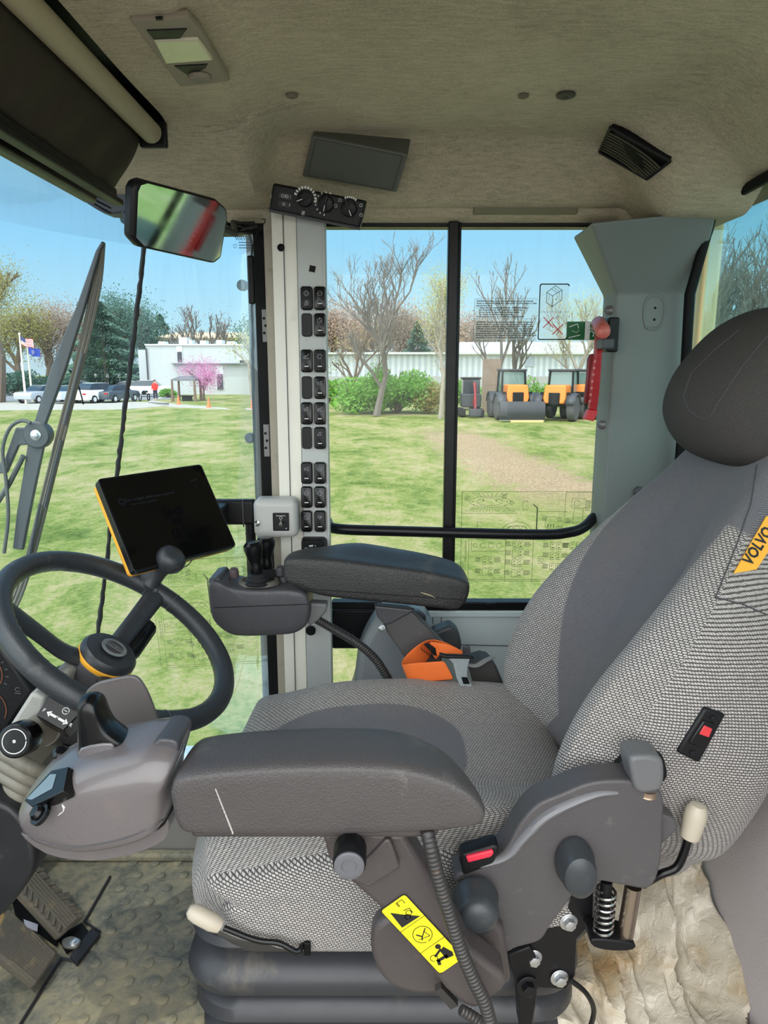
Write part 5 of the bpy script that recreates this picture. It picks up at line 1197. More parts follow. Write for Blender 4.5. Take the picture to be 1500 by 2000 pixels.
# lever
def loftY(secs_px, n=4):
    return [crom([U(*p, Y) for p in o], n) for Y, o in secs_px]
lv1 = [(154, 1372), (166, 1356), (190, 1360), (203, 1392), (219, 1418), (252, 1446), (232, 1458), (212, 1468), (196, 1495), (160, 1500), (158, 1440)]
b_ = crom([U(*p, .775) for p in lv1], 4); c = sum(b_, Vector())/len(b_)
g = G(); g.loft([[Vector((c.x+(p.x-c.x)*s, .775+y, c.z+(p.z-c.z)*s)) for p in b_] for y, s in ((-.017, .72), (-.014, .88), (-.006, .97), (.004, 1.0), (.014, .95), (.022, .8), (.025, .6))]); part('control_lever', g, gloss, pod, sub=1)
g = G(); g.prism(crom([U(*p, .757) for p in ((157, 1462), (218, 1452), (212, 1480), (160, 1500), (155, 1490))], 3), (0, .04, 0)); part('lever_base', g, mat('smoke_base', srgb(96, 92, 94), .25, coat=.5), pod, bevel=.005)
# display window, button, small sticker
def hq(pts, off): return [h for h in (hit(pdb, *p, off) for p in pts) if h]
q = [hit(pdb, *p, .0015) for p in ((46, 1563), (104, 1502), (130, 1500), (122, 1548), (80, 1572))]
if all(q):
    c = sum(q, Vector())/5; g = G(); c2, n_ = plane_of([q[0], q[2], q[4]]); q2 = [onpl(*p, c2, n_, .006) for p in ((46, 1563), (100, 1504), (134, 1497), (124, 1546), (62, 1576))]; g.prism(q2, -n_*.016); dp = part('display_frame', g, gloss, pod, bevel=.0015)
    g = G(); g.ngon([onpl(*p, c2, n_, .0064) for p in ((52, 1560), (98, 1512), (110, 1512), (102, 1540), (62, 1562))]); part('display_window', g, mat('lcd_grey', srgb(112, 124, 128), .15, coat=.5), dp, smooth=False)
    g = G(); cb = onpl(77, 1589, c2, n_, .001); g.lathe([(.0125, -.004), (.0125, .001), (.0105, .0015)], cb, n_, 22); bt = part('button_ring', g, gloss, pod)
    g = G(); g.lathe([(.008, 0), (.0085, .004), (.006, .008), (0, .0095)], cb, n_, 18); part('button', g, gloss, bt)
P = [hit(pdb, *p, .0004) for p in ((122, 1571), (126, 1577), (124, 1584), (118, 1589), (114, 1592))]
g = G(); P = [p for p in P if p]; g.tube(P, [.0012, .0022, .0014, .0022, .0014][:len(P)], 8, flat=.4); part('white_mark', g, white_print, pod)
g = G(); c = U(120, 1478, .80); g.lathe([(.007, -.02), (.007, 0), (.0095, .004), (.0095, .010), (.006, .014), (0, .015)], c, (.2, -.4, .9), 20); part('small_knob', g, gloss, pod)
# ================================================================== FAR (right) CONTROL ARMREST
FY = 1.42
fa = thing('lever_console', 'worn black armrest with twin levers on the far side of the seat', 'armrest', U(730, 1120, 1.47))
prof = [(553, 1105), (556, 1095), (575, 1090), (610, 1090), (650, 1092), (700, 1098), (760, 1106), (830, 1116), (890, 1128), (914, 1138), (919, 1150), (914, 1172), (900, 1188), (880, 1191), (800, 1182), (700, 1172), (640, 1165), (600, 1155), (572, 1142), (554, 1130)]
base = crom([U(*p, FY) for p in prof], 4); cxx = sum(p.x for p in base)/len(base); zb_ = min(p.z for p in base); zt_ = max(p.z for p in base)
secs = []
for y, sx, top in ((0, .97, .012), (.004, .99, .004), (.014, 1.0, 0), (.03, 1.0, -.001), (.05, .995, -.002), (.08, .98, -.003), (.10, .96, -.003), (.118, .93, .002), (.126, .88, .012)):
    wf = lambda p: 1.0
    s = []
    for p in base:
        k = (p.z-zb_)/(zt_-zb_); fr_x = (p.x-base[0].x)
        hump = .012*sstep(.06, .16, p.x+.2)*k if y > .03 else 0
        yy = y*(1 if p.x > -.10 else (.55+.45*sstep(-.21, -.10, p.x)))
        s.append(Vector((cxx+(p.x-cxx)*sx, FY+yy, p.z-top*k+hump*min(1, (y-.03)/.05)*1.3)))
    secs.append(s)
g = G(); g.loft(secs); fp = part('pad', g, vinyl_worn, fa, sub=1)
fpb = wbvh(fp); g = G(); P = []
for k in range(30):
    h = hit(fpb, 600+310*k/29, 1150+22*k/29, .0003)
    if h: P.append(h)
if len(P) > 3: g.tube(P, .0007, 6); part('pad_seam', g, seal, fp)
g = G(); P = [hit(fpb, *p, .0003) for p in ((822, 1157), (832, 1160), (842, 1163), (850, 1168))]; P = [p for p in P if p]
if len(P) > 2: g.tube(P, [.0015, .0035, .003, .001][:len(P)], 8, flat=.4); part('scuff_mark', g, mat('tan_scuff', srgb(190, 172, 140), .8), fp)
# pod
o_ = [(405, 1152), (407, 1138), (420, 1134), (445, 1146), (480, 1152), (520, 1153), (560, 1152), (592, 1158), (604, 1174), (606, 1200), (598, 1225), (575, 1240), (540, 1244), (470, 1246), (440, 1238), (415, 1215), (407, 1185)]
base = crom([U(*p, FY-.01) for p in o_], 4); c = sum(base, Vector())/len(base)
g = G(); g.loft([[Vector((c.x+(p.x-c.x)*s, FY-.01+y, c.z+(p.z-c.z)*s2)) for p in base] for y, s, s2 in ((0, .93, .88), (.004, .975, .96), (.012, 1, 1), (.05, 1, 1), (.09, .98, .99), (.10, .93, .93))]); cpod = part('control_box', g, podd, fa, sub=1)
cb = wbvh(cpod); g = G(); P = []
for k in range(20):
    h = hit(cb, 409+193*k/19, 1187-7*k/19, .0003)
    if h: P.append(h)
if len(P) > 3: g.tube(P, .0008, 6); part('box_seam', g, seal, cpod)
g = G(); g.prism([U(*p, 1.42) for p in ((405, 1132), (425, 1128), (440, 1145), (410, 1150))], (0, .09, 0)); part('box_lip', g, podd, fa, bevel=.005)
for px, py, lab in ((432, 1129, 0), (457, 1116, 1), (548, 1112, 2), (555, 1130, 3)):
    c = U(px, py, 1.47); g = G(); g.lathe([(.010, -.012), (.010, .0), (.008, .006), (0, .008)], c, (0, -.2, 1), 18); part('push_button', g, mat('btn_%d' % lab, srgb(88, 74, 76) if lab < 2 else srgb(72, 72, 75), .45), fa)
g = G(); zc_ = U(505, 1150, 1.412).z+.003
g.loft([[Vector((U(505, 1140, 1.45).x+cos(a)*r1, 1.455+sin(a)*r2, zc_+h)) for a in [2*pi*k/24 for k in range(24)]] for r1, r2, h in ((.045, .036, -.004), (.042, .034, .004), (.036, .030, .005), (.034, .028, .0))]); part('lever_slot', g, mat('dusty_gate', srgb(96, 92, 84), .6, dirt=srgb(160, 150, 130), dirtamt=.2, ds=30), fa)
for (bx, by, tx_, ty_, Y, nm) in ((503, 1138, 490, 1062, 1.44, 'front'), (522, 1128, 514, 1054, 1.485, 'rear')):
    b0_ = U(bx, by, Y); t0_ = U(tx_+4, ty_, Y); ax = (t0_-b0_); L_ = ax.length
    g = G(); g.lathe([(.026, 0), (.028, .004), (.022, .007), (.024, .011), (.018, .015), (.019, .019), (.012, .024)], b0_-Vector((0, 0, .003)), (0, 0, 1), 24); bo = part('lever_boot', g, rubber, fa)
    g = G(); g.lathe([(.0125, .022), (.0132, .024), (.0135, .036), (.0125, .042), (.0132, .048), (.0175, .062), (.0208, .073), (.0205, .082), (.014, .089), (0, .091)], b0_, ax, 24); part('hydraulic_lever', g, gloss, fa)
g = G(); g.prism([U(*p, 1.43) for p in ((600, 1178), (640, 1180), (637, 1195), (622, 1212), (604, 1224), (596, 1205))], (0, .03, 0)); part('hose_union', g, mat('union_grey', srgb(100, 100, 100), .5), fa, bevel=.004)
g = G(); P, R_ = corr([U(610, 1205, 1.44), U(650, 1228, 1.44), U(700, 1258, 1.42), U(735, 1290, 1.42), U(760, 1330, 1.42)], .0098, .0052); g.tube(P, R_, 14); part('corrugated_hose', g, hose, fa)
# bracket below the armrest
g = G(); g.prism([U(*p, 1.46) for p in ((735, 1184), (800, 1190), (870, 1262), (860, 1300), (800, 1300), (755, 1235))], (0, .03, 0)); part('support_arm', g, mat('scuffed_grey_plastic', srgb(78, 76, 76), .5, dirt=srgb(170, 165, 160), dirtamt=.02, ds=70, bump=.3), fa, bevel=.005)
g = G(); g.prism([U(*p, 1.452) for p in ((731, 1183), (812, 1192), (765, 1218), (752, 1222), (736, 1205))], (0, .02, 0)); part('pivot_plate', g, podd, fa, bevel=.004)
g = G(); g.hexbolt(U(745, 1227, 1.45), (-.5, -1, 0), .006, .006); part('bolt', g, zinc, fa)
# ------------------------------------------------------------------ orange seat belt with tongue
bt = thing('seat_belt', 'orange seat belt webbing folded in a loop with a steel tongue by the backrest', 'seat belt', U(860, 1290, 1.40))
def ribbon(path_a, path_b, m, th=.002):
    g = G(); A = crom(path_a, 6, False); B = crom(path_b, 6, False); g.grid([A, [a.lerp(b, .5) for a, b in zip(A, B)], B]); return g
g = ribbon([U(905, 1274, 1.40), U(870, 1254, 1.41), U(835, 1250, 1.42), U(800, 1272, 1.41), U(784, 1295, 1.38), U(810, 1294, 1.35), U(868, 1290, 1.34)], [U(903, 1285, 1.42), U(868, 1280, 1.44), U(850, 1262, 1.46), U(838, 1288, 1.43), U(800, 1334, 1.38), U(830, 1333, 1.35), U(888, 1328, 1.34)], orange_belt); part('webbing', g, orange_belt, bt, solid=.003, sub=1)
g = ribbon([U(838, 1252, 1.40), U(866, 1256, 1.385), U(886, 1262, 1.38), U(905, 1272, 1.38)], [U(850, 1292, 1.40), U(862, 1278, 1.385), U(880, 1284, 1.38), U(898, 1290, 1.38)], orange_belt); part('webbing_fold', g, orange_belt, bt, solid=.003, sub=1)
g = G(); P = []
for k in range(13): P.append(U(822+k*2.6, 1266+k*1.9+(3 if k % 2 else -1), 1.388))
g.tube(P, .0009, 5); part('stitching', g, blk_print, bt)
g = G(); g.prism([U(*p, 1.392) for p in ((828, 1259), (836, 1257), (860, 1272), (858, 1282), (848, 1280))], (0, .004, 0)); part('sewn_patch', g, black, bt)
g = G(); g.prism([U(*p, 1.33) for p in ((872, 1282), (919, 1283), (914, 1300), (912, 1318), (922, 1340), (918, 1344), (900, 1342), (892, 1325), (885, 1296))], (0, .004, 0)); part('tongue_plate', g, mat('tongue_steel', srgb(205, 215, 218), .28, .7), bt, bevel=.001)
g = G(); g.prism([U(*p, 1.3285) for p in ((901, 1323), (913, 1323), (918, 1336), (905, 1336))], (0, .002, 0)); part('tongue_slot', g, seal, bt)
g = G(); g.prism([U(*p, 1.325) for p in ((858, 1277), (870, 1280), (925, 1282), (927, 1288), (872, 1287), (860, 1285))], (0, .012, 0)); part('tongue_guard', g, black, bt, bevel=.003)
g = G(); g.prism([U(*p, 1.40) for p in ((904, 1262), (918, 1264), (920, 1280), (904, 1279))], (0, .01, 0)); part('belt_end', g, podd, bt, bevel=.002)
g = G(); g.tube(crom([U(912, 1298, 1.36), U(930, 1300, 1.36), U(948, 1290, 1.38), U(962, 1284, 1.40)], 5, False), .007, 10, flat=.4); part('belt_lower_strap', g, mat('grey_strap', srgb(140, 138, 136), .6), bt)
# grey bits behind the belt: far recliner cover, moulding of the right-hand console
g = G(); g.prism(crom([U(*p, 1.40) for p in ((918, 1300), (955, 1290), (985, 1340), (1000, 1420), (975, 1400), (930, 1345))], 3), (0, .05, 0)); part('recliner_cover', g, mat('dusty_black_cover', srgb(62, 60, 58), .6, dirt=srgb(150, 145, 135), dirtamt=.1, ds=15), seat, bevel=.004)
cn = thing('side_console', 'smooth grey moulded console between the seat and the right wall', 'console', U(760, 1270, 1.6))
g = G(); o_ = crom([U(*p, 1.62) for p in ((690, 1400), (692, 1330), (702, 1270), (730, 1215), (760, 1190), (800, 1190), (840, 1215), (860, 1300), (860, 1400))], 4)
g.prism(o_, (0, .10, 0)); part('shell', g, mat('console_grey', srgb(150, 154, 156), .4, var=.05), cn, bevel=.02, seg=4)
g = G(); g.prism([U(*p, 1.60) for p in ((805, 1192), (818, 1196), (845, 1240), (838, 1250), (800, 1215))], (0, .02, 0)); g.prism(crom([U(*p, 1.61) for p in ((802, 1196), (818, 1194), (832, 1206), (828, 1216), (812, 1212))], 3), (0, .02, 0)); part('catch', g, podd, cn, bevel=.004)
g = G(); g.prism(crom([U(*p, 1.58) for p in ((842, 1242), (870, 1226), (885, 1226), (899, 1245), (897, 1275), (850, 1275))], 4), (0, .05, 0)); tag(obj('end_cap', g, mat('dark_cap', srgb(66, 68, 70), .5), bevel=.008), 'dark rounded cap behind the orange seat belt', 'cap')
# ================================================================== STEERING
C0 = Vector((-.449, 1.15, .751)); aT = .613; RW = .200
e1 = Vector((cos(aT), 0, -sin(aT))); e2 = Vector((sin(aT)*sin(.048), cos(.048), cos(aT)*sin(.048))); en = e1.cross(e2).normalized()
sw = thing('steering_wheel', 'black steering wheel with spinner knob and amber-ringed hub', 'steering wheel', C0)
g = G(); rings = []; NN = 144; tr = .0182
for i in range(NN):
    t = 2*pi*i/NN; rd = e1*cos(t)+e2*sin(t); ring = []
    grip = .0022*(sin(t*34)**2) * (1 if (sin(t*2+.6) > -.55) else 0)
    for k in range(16):
        a = 2*pi*k/16; inner = max(0, -cos(a)); r_ = tr-grip*inner
        ring.append(C0+rd*(RW+r_*cos(a))+en*(r_*sin(a)*1.05))
    rings.append(ring)
rings.append(rings[0])
g2 = G(); V = [[g2.bm.verts.new(p) for p in r] for r in rings[:-1]]
for i in range(NN):
    A, B = V[i], V[(i+1) % NN]
    for k in range(16): g2.face((A[k], A[(k+1) % 16], B[(k+1) % 16], B[k]))
rim = part('rim', g2, wheelm, sw)
g = G()
for t in (-.98, -.80, 1.72, 1.42):
    rd = e1*cos(t)+e2*sin(t); g.tube([C0+rd*(RW+(tr+.0003)*cos(a))+en*((tr*1.05+.0003)*sin(a)) for a in [2*pi*k/24 for k in range(25)]], .0006, 5)
part('rim_joint', g, dim_print, rim)
HB = C0-en*.052
for t, w in ((1.60, .021), (3.75, .020), (5.25, .018)):
    rd = e1*cos(t)+e2*sin(t); g = G()
    pts = crom([HB+rd*.03-en*.012, HB+rd*.075-en*.004, HB+rd*.13+en*.022, C0+rd*(RW-.01)-en*.002], 6, False)
    g.tube(pts, [w*(1.0-.10*sin(pi*i/(len(pts)-1))) for i in range(len(pts))], 14, flat=.62, upv=en); part('spoke', g, wheelm, sw)
g = G(); g.lathe([(.050, -.052), (.052, -.03), (.050, -.006), (.046, -.002)], HB, en, 36); part('hub_base', g, podd, sw)
g = G(); g.lathe([(.0485, -.006), (.0500, -.004), (.0500, .0015), (.0485, .003)], HB, en, 40); part('amber_ring', g, ora_y, sw, label='amber ring')
g = G(); g.lathe([(.047, .002), (.0495, .005), (.0490, .012), (.044, .018), (.030, .0195), (0, .0195)], HB, en, 40); cap_ = part('hub_cap', g, wheelm, sw)
u_, w_ = e1, e2; tdir = (U(235, 1300, 1.13)-U(165, 1290, 1.13)); tdir = (tdir-en*tdir.dot(en)).normalized(); f = Fr(HB+en*.020+(U(203, 1278, 1.1)-U(195, 1284, 1.1))*.6, tdir, en.cross(tdir))
g = G(); g.lathe([(.0225, -.001), (.0225, .0008), (.0175, .0012), (.0172, .0004)], f.o, en, 36); em = part('emblem_ring', g, mat('emblem_silver', srgb(168, 170, 170), .3, .7), cap_)
g = G(); g.ngon(f.P([(-.0215, -.0052), (.0215, -.0052), (.0215, .0052), (-.0215, .0052)], .0016)); part('emblem_bar', g, MATS['emblem_silver'], em, smooth=False)
g = text_g('VOLVO', .0085, f.p(0, 0, .0020), f.x, f.y, sx=1.1, bold=.0002); part('emblem_lettering', g, blk_print, em, smooth=False)
g = G(); g.ngon(f.P(f.circ(0, 0, .0165, 24), .0010)); part('emblem_field', g, brackb, em, smooth=False)
t = 1.72; rd = e1*cos(t)+e2*sin(t); kb = C0+rd*(RW)+en*.012; ktop = U(334, 1092, kb.y-.01); ax = (ktop-kb)
g = G(); L_ = ax.length; g.lathe([(.024, -.006), (.024, .004), (.017, .012), (.0155, L_*.45), (.0165, L_*.62), (.022, L_*.72), (.0285, L_*.86), (.0295, L_*1.02), (.026, L_*1.18), (.018, L_*1.27), (0, L_*1.30)], kb, ax, 30); sk = part('spinner_knob', g, wheelm, sw)
g = G(); P = [kb+ax.normalized()*(L_*1.262)+(ax.orthogonal().normalized()*cos(2*pi*k/20)*.010+ax.cross(ax.orthogonal()).normalized()*sin(2*pi*k/20)*.015) for k in range(21)]; g.tube(P, .0006, 5); part('knob_inlay', g, blk_print, sk)
g = G(); g.box(kb-en*.006, (.05, .035, .018), Matrix((e1, e2, en)).transposed()); part('knob_clamp', g, podd, sw, bevel=.005)
# column: stalk, shrouds, bellows
colm = thing('steering_column', 'dark steering column with muddy ribbed bellows below the wheel', 'steering column', (-.50, 1.05, .45))
g = G(); g.lathe([(.046, 0), (.050, .04), (.060, .10), (.055, .16)], HB-en*.21, en, 28); part('column_collar', g, podd, colm)
g = G(); A = U(232, 1300, 1.20); B = U(288, 1222, 1.30); ax = B-A; L_ = ax.length; u = ax.orthogonal().normalized(); w = ax.normalized().cross(u); secs = []
for d, r_ in ((0, .018), (.3, .0185), (.34, .0205), (.95, .0205), (1.0, .018)):
    secs.append([A+ax*d+(u*cos(2*pi*k/48)+w*sin(2*pi*k/48))*r_*(1-.05*(k % 4 == 0)*(d > .3)) for k in range(48)])
g.loft(secs); st = part('wiper_stalk', g, gloss, colm, angle=60)
g = G(); f = Fr(A+ax*.12+Vector((.005, -.0195, .002)), ax, Vector((-.5, -.3, .8))); g.ngon([f.p(a, b, 0) for a, b in f.circ(0, 0, .0001, 6)]); f.line(g, f.circ(0, 0, .0035, 10), .0008, 0, True); f.line(g, [(.007, .002), (.009, .003)], .0014, 0); part('stalk_mark', g, white_print, st, smooth=False)
# gear selector stalk nearest the viewer
sY = .90
A = U(28, 1448, sY); B = U(84, 1424, sY+.08); ax = (B-A); L_ = ax.length
g = G(); g.lathe([(.021, 0), (.0235, .002), (.0245, .008), (.0245, .030), (.0225, .036)], A, ax, 30); kn = part('selector_knob', g, gloss, colm)
g = G(); f = Fr(A-ax.normalized()*.0006, ax.cross(Vector((0, 0, 1))), ax.cross(ax.cross(Vector((0, 0, 1))))); f.line(g, f.circ(0, 0, .0165, 36), .0012, 0, True); f.line(g, f.circ(0, 0, .0012, 8), .0022, 0, True); part('ring_mark', g, white_print, kn, smooth=False)
g = G(); g.lathe([(.016, .034), (.017, .045), (.020, .050), (.021, .062), (.024, .068), (.024, .085), (.026, .090), (.026, L_)], A, ax, 28); part('dusty_collar', g, mud_boot, colm)
g = G(); g.prism([U(*p, 1.00) for p in ((15, 1422), (60, 1352), (90, 1362), (78, 1420), (50, 1440), (20, 1436))], (0, .12, 0)); part('selector_body', g, mat('dusty_grey_body', srgb(150, 148, 142), .5, dirt=srgb(110, 104, 92), dirtamt=.1, ds=20), colm, bevel=.008)
bx = [(96, 1356), (163, 1388), (124, 1428), (70, 1398)]
g = G(); c3 = sum([U(*p, .93) for p in bx], Vector())/4; n3 = Vector((.25, -.75, .6)).normalized(); q = [onpl(*p, c3, n3, 0) for p in bx]; g.prism(q, -n3*.06); sb = part('symbol_box', g, gloss, colm, bevel=.002)
f = Fr(onpl(112, 1402, c3, n3, .0006), q[2]-q[3], (q[0]-q[3])); f.y = f.z.cross(f.x); 
if f.z.dot(n3) < 0: f.y = -f.y; f.z = -f.z
g = G(); s = 1
for sx in (-1, 1): f.line(g, [(sx*.003, 0), (sx*.012, 0)], .0032, .0002); g.ngon(f.P([(sx*.011, .0045), (sx*.011, -.0045), (sx*.017, 0)], .0002))
join(g, text_g('F', .007, f.p(-.0215, 0, .0004), f.x, f.y)); join(g, text_g('N', .005, f.p(0, 0.0005, .0004), f.x, f.y)); join(g, text_g('R', .007, f.p(.0215, 0, .0004), f.x, f.y)); f.line(g, f.circ(.004, .013, .0045, 14), .0009, .0002, True); f.line(g, [(.002, .013), (.006, .013)], .0009, .0002)
part('arrows_and_letters', g, white_print, sb, smooth=False)
# instrument binnacle
g = G(); g.prism([U(*p, 1.05) for p in ((-60, 1440), (-60, 1275), (0, 1262), (20, 1290), (62, 1352), (16, 1425), (0, 1440))], (0, .07, 0)); dash = thing('instrument_panel', 'dark instrument panel with orange gauge arcs at the left edge', 'instrument panel', U(10, 1350, 1.1)); part('binnacle', g, black, dash, bevel=.006)
f = Fr(U(8, 1350, 1.0485), (1, 0, .0), (0, 0, 1)); g = G(); ctrs = ((-.028, .030), (-.028, -.030))
for cx, cy in ctrs: f.line(g, f.circ(cx-.006, cy, .034, 18, -.5, .9), .0010, .0002)
part('gauge_arcs', g, mat('gauge_orange', srgb(150, 84, 50), .6), dash, smooth=False)
g = G(); f.line(g, f.rrect(.022, .003, .007, .006, .001, 2), .001, .0003, True); f.line(g, [(.017, -.003), (.026, -.004)], .001, .0003)
for k in range(5): a = -.5+k*.35; f.line(g, [(-.028+.034*cos(a), .03+.034*sin(a)), (-.028+.038*cos(a), .03+.038*sin(a))], .001, .0003)
part('gauge_marks', g, dim_print, dash, smooth=False)
# ribbed bellows
g = G(); ps = crom([U(-70, 1470, 1.0), U(10, 1500, .98), U(70, 1560, .97), U(110, 1650, .98)], 10, False); P, R_ = [], []
secs = []
ax0 = (U(-10, 1610, 1.0)-U(60, 1450, 1.0)); base0 = U(66, 1436, 1.02)
prof = []
for k in range(6*8+1):
    t = k/(6*8); ph = (k % 8)/8; prof.append((.100+.012*abs(sin(pi*ph))-.012+.03*t, t*.17))
g.lathe(prof, U(8, 1440, 1.06), ax0, 40)
for k in range(7): g.tube(crom([U(-40, 1440+24*k, 1.0), U(15, 1474+23*k, .965), U(66-8*k, 1502+19*k, .96), U(112-15*k, 1512+19*k, .99)], 6, False), .0105, 10)
part('ribbed_bellows', g, mud_boot, colm, angle=60)
g = G(); g.prism(crom([U(*p, .93) for p in ((-80, 1560), (0, 1570), (40, 1600), (62, 1650), (64, 1700), (40, 1745), (0, 1790), (-80, 1850))], 4), (0, .30, 0)); part('column_base', g, mat('column_black', srgb(34, 34, 36), .45, dirt=srgb(95, 90, 80), dirtamt=.03, ds=20), colm, bevel=.015)
# knee guard plate beside the pod
g = G(); gp_ = crom([(150, 1480, 0), (152, 1410, 0), (163, 1360, 0), (185, 1337, 0), (225, 1326, 0), (262, 1322, 0), (283, 1345, 0), (302, 1390, 0), (315, 1440, 0), (318, 1480, 0)], 5, False)
A = [U(p.x, p.y, .885+.012*((p.x-235)/80)**2) for p in gp_]; g.prism(A, (0, .007, 0)); part('guard_plate', g, mat('guard_brown_grey', srgb(98, 92, 91), .35, var=.05, bump=.1), pod, bevel=.002, angle=60)
# ================================================================== PEDALS
def pedal(px, zs, name, lab, ribs, mode):
    q = [UZ(x, y, z) for (x, y), z in zip(px, zs)]; c = sum(q, Vector())/4
    t = thing(name, lab, 'pedal', c); n_ = (q[1]-q[0]).cross(q[3]-q[0]).normalized(); n_ = n_ if n_.z > 0 else -n_
    g = G(); g.prism(q, -n_*.018); part('plate', g, pedal_m, t, bevel=.005)
    g = G(); L = lambda u, v: q[0].lerp(q[1], u).lerp(q[3].lerp(q[2], u), v)+n_*.001
    if mode == 0:
        for k in range(5): u = .30+k*.10; g.tube([L(u, .04), L(u, .96)], .0035, 6)
        for k in range(7): v = .08+k*.13; g.tube([L(.04, v+.06), L(.24, v)], .0035, 6); g.tube([L(.76, v), L(.96, v+.06)], .0035, 6)
    else:
        for k in range(13): u = .06+k*.073; g.tube([L(u, .42), L(u, .96)], .0032, 6)
    part('tread_ribs', g, pedal_m, t); return t, q, n_
t1, q1_, n1 = pedal([(34, 1738), (72, 1682), (166, 1788), (118, 1830)], (.12, .12, .03, .03), 'brake_pedal', 'muddy rubber pedal with chevron tread, the farther of the two', 0, 0)
q1_ = q1_
t2, q2_, n2 = pedal([(-18, 1850), (18, 1772), (112, 1866), (70, 1924)], (.11, .11, .03, .03), 'accelerator_pedal', 'muddy ribbed pedal caked in dried clay at the lower left', 0, 1)
g = G(); c = UZ(12, 1815, .095); g.ell(c+Vector((-.01, 0, .0)), (.045, .035, .010), 16, Matrix.Rotation(radians(35), 3, 'Y')); part('dried_clay', g, mat('dried_clay', srgb(150, 118, 74), .95, bump=1., bs_=60), t2)
g = G(); g.prism([UZ(*p, .004) for p in ((112, 1832), (160, 1805), (178, 1828), (130, 1864))], (0, 0, .004)); g.prism([UZ(*p, .004) for p in ((20, 1740), (70, 1700), (120, 1830), (110, 1850), (30, 1790))], (0, 0, .003)); struct(obj('trim_14', g, seal))
g = G(); g.prism([UZ(*p, .012) for p in ((178, 1812), (196, 1822), (150, 1880), (136, 1866))], (0, 0, -.012)); struct(obj('trim_15', g, rubber, bevel=.002))
pl_ = thing('pedal_linkage', 'small metal lever and bolt in the dark recess below the pedals', 'linkage', UZ(140, 1845, .015))
g = G(); c = UZ(142, 1846, .012); g.prism(crom([c+Vector((x, y, 0)) for x, y in ((-.025, .008), (-.01, .018), (.014, .008), (.012, -.010), (-.012, -.010))], 3), (0, 0, .006)); part('lever', g, mat('dull_steel', srgb(120, 118, 112), .4, .6), pl_, bevel=.001)
g = G(); g.hexbolt(c+Vector((.004, 0, .006)), (0, 0, 1), .006, .005); part('bolt', g, zinc, pl_)
g = G(); q = [UZ(x, y, .02) for x, y in ((46, 1796), (74, 1806), (73, 1820), (50, 1812))]; g.prism(q, (0, 0, .001)); tag(obj('paper_label', g, mat('paper_lilac', srgb(175, 175, 190), .6)), 'small pale label between the two pedals', 'label')
# ================================================================== WIPER (outside the windscreen)
WPY = 1.60
wp = thing('windscreen_wiper', 'long grey wiper arm and blade outside the windscreen at the left', 'wiper', U(70, 850, WPY))
wg = mat('wiper_grey', srgb(74, 80, 84), .4)
g = G(); g.prism([U(*p, WPY) for p in ((62, 838), (88, 830), (128, 720), (162, 610), (196, 488), (204, 474), (198, 470), (186, 490), (148, 600), (128, 645), (100, 715))], (0, .012, 0)); part('upper_arm', g, wg, wp, bevel=.003)
g = G(); c = U(70, 850, WPY-.004); g.lathe([(.028, .03), (.031, .02), (.031, .004), (.027, 0)], c, (0, 1, 0), 28); pv = part('pivot_housing', g, wg, wp)
g = G(); g.hexbolt(c, (0, -1, 0), .0075, .005); part('bolt', g, zinc, pv)
g = G(); g.prism([U(*p, WPY+.004) for p in ((54, 862), (86, 866), (62, 980), (44, 1075), (24, 1072), (32, 1000), (44, 930))], (0, .012, 0)); part('lower_arm', g, wg, wp, bevel=.003)
g = G()
for r_, dx in ((.0035, -5), (.0045, 2), (.0035, 9)): g.tube(crom([U(x+dx*(1 if y > 520 else .3), y, WPY+.01) for x, y in ((200, 478), (186, 560), (160, 680), (122, 830), (92, 950), (62, 1070), (38, 1150), (16, 1200))], 6, False), r_, 6)
part('blade', g, mat('blade_grey', srgb(104, 102, 92), .5), wp)
g = G()
for (a, b) in (((150, 690), (118, 830)), ((108, 860), (80, 990)), ((66, 985), (40, 1130))): g.tube([U(a[0]+12, a[1], WPY), U(b[0]+8, b[1], WPY)], .0035, 6)
part('blade_levers', g, wg, wp)
g = G(); g.prism([U(*p, WPY) for p in ((70, 838), (30, 835), (5, 905), (-20, 900), (-20, 925), (12, 925), (36, 870), (66, 868))], (0, .012, 0)); part('link_arm', g, wg, wp, bevel=.003)
g = G(); g.tube([U(46, 890, WPY), U(18, 945, WPY), U(-10, 990, WPY)], .006, 8); g.tube(crom([U(60, 826, WPY-.01), U(40, 822, WPY-.01), U(18, 838, WPY-.01), U(5, 880, WPY-.01), U(12, 940, WPY-.01), U(16, 1010, WPY-.01), U(8, 1080, WPY-.01)], 6, False), .0042, 8); part('washer_hose', g, mat('hose_grey', srgb(84, 88, 88), .5), wp)
g = G(); g.tube(crom([U(136, 722, WPY+.02), U(150, 745, WPY+.02), U(158, 770, WPY+.02), U(163, 790, WPY+.02)], 5, False), .0016, 6); part('loose_wire', g, seal, wp)
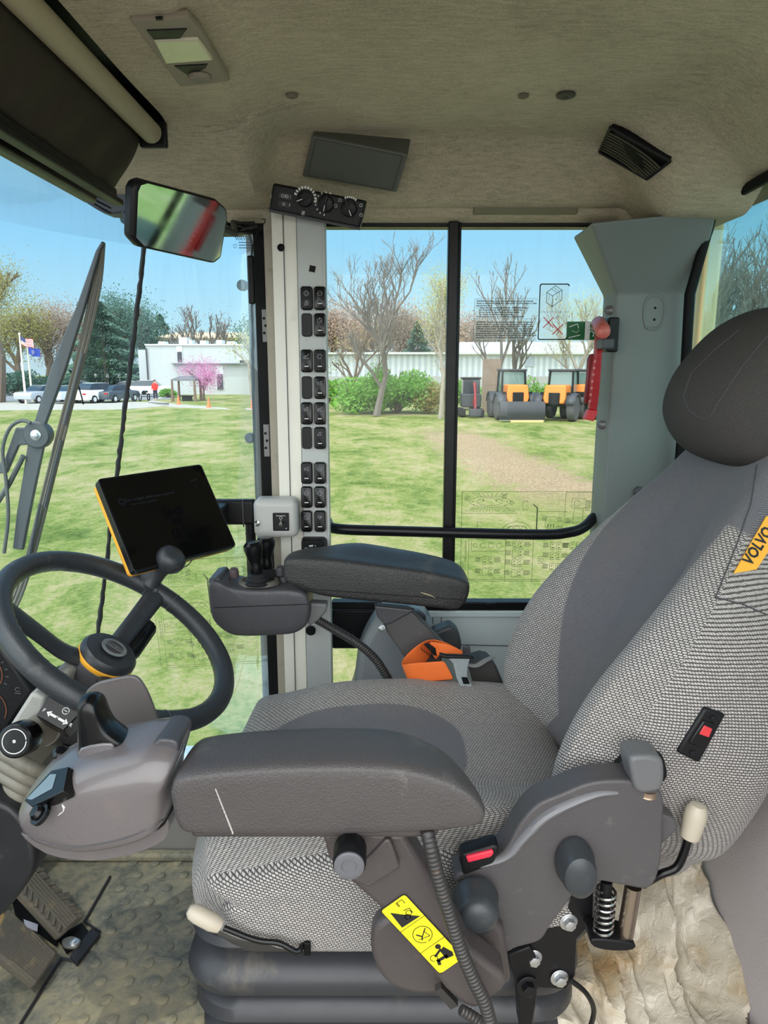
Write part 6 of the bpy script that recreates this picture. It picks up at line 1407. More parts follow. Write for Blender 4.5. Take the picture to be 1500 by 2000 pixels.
# ================================================================== OUTSIDE
def gx(px, Y): return U(px, 717, Y).x
def hz(py, Y): return U(750, py, Y).z-GZ
def grass():
    m, nb, bs = new_mat('lawn_grass'); pos = nb.n('ShaderNodeNewGeometry').outputs['Position']
    a = nb.noise(nb.n('ShaderNodeMapping', {0: pos, 3: (1, .6, 1)}).outputs[0], .5, 6., .62, .4); b = nb.noise(pos, 14., 6., .8); c_ = nb.noise(nb.n('ShaderNodeMapping', {0: pos, 3: (1, .6, 1)}).outputs[0], 2.4, 5., .7, .6)
    x = nb.math('ADD', nb.math('MULTIPLY', a, .42), nb.math('ADD', nb.math('MULTIPLY', b, .34), nb.math('MULTIPLY', c_, .3)))
    col = nb.ramp(x, [(.40, srgb(74, 94, 46)), (.47, srgb(106, 124, 62)), (.52, srgb(134, 144, 82)), (.57, srgb(158, 152, 108)), (.66, srgb(182, 170, 136))])
    sp = nb.n('ShaderNodeSeparateXYZ', {0: pos})
    # worn vehicle track running away on the right
    Xc = nb.math('ADD', nb.math('MULTIPLY', nb.math('SUBTRACT', sp.outputs[1], 17.), -.085), 4.2)
    d = nb.math('ABSOLUTE', nb.math('SUBTRACT', sp.outputs[0], Xc))
    d = nb.math('ADD', d, nb.math('MULTIPLY', nb.math('SUBTRACT', c_, .5), 4.5))
    m1 = nb.n('ShaderNodeMapRange', {0: d, 1: .9, 2: 1.7, 3: 1., 4: 0.}).outputs[0]
    m2 = nb.n('ShaderNodeMapRange', {0: sp.outputs[1], 1: 13., 2: 17.}).outputs[0]; m3 = nb.n('ShaderNodeMapRange', {0: sp.outputs[1], 1: 31., 2: 35., 3: 1., 4: 0.}).outputs[0]
    mm = nb.math('MULTIPLY', m1, nb.math('MULTIPLY', m2, m3))
    dirtc = nb.ramp(b, [(.35, srgb(128, 104, 82)), (.55, srgb(180, 156, 130)), (.7, srgb(206, 188, 164))])
    col = nb.mix(nb.math('MULTIPLY', mm, .85), col, dirtc)
    near = nb.n('ShaderNodeMapRange', {0: nb.math('ADD', sp.outputs[1], nb.math('MULTIPLY', c_, 1.5)), 1: 3.6, 2: 4.6, 3: 1., 4: 0.}).outputs[0]
    col = nb.mix(near, col, nb.ramp(b, [(.35, srgb(128, 122, 114)), (.65, srgb(168, 160, 148))]))  # unseen gravel by the cab, added to keep green bounce off the interior
    nb.t.links.new(col, bs.inputs['Base Color']); bs.inputs['Roughness'].default_value = .95; bs.inputs['Specular IOR Level'].default_value = .1
    bmp = nb.n('ShaderNodeBump', {'Height': b, 'Strength': .6, 'Distance': .05}); nb.t.links.new(bmp.outputs[0], bs.inputs['Normal']); return m
g = G(); g.box2((-160, -40, GZ-.3), (160, 260, GZ)); lawn = struct(obj('ground', g, grass(), smooth=False))
asph = mat('asphalt', srgb(132, 134, 138), .9, vs=3.); conc = mat('pale_concrete_path', srgb(172, 168, 158), .9, vs=2.)
def slab(pts, m, nm, h=.02):
    g = G(); g.prism([UZ(x, y, GZ+.001) for x, y in pts], (0, 0, h)); return struct(obj(nm, g, m, smooth=False))
slab([(-300, 788), (60, 785), (200, 783), (330, 787), (330, 793), (240, 800), (60, 801), (-300, 806)], conc, 'driveway')
slab([(130, 741), (420, 741), (400, 757), (330, 780), (200, 782), (60, 784), (-150, 784), (60, 762)], asph, 'parking_area', .012)
slab([(330, 768), (345, 772), (300, 782), (340, 789), (440, 797), (450, 800), (330, 795), (285, 786)], conc, 'footpath')
slab([(480, 797), (512, 797), (512, 801), (480, 801)], conc, 'footpath.001')
# ---- buildings
bwhite = mat('painted_brick_white', srgb(178, 181, 181), .8, var=.03, bump=.3, bs_=8); bdark = mat('building_dark_glass', srgb(44, 50, 56), .3); btan = mat('tan_roof', srgb(205, 180, 148), .8); bgrey = mat('pale_grey_sheet', srgb(205, 212, 214), .6, var=.03)
Y1 = 78.0
b1 = thing('office_building', 'white two-storey flat-roofed office building with narrow dark windows behind the redbud', 'building', (gx(395, Y1), Y1, GZ))
g = G(); g.box2((gx(287, Y1), Y1, GZ), (gx(560, Y1), Y1+18, GZ+hz(674, Y1))); part('main_wall', g, bwhite, b1, smooth=False)
g = G(); g.box2((gx(256, Y1), Y1+2.5, GZ), (gx(287, Y1), Y1+16, GZ+hz(682, Y1))); part('side_wing', g, bwhite, b1, smooth=False)
g = G(); g.box2((gx(286, Y1), Y1-.15, GZ+hz(674, Y1)-.05), (gx(561, Y1), Y1+18.1, GZ+hz(672, Y1))); part('parapet', g, bgrey, b1, smooth=False)
for x0, y0, x1, y1 in ((347, 676, 358, 708), (422, 714, 436, 762), (468, 700, 480, 710)):
    g = G(); g.box2((gx(x0, Y1), Y1-.08, GZ+hz(y1, Y1)), (gx(x1, Y1), Y1+.1, GZ+hz(y0, Y1))); w_ = part('window', g, bgrey, b1, smooth=False)
    g = G(); mid = y0+(y1-y0)*.35; g.box2((gx(x0+1, Y1), Y1-.12, GZ+hz(y1-1, Y1)), (gx(x1-1, Y1), Y1-.05, GZ+hz(mid, Y1))); part('pane', g, bdark, w_, smooth=False)
g = G(); g.box2((gx(338, Y1), Y1-.6, GZ+hz(711, Y1)), (gx(505, Y1), Y1, GZ+hz(709, Y1))); part('canopy_line', g, mat('canopy_grey', srgb(120, 125, 128), .6), b1, smooth=False)
g = G(); g.cyl((gx(288.5, Y1), Y1-.15, GZ), (gx(288.5, Y1), Y1-.15, GZ+hz(680, Y1)), .09, 8); part('downpipe', g, podd, b1)
for x0, x1, y0 in ((312, 324, 667), (352, 368, 659), (371, 377, 664), (393, 404, 665), (425, 436, 664), (445, 460, 667)):
    g = G(); g.box2((gx(x0, Y1+4), Y1+4, GZ+hz(674, Y1)), (gx(x1, Y1+4), Y1+5.5, GZ+hz(y0, Y1+4))); part('roof_unit', g, bgrey, b1, smooth=False)
Y2 = 118.0
b2 = thing('warehouse', 'long tan-roofed warehouse rising behind the white office building', 'building', (gx(420, Y2), Y2, GZ))
g = G(); g.box2((gx(300, Y2), Y2, GZ), (gx(560, Y2), Y2+20, GZ+hz(660, Y2))); part('wall', g, bgrey, b2, smooth=False)
g = G(); a = [(gx(298, Y2), Y2-.5, GZ+hz(660, Y2)), (gx(562, Y2), Y2-.5, GZ+hz(660, Y2)), (gx(562, Y2), Y2+9, GZ+hz(644, Y2)), (gx(318, Y2), Y2+9, GZ+hz(644, Y2))]; g.prism(a, (0, .3, -.4)); part('roof', g, btan, b2, smooth=False)
g = G(); g.cyl((gx(313, Y2), Y2-2, GZ), (gx(313, Y2), Y2-2, GZ+hz(618, Y2)), .15, 8); part('mast', g, bgrey, b2)
Y3 = 70.0
ribm, nb, bs = new_mat('ribbed_white_cladding'); tcn = nb.n('ShaderNodeTexCoord').outputs['Object']; wv = nb.n('ShaderNodeTexWave', {'Vector': tcn, 'Scale': .55, 'Distortion': 0.}, bands_direction='X').outputs['Fac']; nb.t.links.new(nb.mix(wv, srgb(146, 156, 160), srgb(176, 183, 185)), bs.inputs['Base Color']); bs.inputs['Roughness'].default_value = .6
b3 = thing('industrial_hall', 'long low white ribbed industrial hall behind bushes and wheel loaders', 'building', (gx(900, Y3), Y3, GZ))
g = G(); g.box2((gx(520, Y3), Y3, GZ), (gx(1420, Y3), Y3+30, GZ+hz(690, Y3))); part('cladding', g, ribm, b3, smooth=False)
g = G(); g.box2((gx(515, Y3), Y3-.5, GZ+hz(692, Y3)), (gx(1425, Y3), Y3+30.5, GZ+hz(688, Y3))); part('eave', g, bwhite, b3, smooth=False)
g = G(); a = [(gx(895, Y3), Y3-.3, GZ+hz(688, Y3)), (gx(1425, Y3), Y3-.3, GZ+hz(688, Y3)), (gx(1425, Y3), Y3+14, GZ+hz(668, Y3+14)), (gx(895, Y3), Y3+14, GZ+hz(668, Y3+14))]; g.prism(a, (0, .3, -.4)); part('roof_slope', g, bwhite, b3, smooth=False)
for x0, x1 in ((1026, 1044), (1150, 1166)):
    g = G(); g.box2((gx(x0, Y3), Y3-.06, GZ+hz(716, Y3)), (gx(x1, Y3), Y3+.1, GZ+hz(698, Y3))); part('window', g, mat('window_grey_%d' % x0, srgb(140, 150, 158), .3), b3, smooth=False)
g = G(); g.box2((gx(640, Y3), Y3-.4, GZ), (gx(1200, Y3), Y3, GZ+hz(735, Y3))); part('plinth', g, mat('plinth_grey', srgb(150, 152, 150), .8), b3, smooth=False)
# wooden stack/fence
c = UZ(961, 812, GZ); Yc = c.y+3
wd_ = thing('wooden_fence_panel', 'tall brown slatted wooden panel left of the first wheel loader', 'fence', (gx(961, Yc), Yc, GZ))
g = G(); x0, x1 = gx(943, Yc), gx(979, Yc); n = 8
for k in range(n): g.box2((x0+(x1-x0)*k/n, Yc, GZ), (x0+(x1-x0)*(k+.85)/n, Yc+.06, GZ+hz(701, Yc)))
part('slats', g, mat('weathered_wood', srgb(132, 112, 96), .85, var=.2, vs=4.), wd_, smooth=False)
g = G()
for zz_ in (.5, 1.7, 2.8): g.box2((x0, Yc+.06, GZ+zz_), (x1, Yc+.12, GZ+zz_+.12))
part('rails', g, MATS['weathered_wood'], wd_, smooth=False)
# ---- vegetation
def bark(n, c): return mat(n, c, .9, var=.2, vs=3.)
bk_grey = bark('grey_bark', srgb(104, 98, 92)); bk_brown = bark('brown_bark', srgb(108, 92, 80)); bk_pale = bark('pale_bark', srgb(150, 142, 130))
def leafm(n, c, v=.25):
    m, nb, bs = new_mat(n); tc = nb.n('ShaderNodeTexCoord').outputs['Object']; f_ = nb.noise(tc, 1.2, 4., .7)
    a = tuple(x*(1-v) for x in c[:3])+(1,); b = tuple(min(1, x*(1+v)) for x in c[:3])+(1,)
    cc = nb.mix(f_, a, b); nb.t.links.new(cc, bs.inputs['Base Color']); bs.inputs['Roughness'].default_value = .7
    tr = nb.n('ShaderNodeBsdfTranslucent', {0: cc}); mx = nb.n('ShaderNodeMixShader', {0: .35, 1: bs.outputs[0], 2: tr.outputs[0]})
    out = [n for n in nb.t.nodes if n.type == 'OUTPUT_MATERIAL'][0]; nb.t.links.new(mx.outputs[0], out.inputs[0]); return m
lf_green = leafm('fresh_green_leaves', srgb(112, 160, 66)); lf_bush = leafm('bush_green_leaves', srgb(116, 164, 68), .4); lf_olive = leafm('olive_buds', srgb(150, 142, 76)); lf_yel = leafm('yellow_green_leaves', srgb(178, 178, 104)); lf_red = leafm('reddish_buds', srgb(172, 148, 130)); lf_brown = leafm('brown_buds', srgb(150, 136, 118)); lf_dark = leafm('dark_conifer_needles', srgb(66, 98, 84)); lf_pink = leafm('redbud_blossom', srgb(214, 140, 186)); lf_pine = leafm('pine_needles', srgb(88, 118, 102))
def grow(rnd, H, levels=5, spread=.55, up=.25, trunk=.30, r0=None, split=(2, 3), lean=(0, 0), shrink=.72):
    segs = []; tips = []
    r0 = r0 or H*.022
    def br(p, d, L, r, lv):
        n = 3; q = p.copy(); dd = d.copy()
        P = [q.copy()]
        for i in range(n):
            dd = (dd+Vector((rnd.uniform(-1, 1), rnd.uniform(-1, 1), rnd.uniform(-.5, 1)))*.11).normalized(); q = q+dd*L/n; P.append(q.copy())
        segs.append((P, r, r*.68))
        if lv == 0 : tips.append(q); return
        if lv <= 2: tips.append(q)
        k = rnd.randint(*split)
        for i in range(k):
            a = rnd.uniform(0, 2*pi)+i*2*pi/k; s = spread*rnd.uniform(.6, 1.25)
            nd = (dd+Vector((cos(a)*s, sin(a)*s, up*rnd.uniform(0, 1)))).normalized(); br(q, nd, L*shrink*rnd.uniform(.75, 1.15), r*.64, lv-1)
        if lv >= 2:
            a = rnd.uniform(0, 2*pi); m_ = P[2]; nd = (dd+Vector((cos(a), sin(a), .2))*.9).normalized(); br(m_, nd, L*shrink*.8, r*.5, lv-2)
    br(Vector((0, 0, 0)), Vector((lean[0], lean[1], 1)).normalized(), trunk, r0/H, levels)
    zm = max(p.z for P, _, _ in segs for p in P); s = H/zm
    mx = sum(t.x for t in tips)/len(tips); my = sum(t.y for t in tips)/len(tips); mz = sum(t.z for t in tips)/len(tips)
    def fx(p): k = p.z/mz; return Vector(((p.x-mx*k)*s, (p.y-my*k)*s, p.z*s))
    segs = [([fx(p) for p in P], max(a*s*1.0, .012), max(b*s, .010)) for P, a, b in segs]; return segs, [fx(t) for t in tips]
def add_leaves(g, rnd, tips, n, rad, sz, squash=1.):
    for _ in range(n):
        c = rnd.choice(tips); p = c+Vector((rnd.gauss(0, rad), rnd.gauss(0, rad), rnd.gauss(0, rad*squash)))
        a = Vector((rnd.uniform(-1, 1), rnd.uniform(-1, 1), rnd.uniform(-1, 1))).normalized(); b = a.orthogonal().normalized(); s = sz*rnd.uniform(.6, 1.4)
        g.bm.faces.new([g.bm.verts.new(p+v) for v in (a*s, b*s*.6, -a*s, -b*s*.6)])
def tree(px, Y, top, label, barkm, leaf=None, nl=0, sz=.14, rad=.5, seed=1, name='tree', group=None, X=None, base_off=0, **k):
    rnd = random.Random(seed); H = hz(top, Y); x = gx(px, Y) if X is None else X
    t = thing(name, label, 'tree', (x, Y, GZ), group); segs, tips = grow(rnd, H, **k); g = G()
    for P, a, b in segs:
        n = 6 if a > .08 else (4 if a > .03 else 3); P2 = [p+Vector((x, Y, GZ)) for p in P]; g.tube(P2, [a+(b-a)*i/(len(P)-1) for i in range(len(P))], n, cap=False)
    part('trunk_and_branches', g, barkm, t, recalc=False)
    if leaf:
        g = G(); add_leaves(g, rnd, [p+Vector((x, Y, GZ)) for p in tips], nl, rad, sz); part('foliage', g, leaf, t, smooth=False, recalc=False)
    return t
def conifer(px, Y, top, w, label, leaf, seed, group=None, n=6000, sz=.22):
    rnd = random.Random(seed); H = hz(top, Y); x = gx(px, Y); t = thing('conifer', label, 'tree', (x, Y, GZ), group)
    g = G(); g.tube([(x, Y, GZ), (x, Y, GZ+H*.95)], [H*.02, .03], 6); part('trunk', g, bk_brown, t)
    g = G(); R_ = w/2
    for _ in range(n):
        h = rnd.random()**1.1; a = rnd.uniform(0, 2*pi); rr = R_*(1-h)**.75*(.55+.45*rnd.random())*(1+.25*sin(h*40+a*2)); p = Vector((x+cos(a)*rr, Y+sin(a)*rr, GZ+H*(.1+.9*h)))
        d = Vector((cos(a), sin(a), rnd.uniform(-.6, .3))).normalized(); s = sz*rnd.uniform(.6, 1.3); b = d.orthogonal().normalized()*.5
        g.bm.faces.new([g.bm.verts.new(p+v) for v in (d*s, b*s, -d*s, -b*s)])
    part('foliage', g, leaf, t, smooth=False, recalc=False); return t
def bush(px, Y, top, w, label, leaf, seed, n=2200, sz=.16, group=None, name='bush', base=0.):
    rnd = random.Random(seed); H = hz(top, Y); x = gx(px, Y); t = thing(name, label, 'bush', (x, Y, GZ), group)
    g = G()
    for k in range(14): a = rnd.uniform(0, 2*pi); g.tube([(x+cos(a)*.15, Y+sin(a)*.15, GZ), (x+cos(a)*w*.25*rnd.random(), Y+sin(a)*w*.2*rnd.random(), GZ+H*.5), (x+cos(a)*w*.45*rnd.random(), Y+sin(a)*w*.4, GZ+H*rnd.uniform(.6, .95))], [.04, .03, .012], 4)
    part('stems', g, bk_brown, t)
    g = G(); lobes = [(rnd.uniform(-.35, .35)*w, rnd.uniform(-.25, .25)*w, rnd.uniform(.3, .75)*H, rnd.uniform(.22, .34)) for _ in range(9)]
    for _ in range(n):
        lx, ly, lz, lr = rnd.choice(lobes); d = Vector((rnd.gauss(0, 1), rnd.gauss(0, 1), rnd.gauss(0, 1))).normalized()*(rnd.random()**.4); p = Vector((x+lx+d.x*lr*w*.9, Y+ly+d.y*lr*w*.9, max(GZ+.05+base, GZ+lz+d.z*lr*H*1.0)))
        a = Vector((rnd.uniform(-1, 1), rnd.uniform(-1, 1), rnd.uniform(-1, 1))).normalized(); b = a.orthogonal().normalized(); s = sz*rnd.uniform(.6, 1.4)
        g.bm.faces.new([g.bm.verts.new(p+v) for v in (a*s, b*s*.6, -a*s, -b*s*.6)])
    part('foliage', g, leaf, t, smooth=False, recalc=False); return t
# centre: the big bare tree in the side window
tree(735, 43, 446, 'tall bare budding tree in the middle of the side window', bk_grey, lf_brown, 900, .03, .4, seed=26, levels=7, spread=.50, up=.30, trunk=.28, r0=.32, split=(2, 3), shrink=.78)
tree(862, 41, 535, 'slender pale yellow-green tree left of the window divider', bk_pale, lf_yel, 7000, .035, .4, seed=4, levels=6, spread=.36, up=.5, trunk=.2, r0=.12)
tree(975, 52, 495, 'bare thin-twigged tree behind the warning decal', bk_grey, None, 0, seed=9, levels=6, spread=.42, up=.7, trunk=.16, r0=.11)
tree(1010, 56, 560, 'bare multi-stemmed tree right of the wooden panel', bk_grey, lf_yel, 150, .05, .4, seed=13, levels=5, spread=.5, up=.6, trunk=.12, r0=.10)
tree(1128, 54, 575, 'yellow-green budding tree behind the green exit decal', bk_pale, lf_yel, 7000, .04, .45, seed=14, levels=6, spread=.5, up=.4, trunk=.2, r0=.13)
tree(690, 50, 640, 'small bare crooked tree beside the front pillar', bk_brown, lf_olive, 500, .06, .4, seed=17, levels=4, spread=.7, up=.1, trunk=.2, r0=.1)
bush(690, 46, 728, 5.6, 'bright green bush at the left end of the hedge row', lf_bush, 1, n=4200, sz=.11)
bush(775, 46.5, 716, 5.0, 'green bush below the tall bare tree', lf_bush, 2, n=4200, sz=.11)
bush(738, 44.6, 702, 2.0, 'ivy-like green shrub climbing round the trunk of the tall bare tree', lf_bush, 22, n=1600, sz=.09)
bush(835, 46, 745, 3.2, 'brownish green bush left of the window divider', lf_olive, 3, n=2200, sz=.10)
bush(1060, 52, 735, 3.2, 'green shrub between the wheel loaders', lf_green, 4, n=2200, sz=.10)
bush(925, 50, 742, 3.4, 'dark green shrub behind the small dark machine', lf_green, 5, n=2000, sz=.10)
bush(645, 60, 738, 4.2, 'low green shrub at the foot of the front pillar', lf_green, 6, n=1800, sz=.12)
for i, (px, top) in enumerate(((600, 640), (628, 615), (655, 625), (682, 612), (708, 622), (748, 618), (778, 606), (800, 622), (858, 625), (890, 630), (925, 640), (960, 632))):
    tree(px, 108+i % 3*3, top, 'brownish wood-edge tree beyond the white industrial hall', bk_brown, lf_red if i % 2 else lf_brown, 4200, .14, 1.3, seed=40+i, group='brown wood edge beyond the industrial hall', name='wood_edge_tree', levels=4, spread=.45, up=.5, trunk=.2, r0=.2)
conifer(815, 104, 628, 5.5, 'dark green conifer seen between bare trees beyond the hall', lf_dark, 3, n=5000)
# left: through the windscreen and front glass
tree(-18, 60, 525, 'big olive spring tree with thick trunk at the left edge', bk_brown, lf_olive, 12000, .06, .7, seed=31, levels=6, spread=.5, up=.25, trunk=.22, r0=.5)
tree(35, 95, 600, 'wide olive-leaved tree behind the flagpoles', bk_brown, lf_olive, 9000, .11, 1.1, seed=33, levels=5, spread=.6, up=.2, trunk=.2, r0=.3)
tree(92, 100, 606, 'reddish budding tree right of the flagpoles', bk_brown, lf_red, 9000, .10, 1.2, seed=34, levels=5, spread=.55, up=.3, trunk=.18, r0=.3)
tree(150, 104, 618, 'pale pinkish tree behind the wiper blade', bk_grey, lf_red, 8000, .10, 1.2, seed=36, levels=5, spread=.5, up=.4, trunk=.2, r0=.25)
tree(232, 98, 600, 'mid green rounded tree left of the seam in the glass', bk_brown, lf_pine, 9000, .12, 1.2, seed=38, levels=5, spread=.5, up=.3, trunk=.16, r0=.3)
conifer(205, 92, 590, 9.5, 'tall dark pine behind the parked cars', lf_pine, 5, n=11000, sz=.24)
conifer(186, 100, 640, 6.5, 'broad green conifer just right of the wiper', lf_green, 6, n=6000)
tree(282, 112, 600, 'green leafy tree right of the seam in the glass', bk_brown, lf_pine, 9000, .12, 1.3, seed=44, levels=5, spread=.5, up=.3, trunk=.16, r0=.3)
conifer(318, 125, 614, 8, 'dark conifer beside the white mast', lf_dark, 7, n=5000)
tree(363, 105, 590, 'bare spreading tree above the office roof', bk_grey, lf_brown, 200, .1, .8, seed=46, levels=6, spread=.5, up=.4, trunk=.2, r0=.25)
tree(412, 108, 608, 'second bare tree above the office roof, farther right', bk_grey, lf_brown, 200, .1, .8, seed=47, levels=5, spread=.5, up=.4, trunk=.2, r0=.22)
tree(440, 115, 622, 'small bare tree above the right part of the office roof', bk_grey, lf_brown, 200, .1, .8, seed=48, levels=5, spread=.5, up=.4, trunk=.2, r0=.2)
tree(484, 120, 630, 'green tree above the office roof beside the pillar', bk_brown, lf_pine, 1400, .2, 1., seed=49, levels=4, spread=.5, up=.4, trunk=.2, r0=.2)
tree(490, 60, 650, 'thin bare tree standing before the office wall near the pillar', bk_pale, lf_yel, 700, .07, .5, seed=50, levels=5, spread=.6, up=.1, trunk=.18, r0=.1)
tree(396, 64, 708, 'pink flowering redbud tree in front of the white office building', bk_brown, lf_pink, 5200, .045, .5, seed=52, levels=5, spread=.85, up=.1, trunk=.3, r0=.1, name='redbud_tree')
bush(326, 70, 756, 1.9, 'round green shrub beside the covered seating', lf_green, 8, n=900, sz=.08)
bush(25, 75, 718, 5, 'dark low hedge behind the flagpoles', lf_dark, 9, n=2400, sz=.14)
bush(84, 80, 724, 8, 'dark brown-green hedge right of the flagpoles', lf_dark, 10, n=2600, sz=.16)
for i, px in enumerate((160, 190, 222, 250)):
    bush(px, 95, 722, 6, 'low green verge shrub along the far edge of the car park', lf_pine, 60+i, n=1000, sz=.2, group='verge shrubs along the car park')
# behind the rear window: bare tree
def rear_tree(px, Y, top, seed, lab, **k): return tree(0, Y, top, lab, bk_grey, None, 0, seed=seed, X=U(px, 600, Y).x, **k)
rear_tree(1412, 24, 452, 71, 'bare forked tree seen through the tinted rear window, left trunk', levels=7, spread=.42, up=.6, trunk=.14, r0=.12, shrink=.8)
rear_tree(1450, 26, 400, 72, 'bare tree with many upright limbs seen through the rear window, right trunk', levels=7, spread=.45, up=.6, trunk=.12, r0=.14, shrink=.8)
rear_tree(1540, 30, 380, 73, 'bare tree farthest right beyond the rear window', levels=6, spread=.45, up=.5, trunk=.14, r0=.12, shrink=.8)
# ---- flagpoles
polem = mat('pole_cream', srgb(226, 220, 200), .5)
def flagpole(px, top, Y, lab, kind):
    x = gx(px, Y); H = hz(top, Y); t = thing('flagpole', lab, 'flagpole', (x, Y, GZ)); g = G(); g.tube([(x, Y, GZ), (x, Y, GZ+H)], [.10, .055], 10); g.ell((x, Y, GZ+H+.08), (.1, .1, .1), 8); part('pole', g, polem, t)
    w, h = .95, .62
    zt_ = GZ+H-.15
    def fp_(u, v): return Vector((x+.08+w*u*.9, Y-.25*sin(u*5), zt_-h*v-.38*u**1.5*(.6+.2*v)+.05*sin(u*9)))
    if kind == 0:
        for nm, m_, sel in (('red_stripes', mat('flag_red', srgb(200, 70, 70), .8), 0), ('white_stripes', mat('flag_white', srgb(235, 232, 230), .8), 1)):
            g = G()
            for k in range(13):
                if k % 2 == sel: g.grid([[fp_(i/10, k/13) for i in range((5 if k < 7 else 0), 11)], [fp_(i/10, (k+1)/13) for i in range((5 if k < 7 else 0), 11)]])
            part(nm, g, m_, t, recalc=False)
        g = G(); g.grid([[fp_(i/12, 0) for i in range(7)], [fp_(i/12, 7/13) for i in range(7)]]); part('canton', g, mat('flag_navy', srgb(50, 60, 110), .8), t, recalc=False)
    else:
        g = G(); g.grid([[fp_(i/10, v) for i in range(11)] for v in (0, .5, 1)]); part('flag', g, mat('flag_blue', srgb(50, 72, 170), .8), t, recalc=False)
        g = G(); c = fp_(.5, .5)-Vector((0, .06, 0)); g.ell(c, (.17, .01, .2), 10); part('flag_crest', g, mat('crest_pale', srgb(120, 125, 170), .8), t)
flagpole(44, 654, 58, 'taller flagpole flying a red, white and blue striped flag', 0)
flagpole(57, 674, 62, 'shorter flagpole flying a plain blue flag with a pale crest', 1)
# ---- cars
tyre = mat('tyre_black', srgb(30, 30, 32), .8); cglass = mat('car_glass', srgb(40, 52, 60), .15, coat=.5)
def car(px, Y, rz, colr, label, suv=False):
    x = gx(px, Y); t = thing('parked_car', label, 'car', (x, Y, GZ)); R = Matrix.Rotation(rz, 3, 'Z'); T = lambda v: Vector((x, Y, GZ))+R@Vector(v)
    paint = mat('car_paint_%d_%d' % (px, Y), colr, .3, .0, .03, coat=.6); top = 1.62 if suv else 1.42
    side = [(-2.2, .35), (-2.25, .7), (-2.1, .92), (-1.25, 1.0), (1.55, 1.02), (2.15, .92), (2.22, .6), (2.15, .3)]
    if suv: side[1:6] = [(-2.25, .8), (-2.15, 1.0), (-1.2, 1.08), (1.9, 1.1), (2.15, 1.0)]
    g = G(); secs = []
    for yy, s_ in ((-.88, .90), (-.84, .98), (-.6, 1.), (0, 1.01), (.6, 1.), (.84, .98), (.88, .90)):
        secs.append([T((a*(1 if abs(yy) < .8 else .985), yy, .35+(b-.35)*s_)) for a, b in side])
    g.loft(secs); part('body', g, paint, t, bevel=.05)
    cab_ = [(-1.25, .98), (-.55, top-.04), (-.3, top), (.9 if suv else .6, top), (1.3 if suv else 1.0, top-.05), (1.95 if suv else 1.7, 1.0)]
    g = G(); g.loft([[T((a*(.96 if b < 1.2 else 1), yy*(1.0 if b < 1.2 else .86), b)) for a, b in cab_] for yy in (-.8, .8)]); part('glasshouse', g, cglass, t, bevel=.04)
    g = G(); g.loft([[T((a, yy, z)) for a in (-.45, .85 if suv else .6)] + [T((a, yy, z+.03)) for a in (.85 if suv else .6, -.45)] for yy, z in ((-.66, top-.02), (0, top+.01), (.66, top-.02))]); part('roof', g, paint, t)
    for wx in (-1.4, 1.35):
        for wy in (-.82, .82):
            g = G(); a = R@Vector((0, 1, 0)); g.lathe([(.2, -.11), (.32, -.10), (.34, -.04), (.34, .04), (.32, .10), (.2, .11)], T((wx, wy, .34)), a, 18); wh = part('wheel', g, tyre, t)
            g = G(); g.lathe([(.19, -.115), (.19, .115)], T((wx, wy, .34)), a, 12); part('hub', g, MATS['pale_grey_sheet'], wh)
    for sx, cc, nm in ((-2.2, srgb(240, 240, 235), 'headlight'), (2.17, srgb(170, 30, 30), 'tail_light')):
        for wy in (-.62, .62): g = G(); g.box(T((sx, wy, .78)), (.12, .34, .14), R); part(nm, g, MATS.get(nm) or mat(nm, cc, .3), t, bevel=.03)
    return t
car(78, 60, radians(72), srgb(170, 176, 184), 'silver sedan at the left end of the front row of cars')
car(137, 59.5, radians(70), srgb(186, 196, 204), 'pale silver car partly behind the wiper blade')
car(186, 60, radians(250), srgb(232, 234, 234), 'white suv parked end-on just right of the wiper', True)
car(222, 61, radians(255), srgb(70, 80, 88), 'dark grey car beside the seam in the glass')
car(150, 82, radians(10), srgb(180, 40, 52), 'red car in the back row of the car park')
car(254, 78, radians(186), srgb(226, 230, 232), 'white car in the back row nearest the office wing')
car(290, 72, radians(186), srgb(238, 240, 240), 'white suv beside the person in red', True)
# motorcycle
x, Y = gx(278, 63), 63; mt = thing('motorcycle', 'small parked motorcycle at the edge of the car park', 'motorcycle', (x, Y, GZ))
for wx in (-.65, .65):
    g = G(); P = [Vector((x+wx*.5+cos(a)*.14, Y+wx, GZ+.32+sin(a)*.30)) for a in [2*pi*k/16 for k in range(17)]]; P = [Vector((x+wx*.3, Y+wx*.8+cos(a)*.30, GZ+.32+sin(a)*.30)) for a in [2*pi*k/16 for k in range(17)]]; g.tube(P, .05, 6); part('wheel', g, tyre, mt)
g = G(); g.tube([(x-.2, Y-.5, GZ+.32), (x-.08, Y-.3, GZ+1.0)], .04, 6); g.tube([(x-.4, Y-.3, GZ+1.05), (x+.2, Y-.3, GZ+1.05)], .03, 6); part('fork_and_bars', g, steel, mt)
g = G(); g.ell((x, Y, GZ+.72), (.17, .45, .2), 12); g.ell((x+.05, Y+.4, GZ+.8), (.15, .35, .1), 12); part('tank_and_seat', g, black, mt)
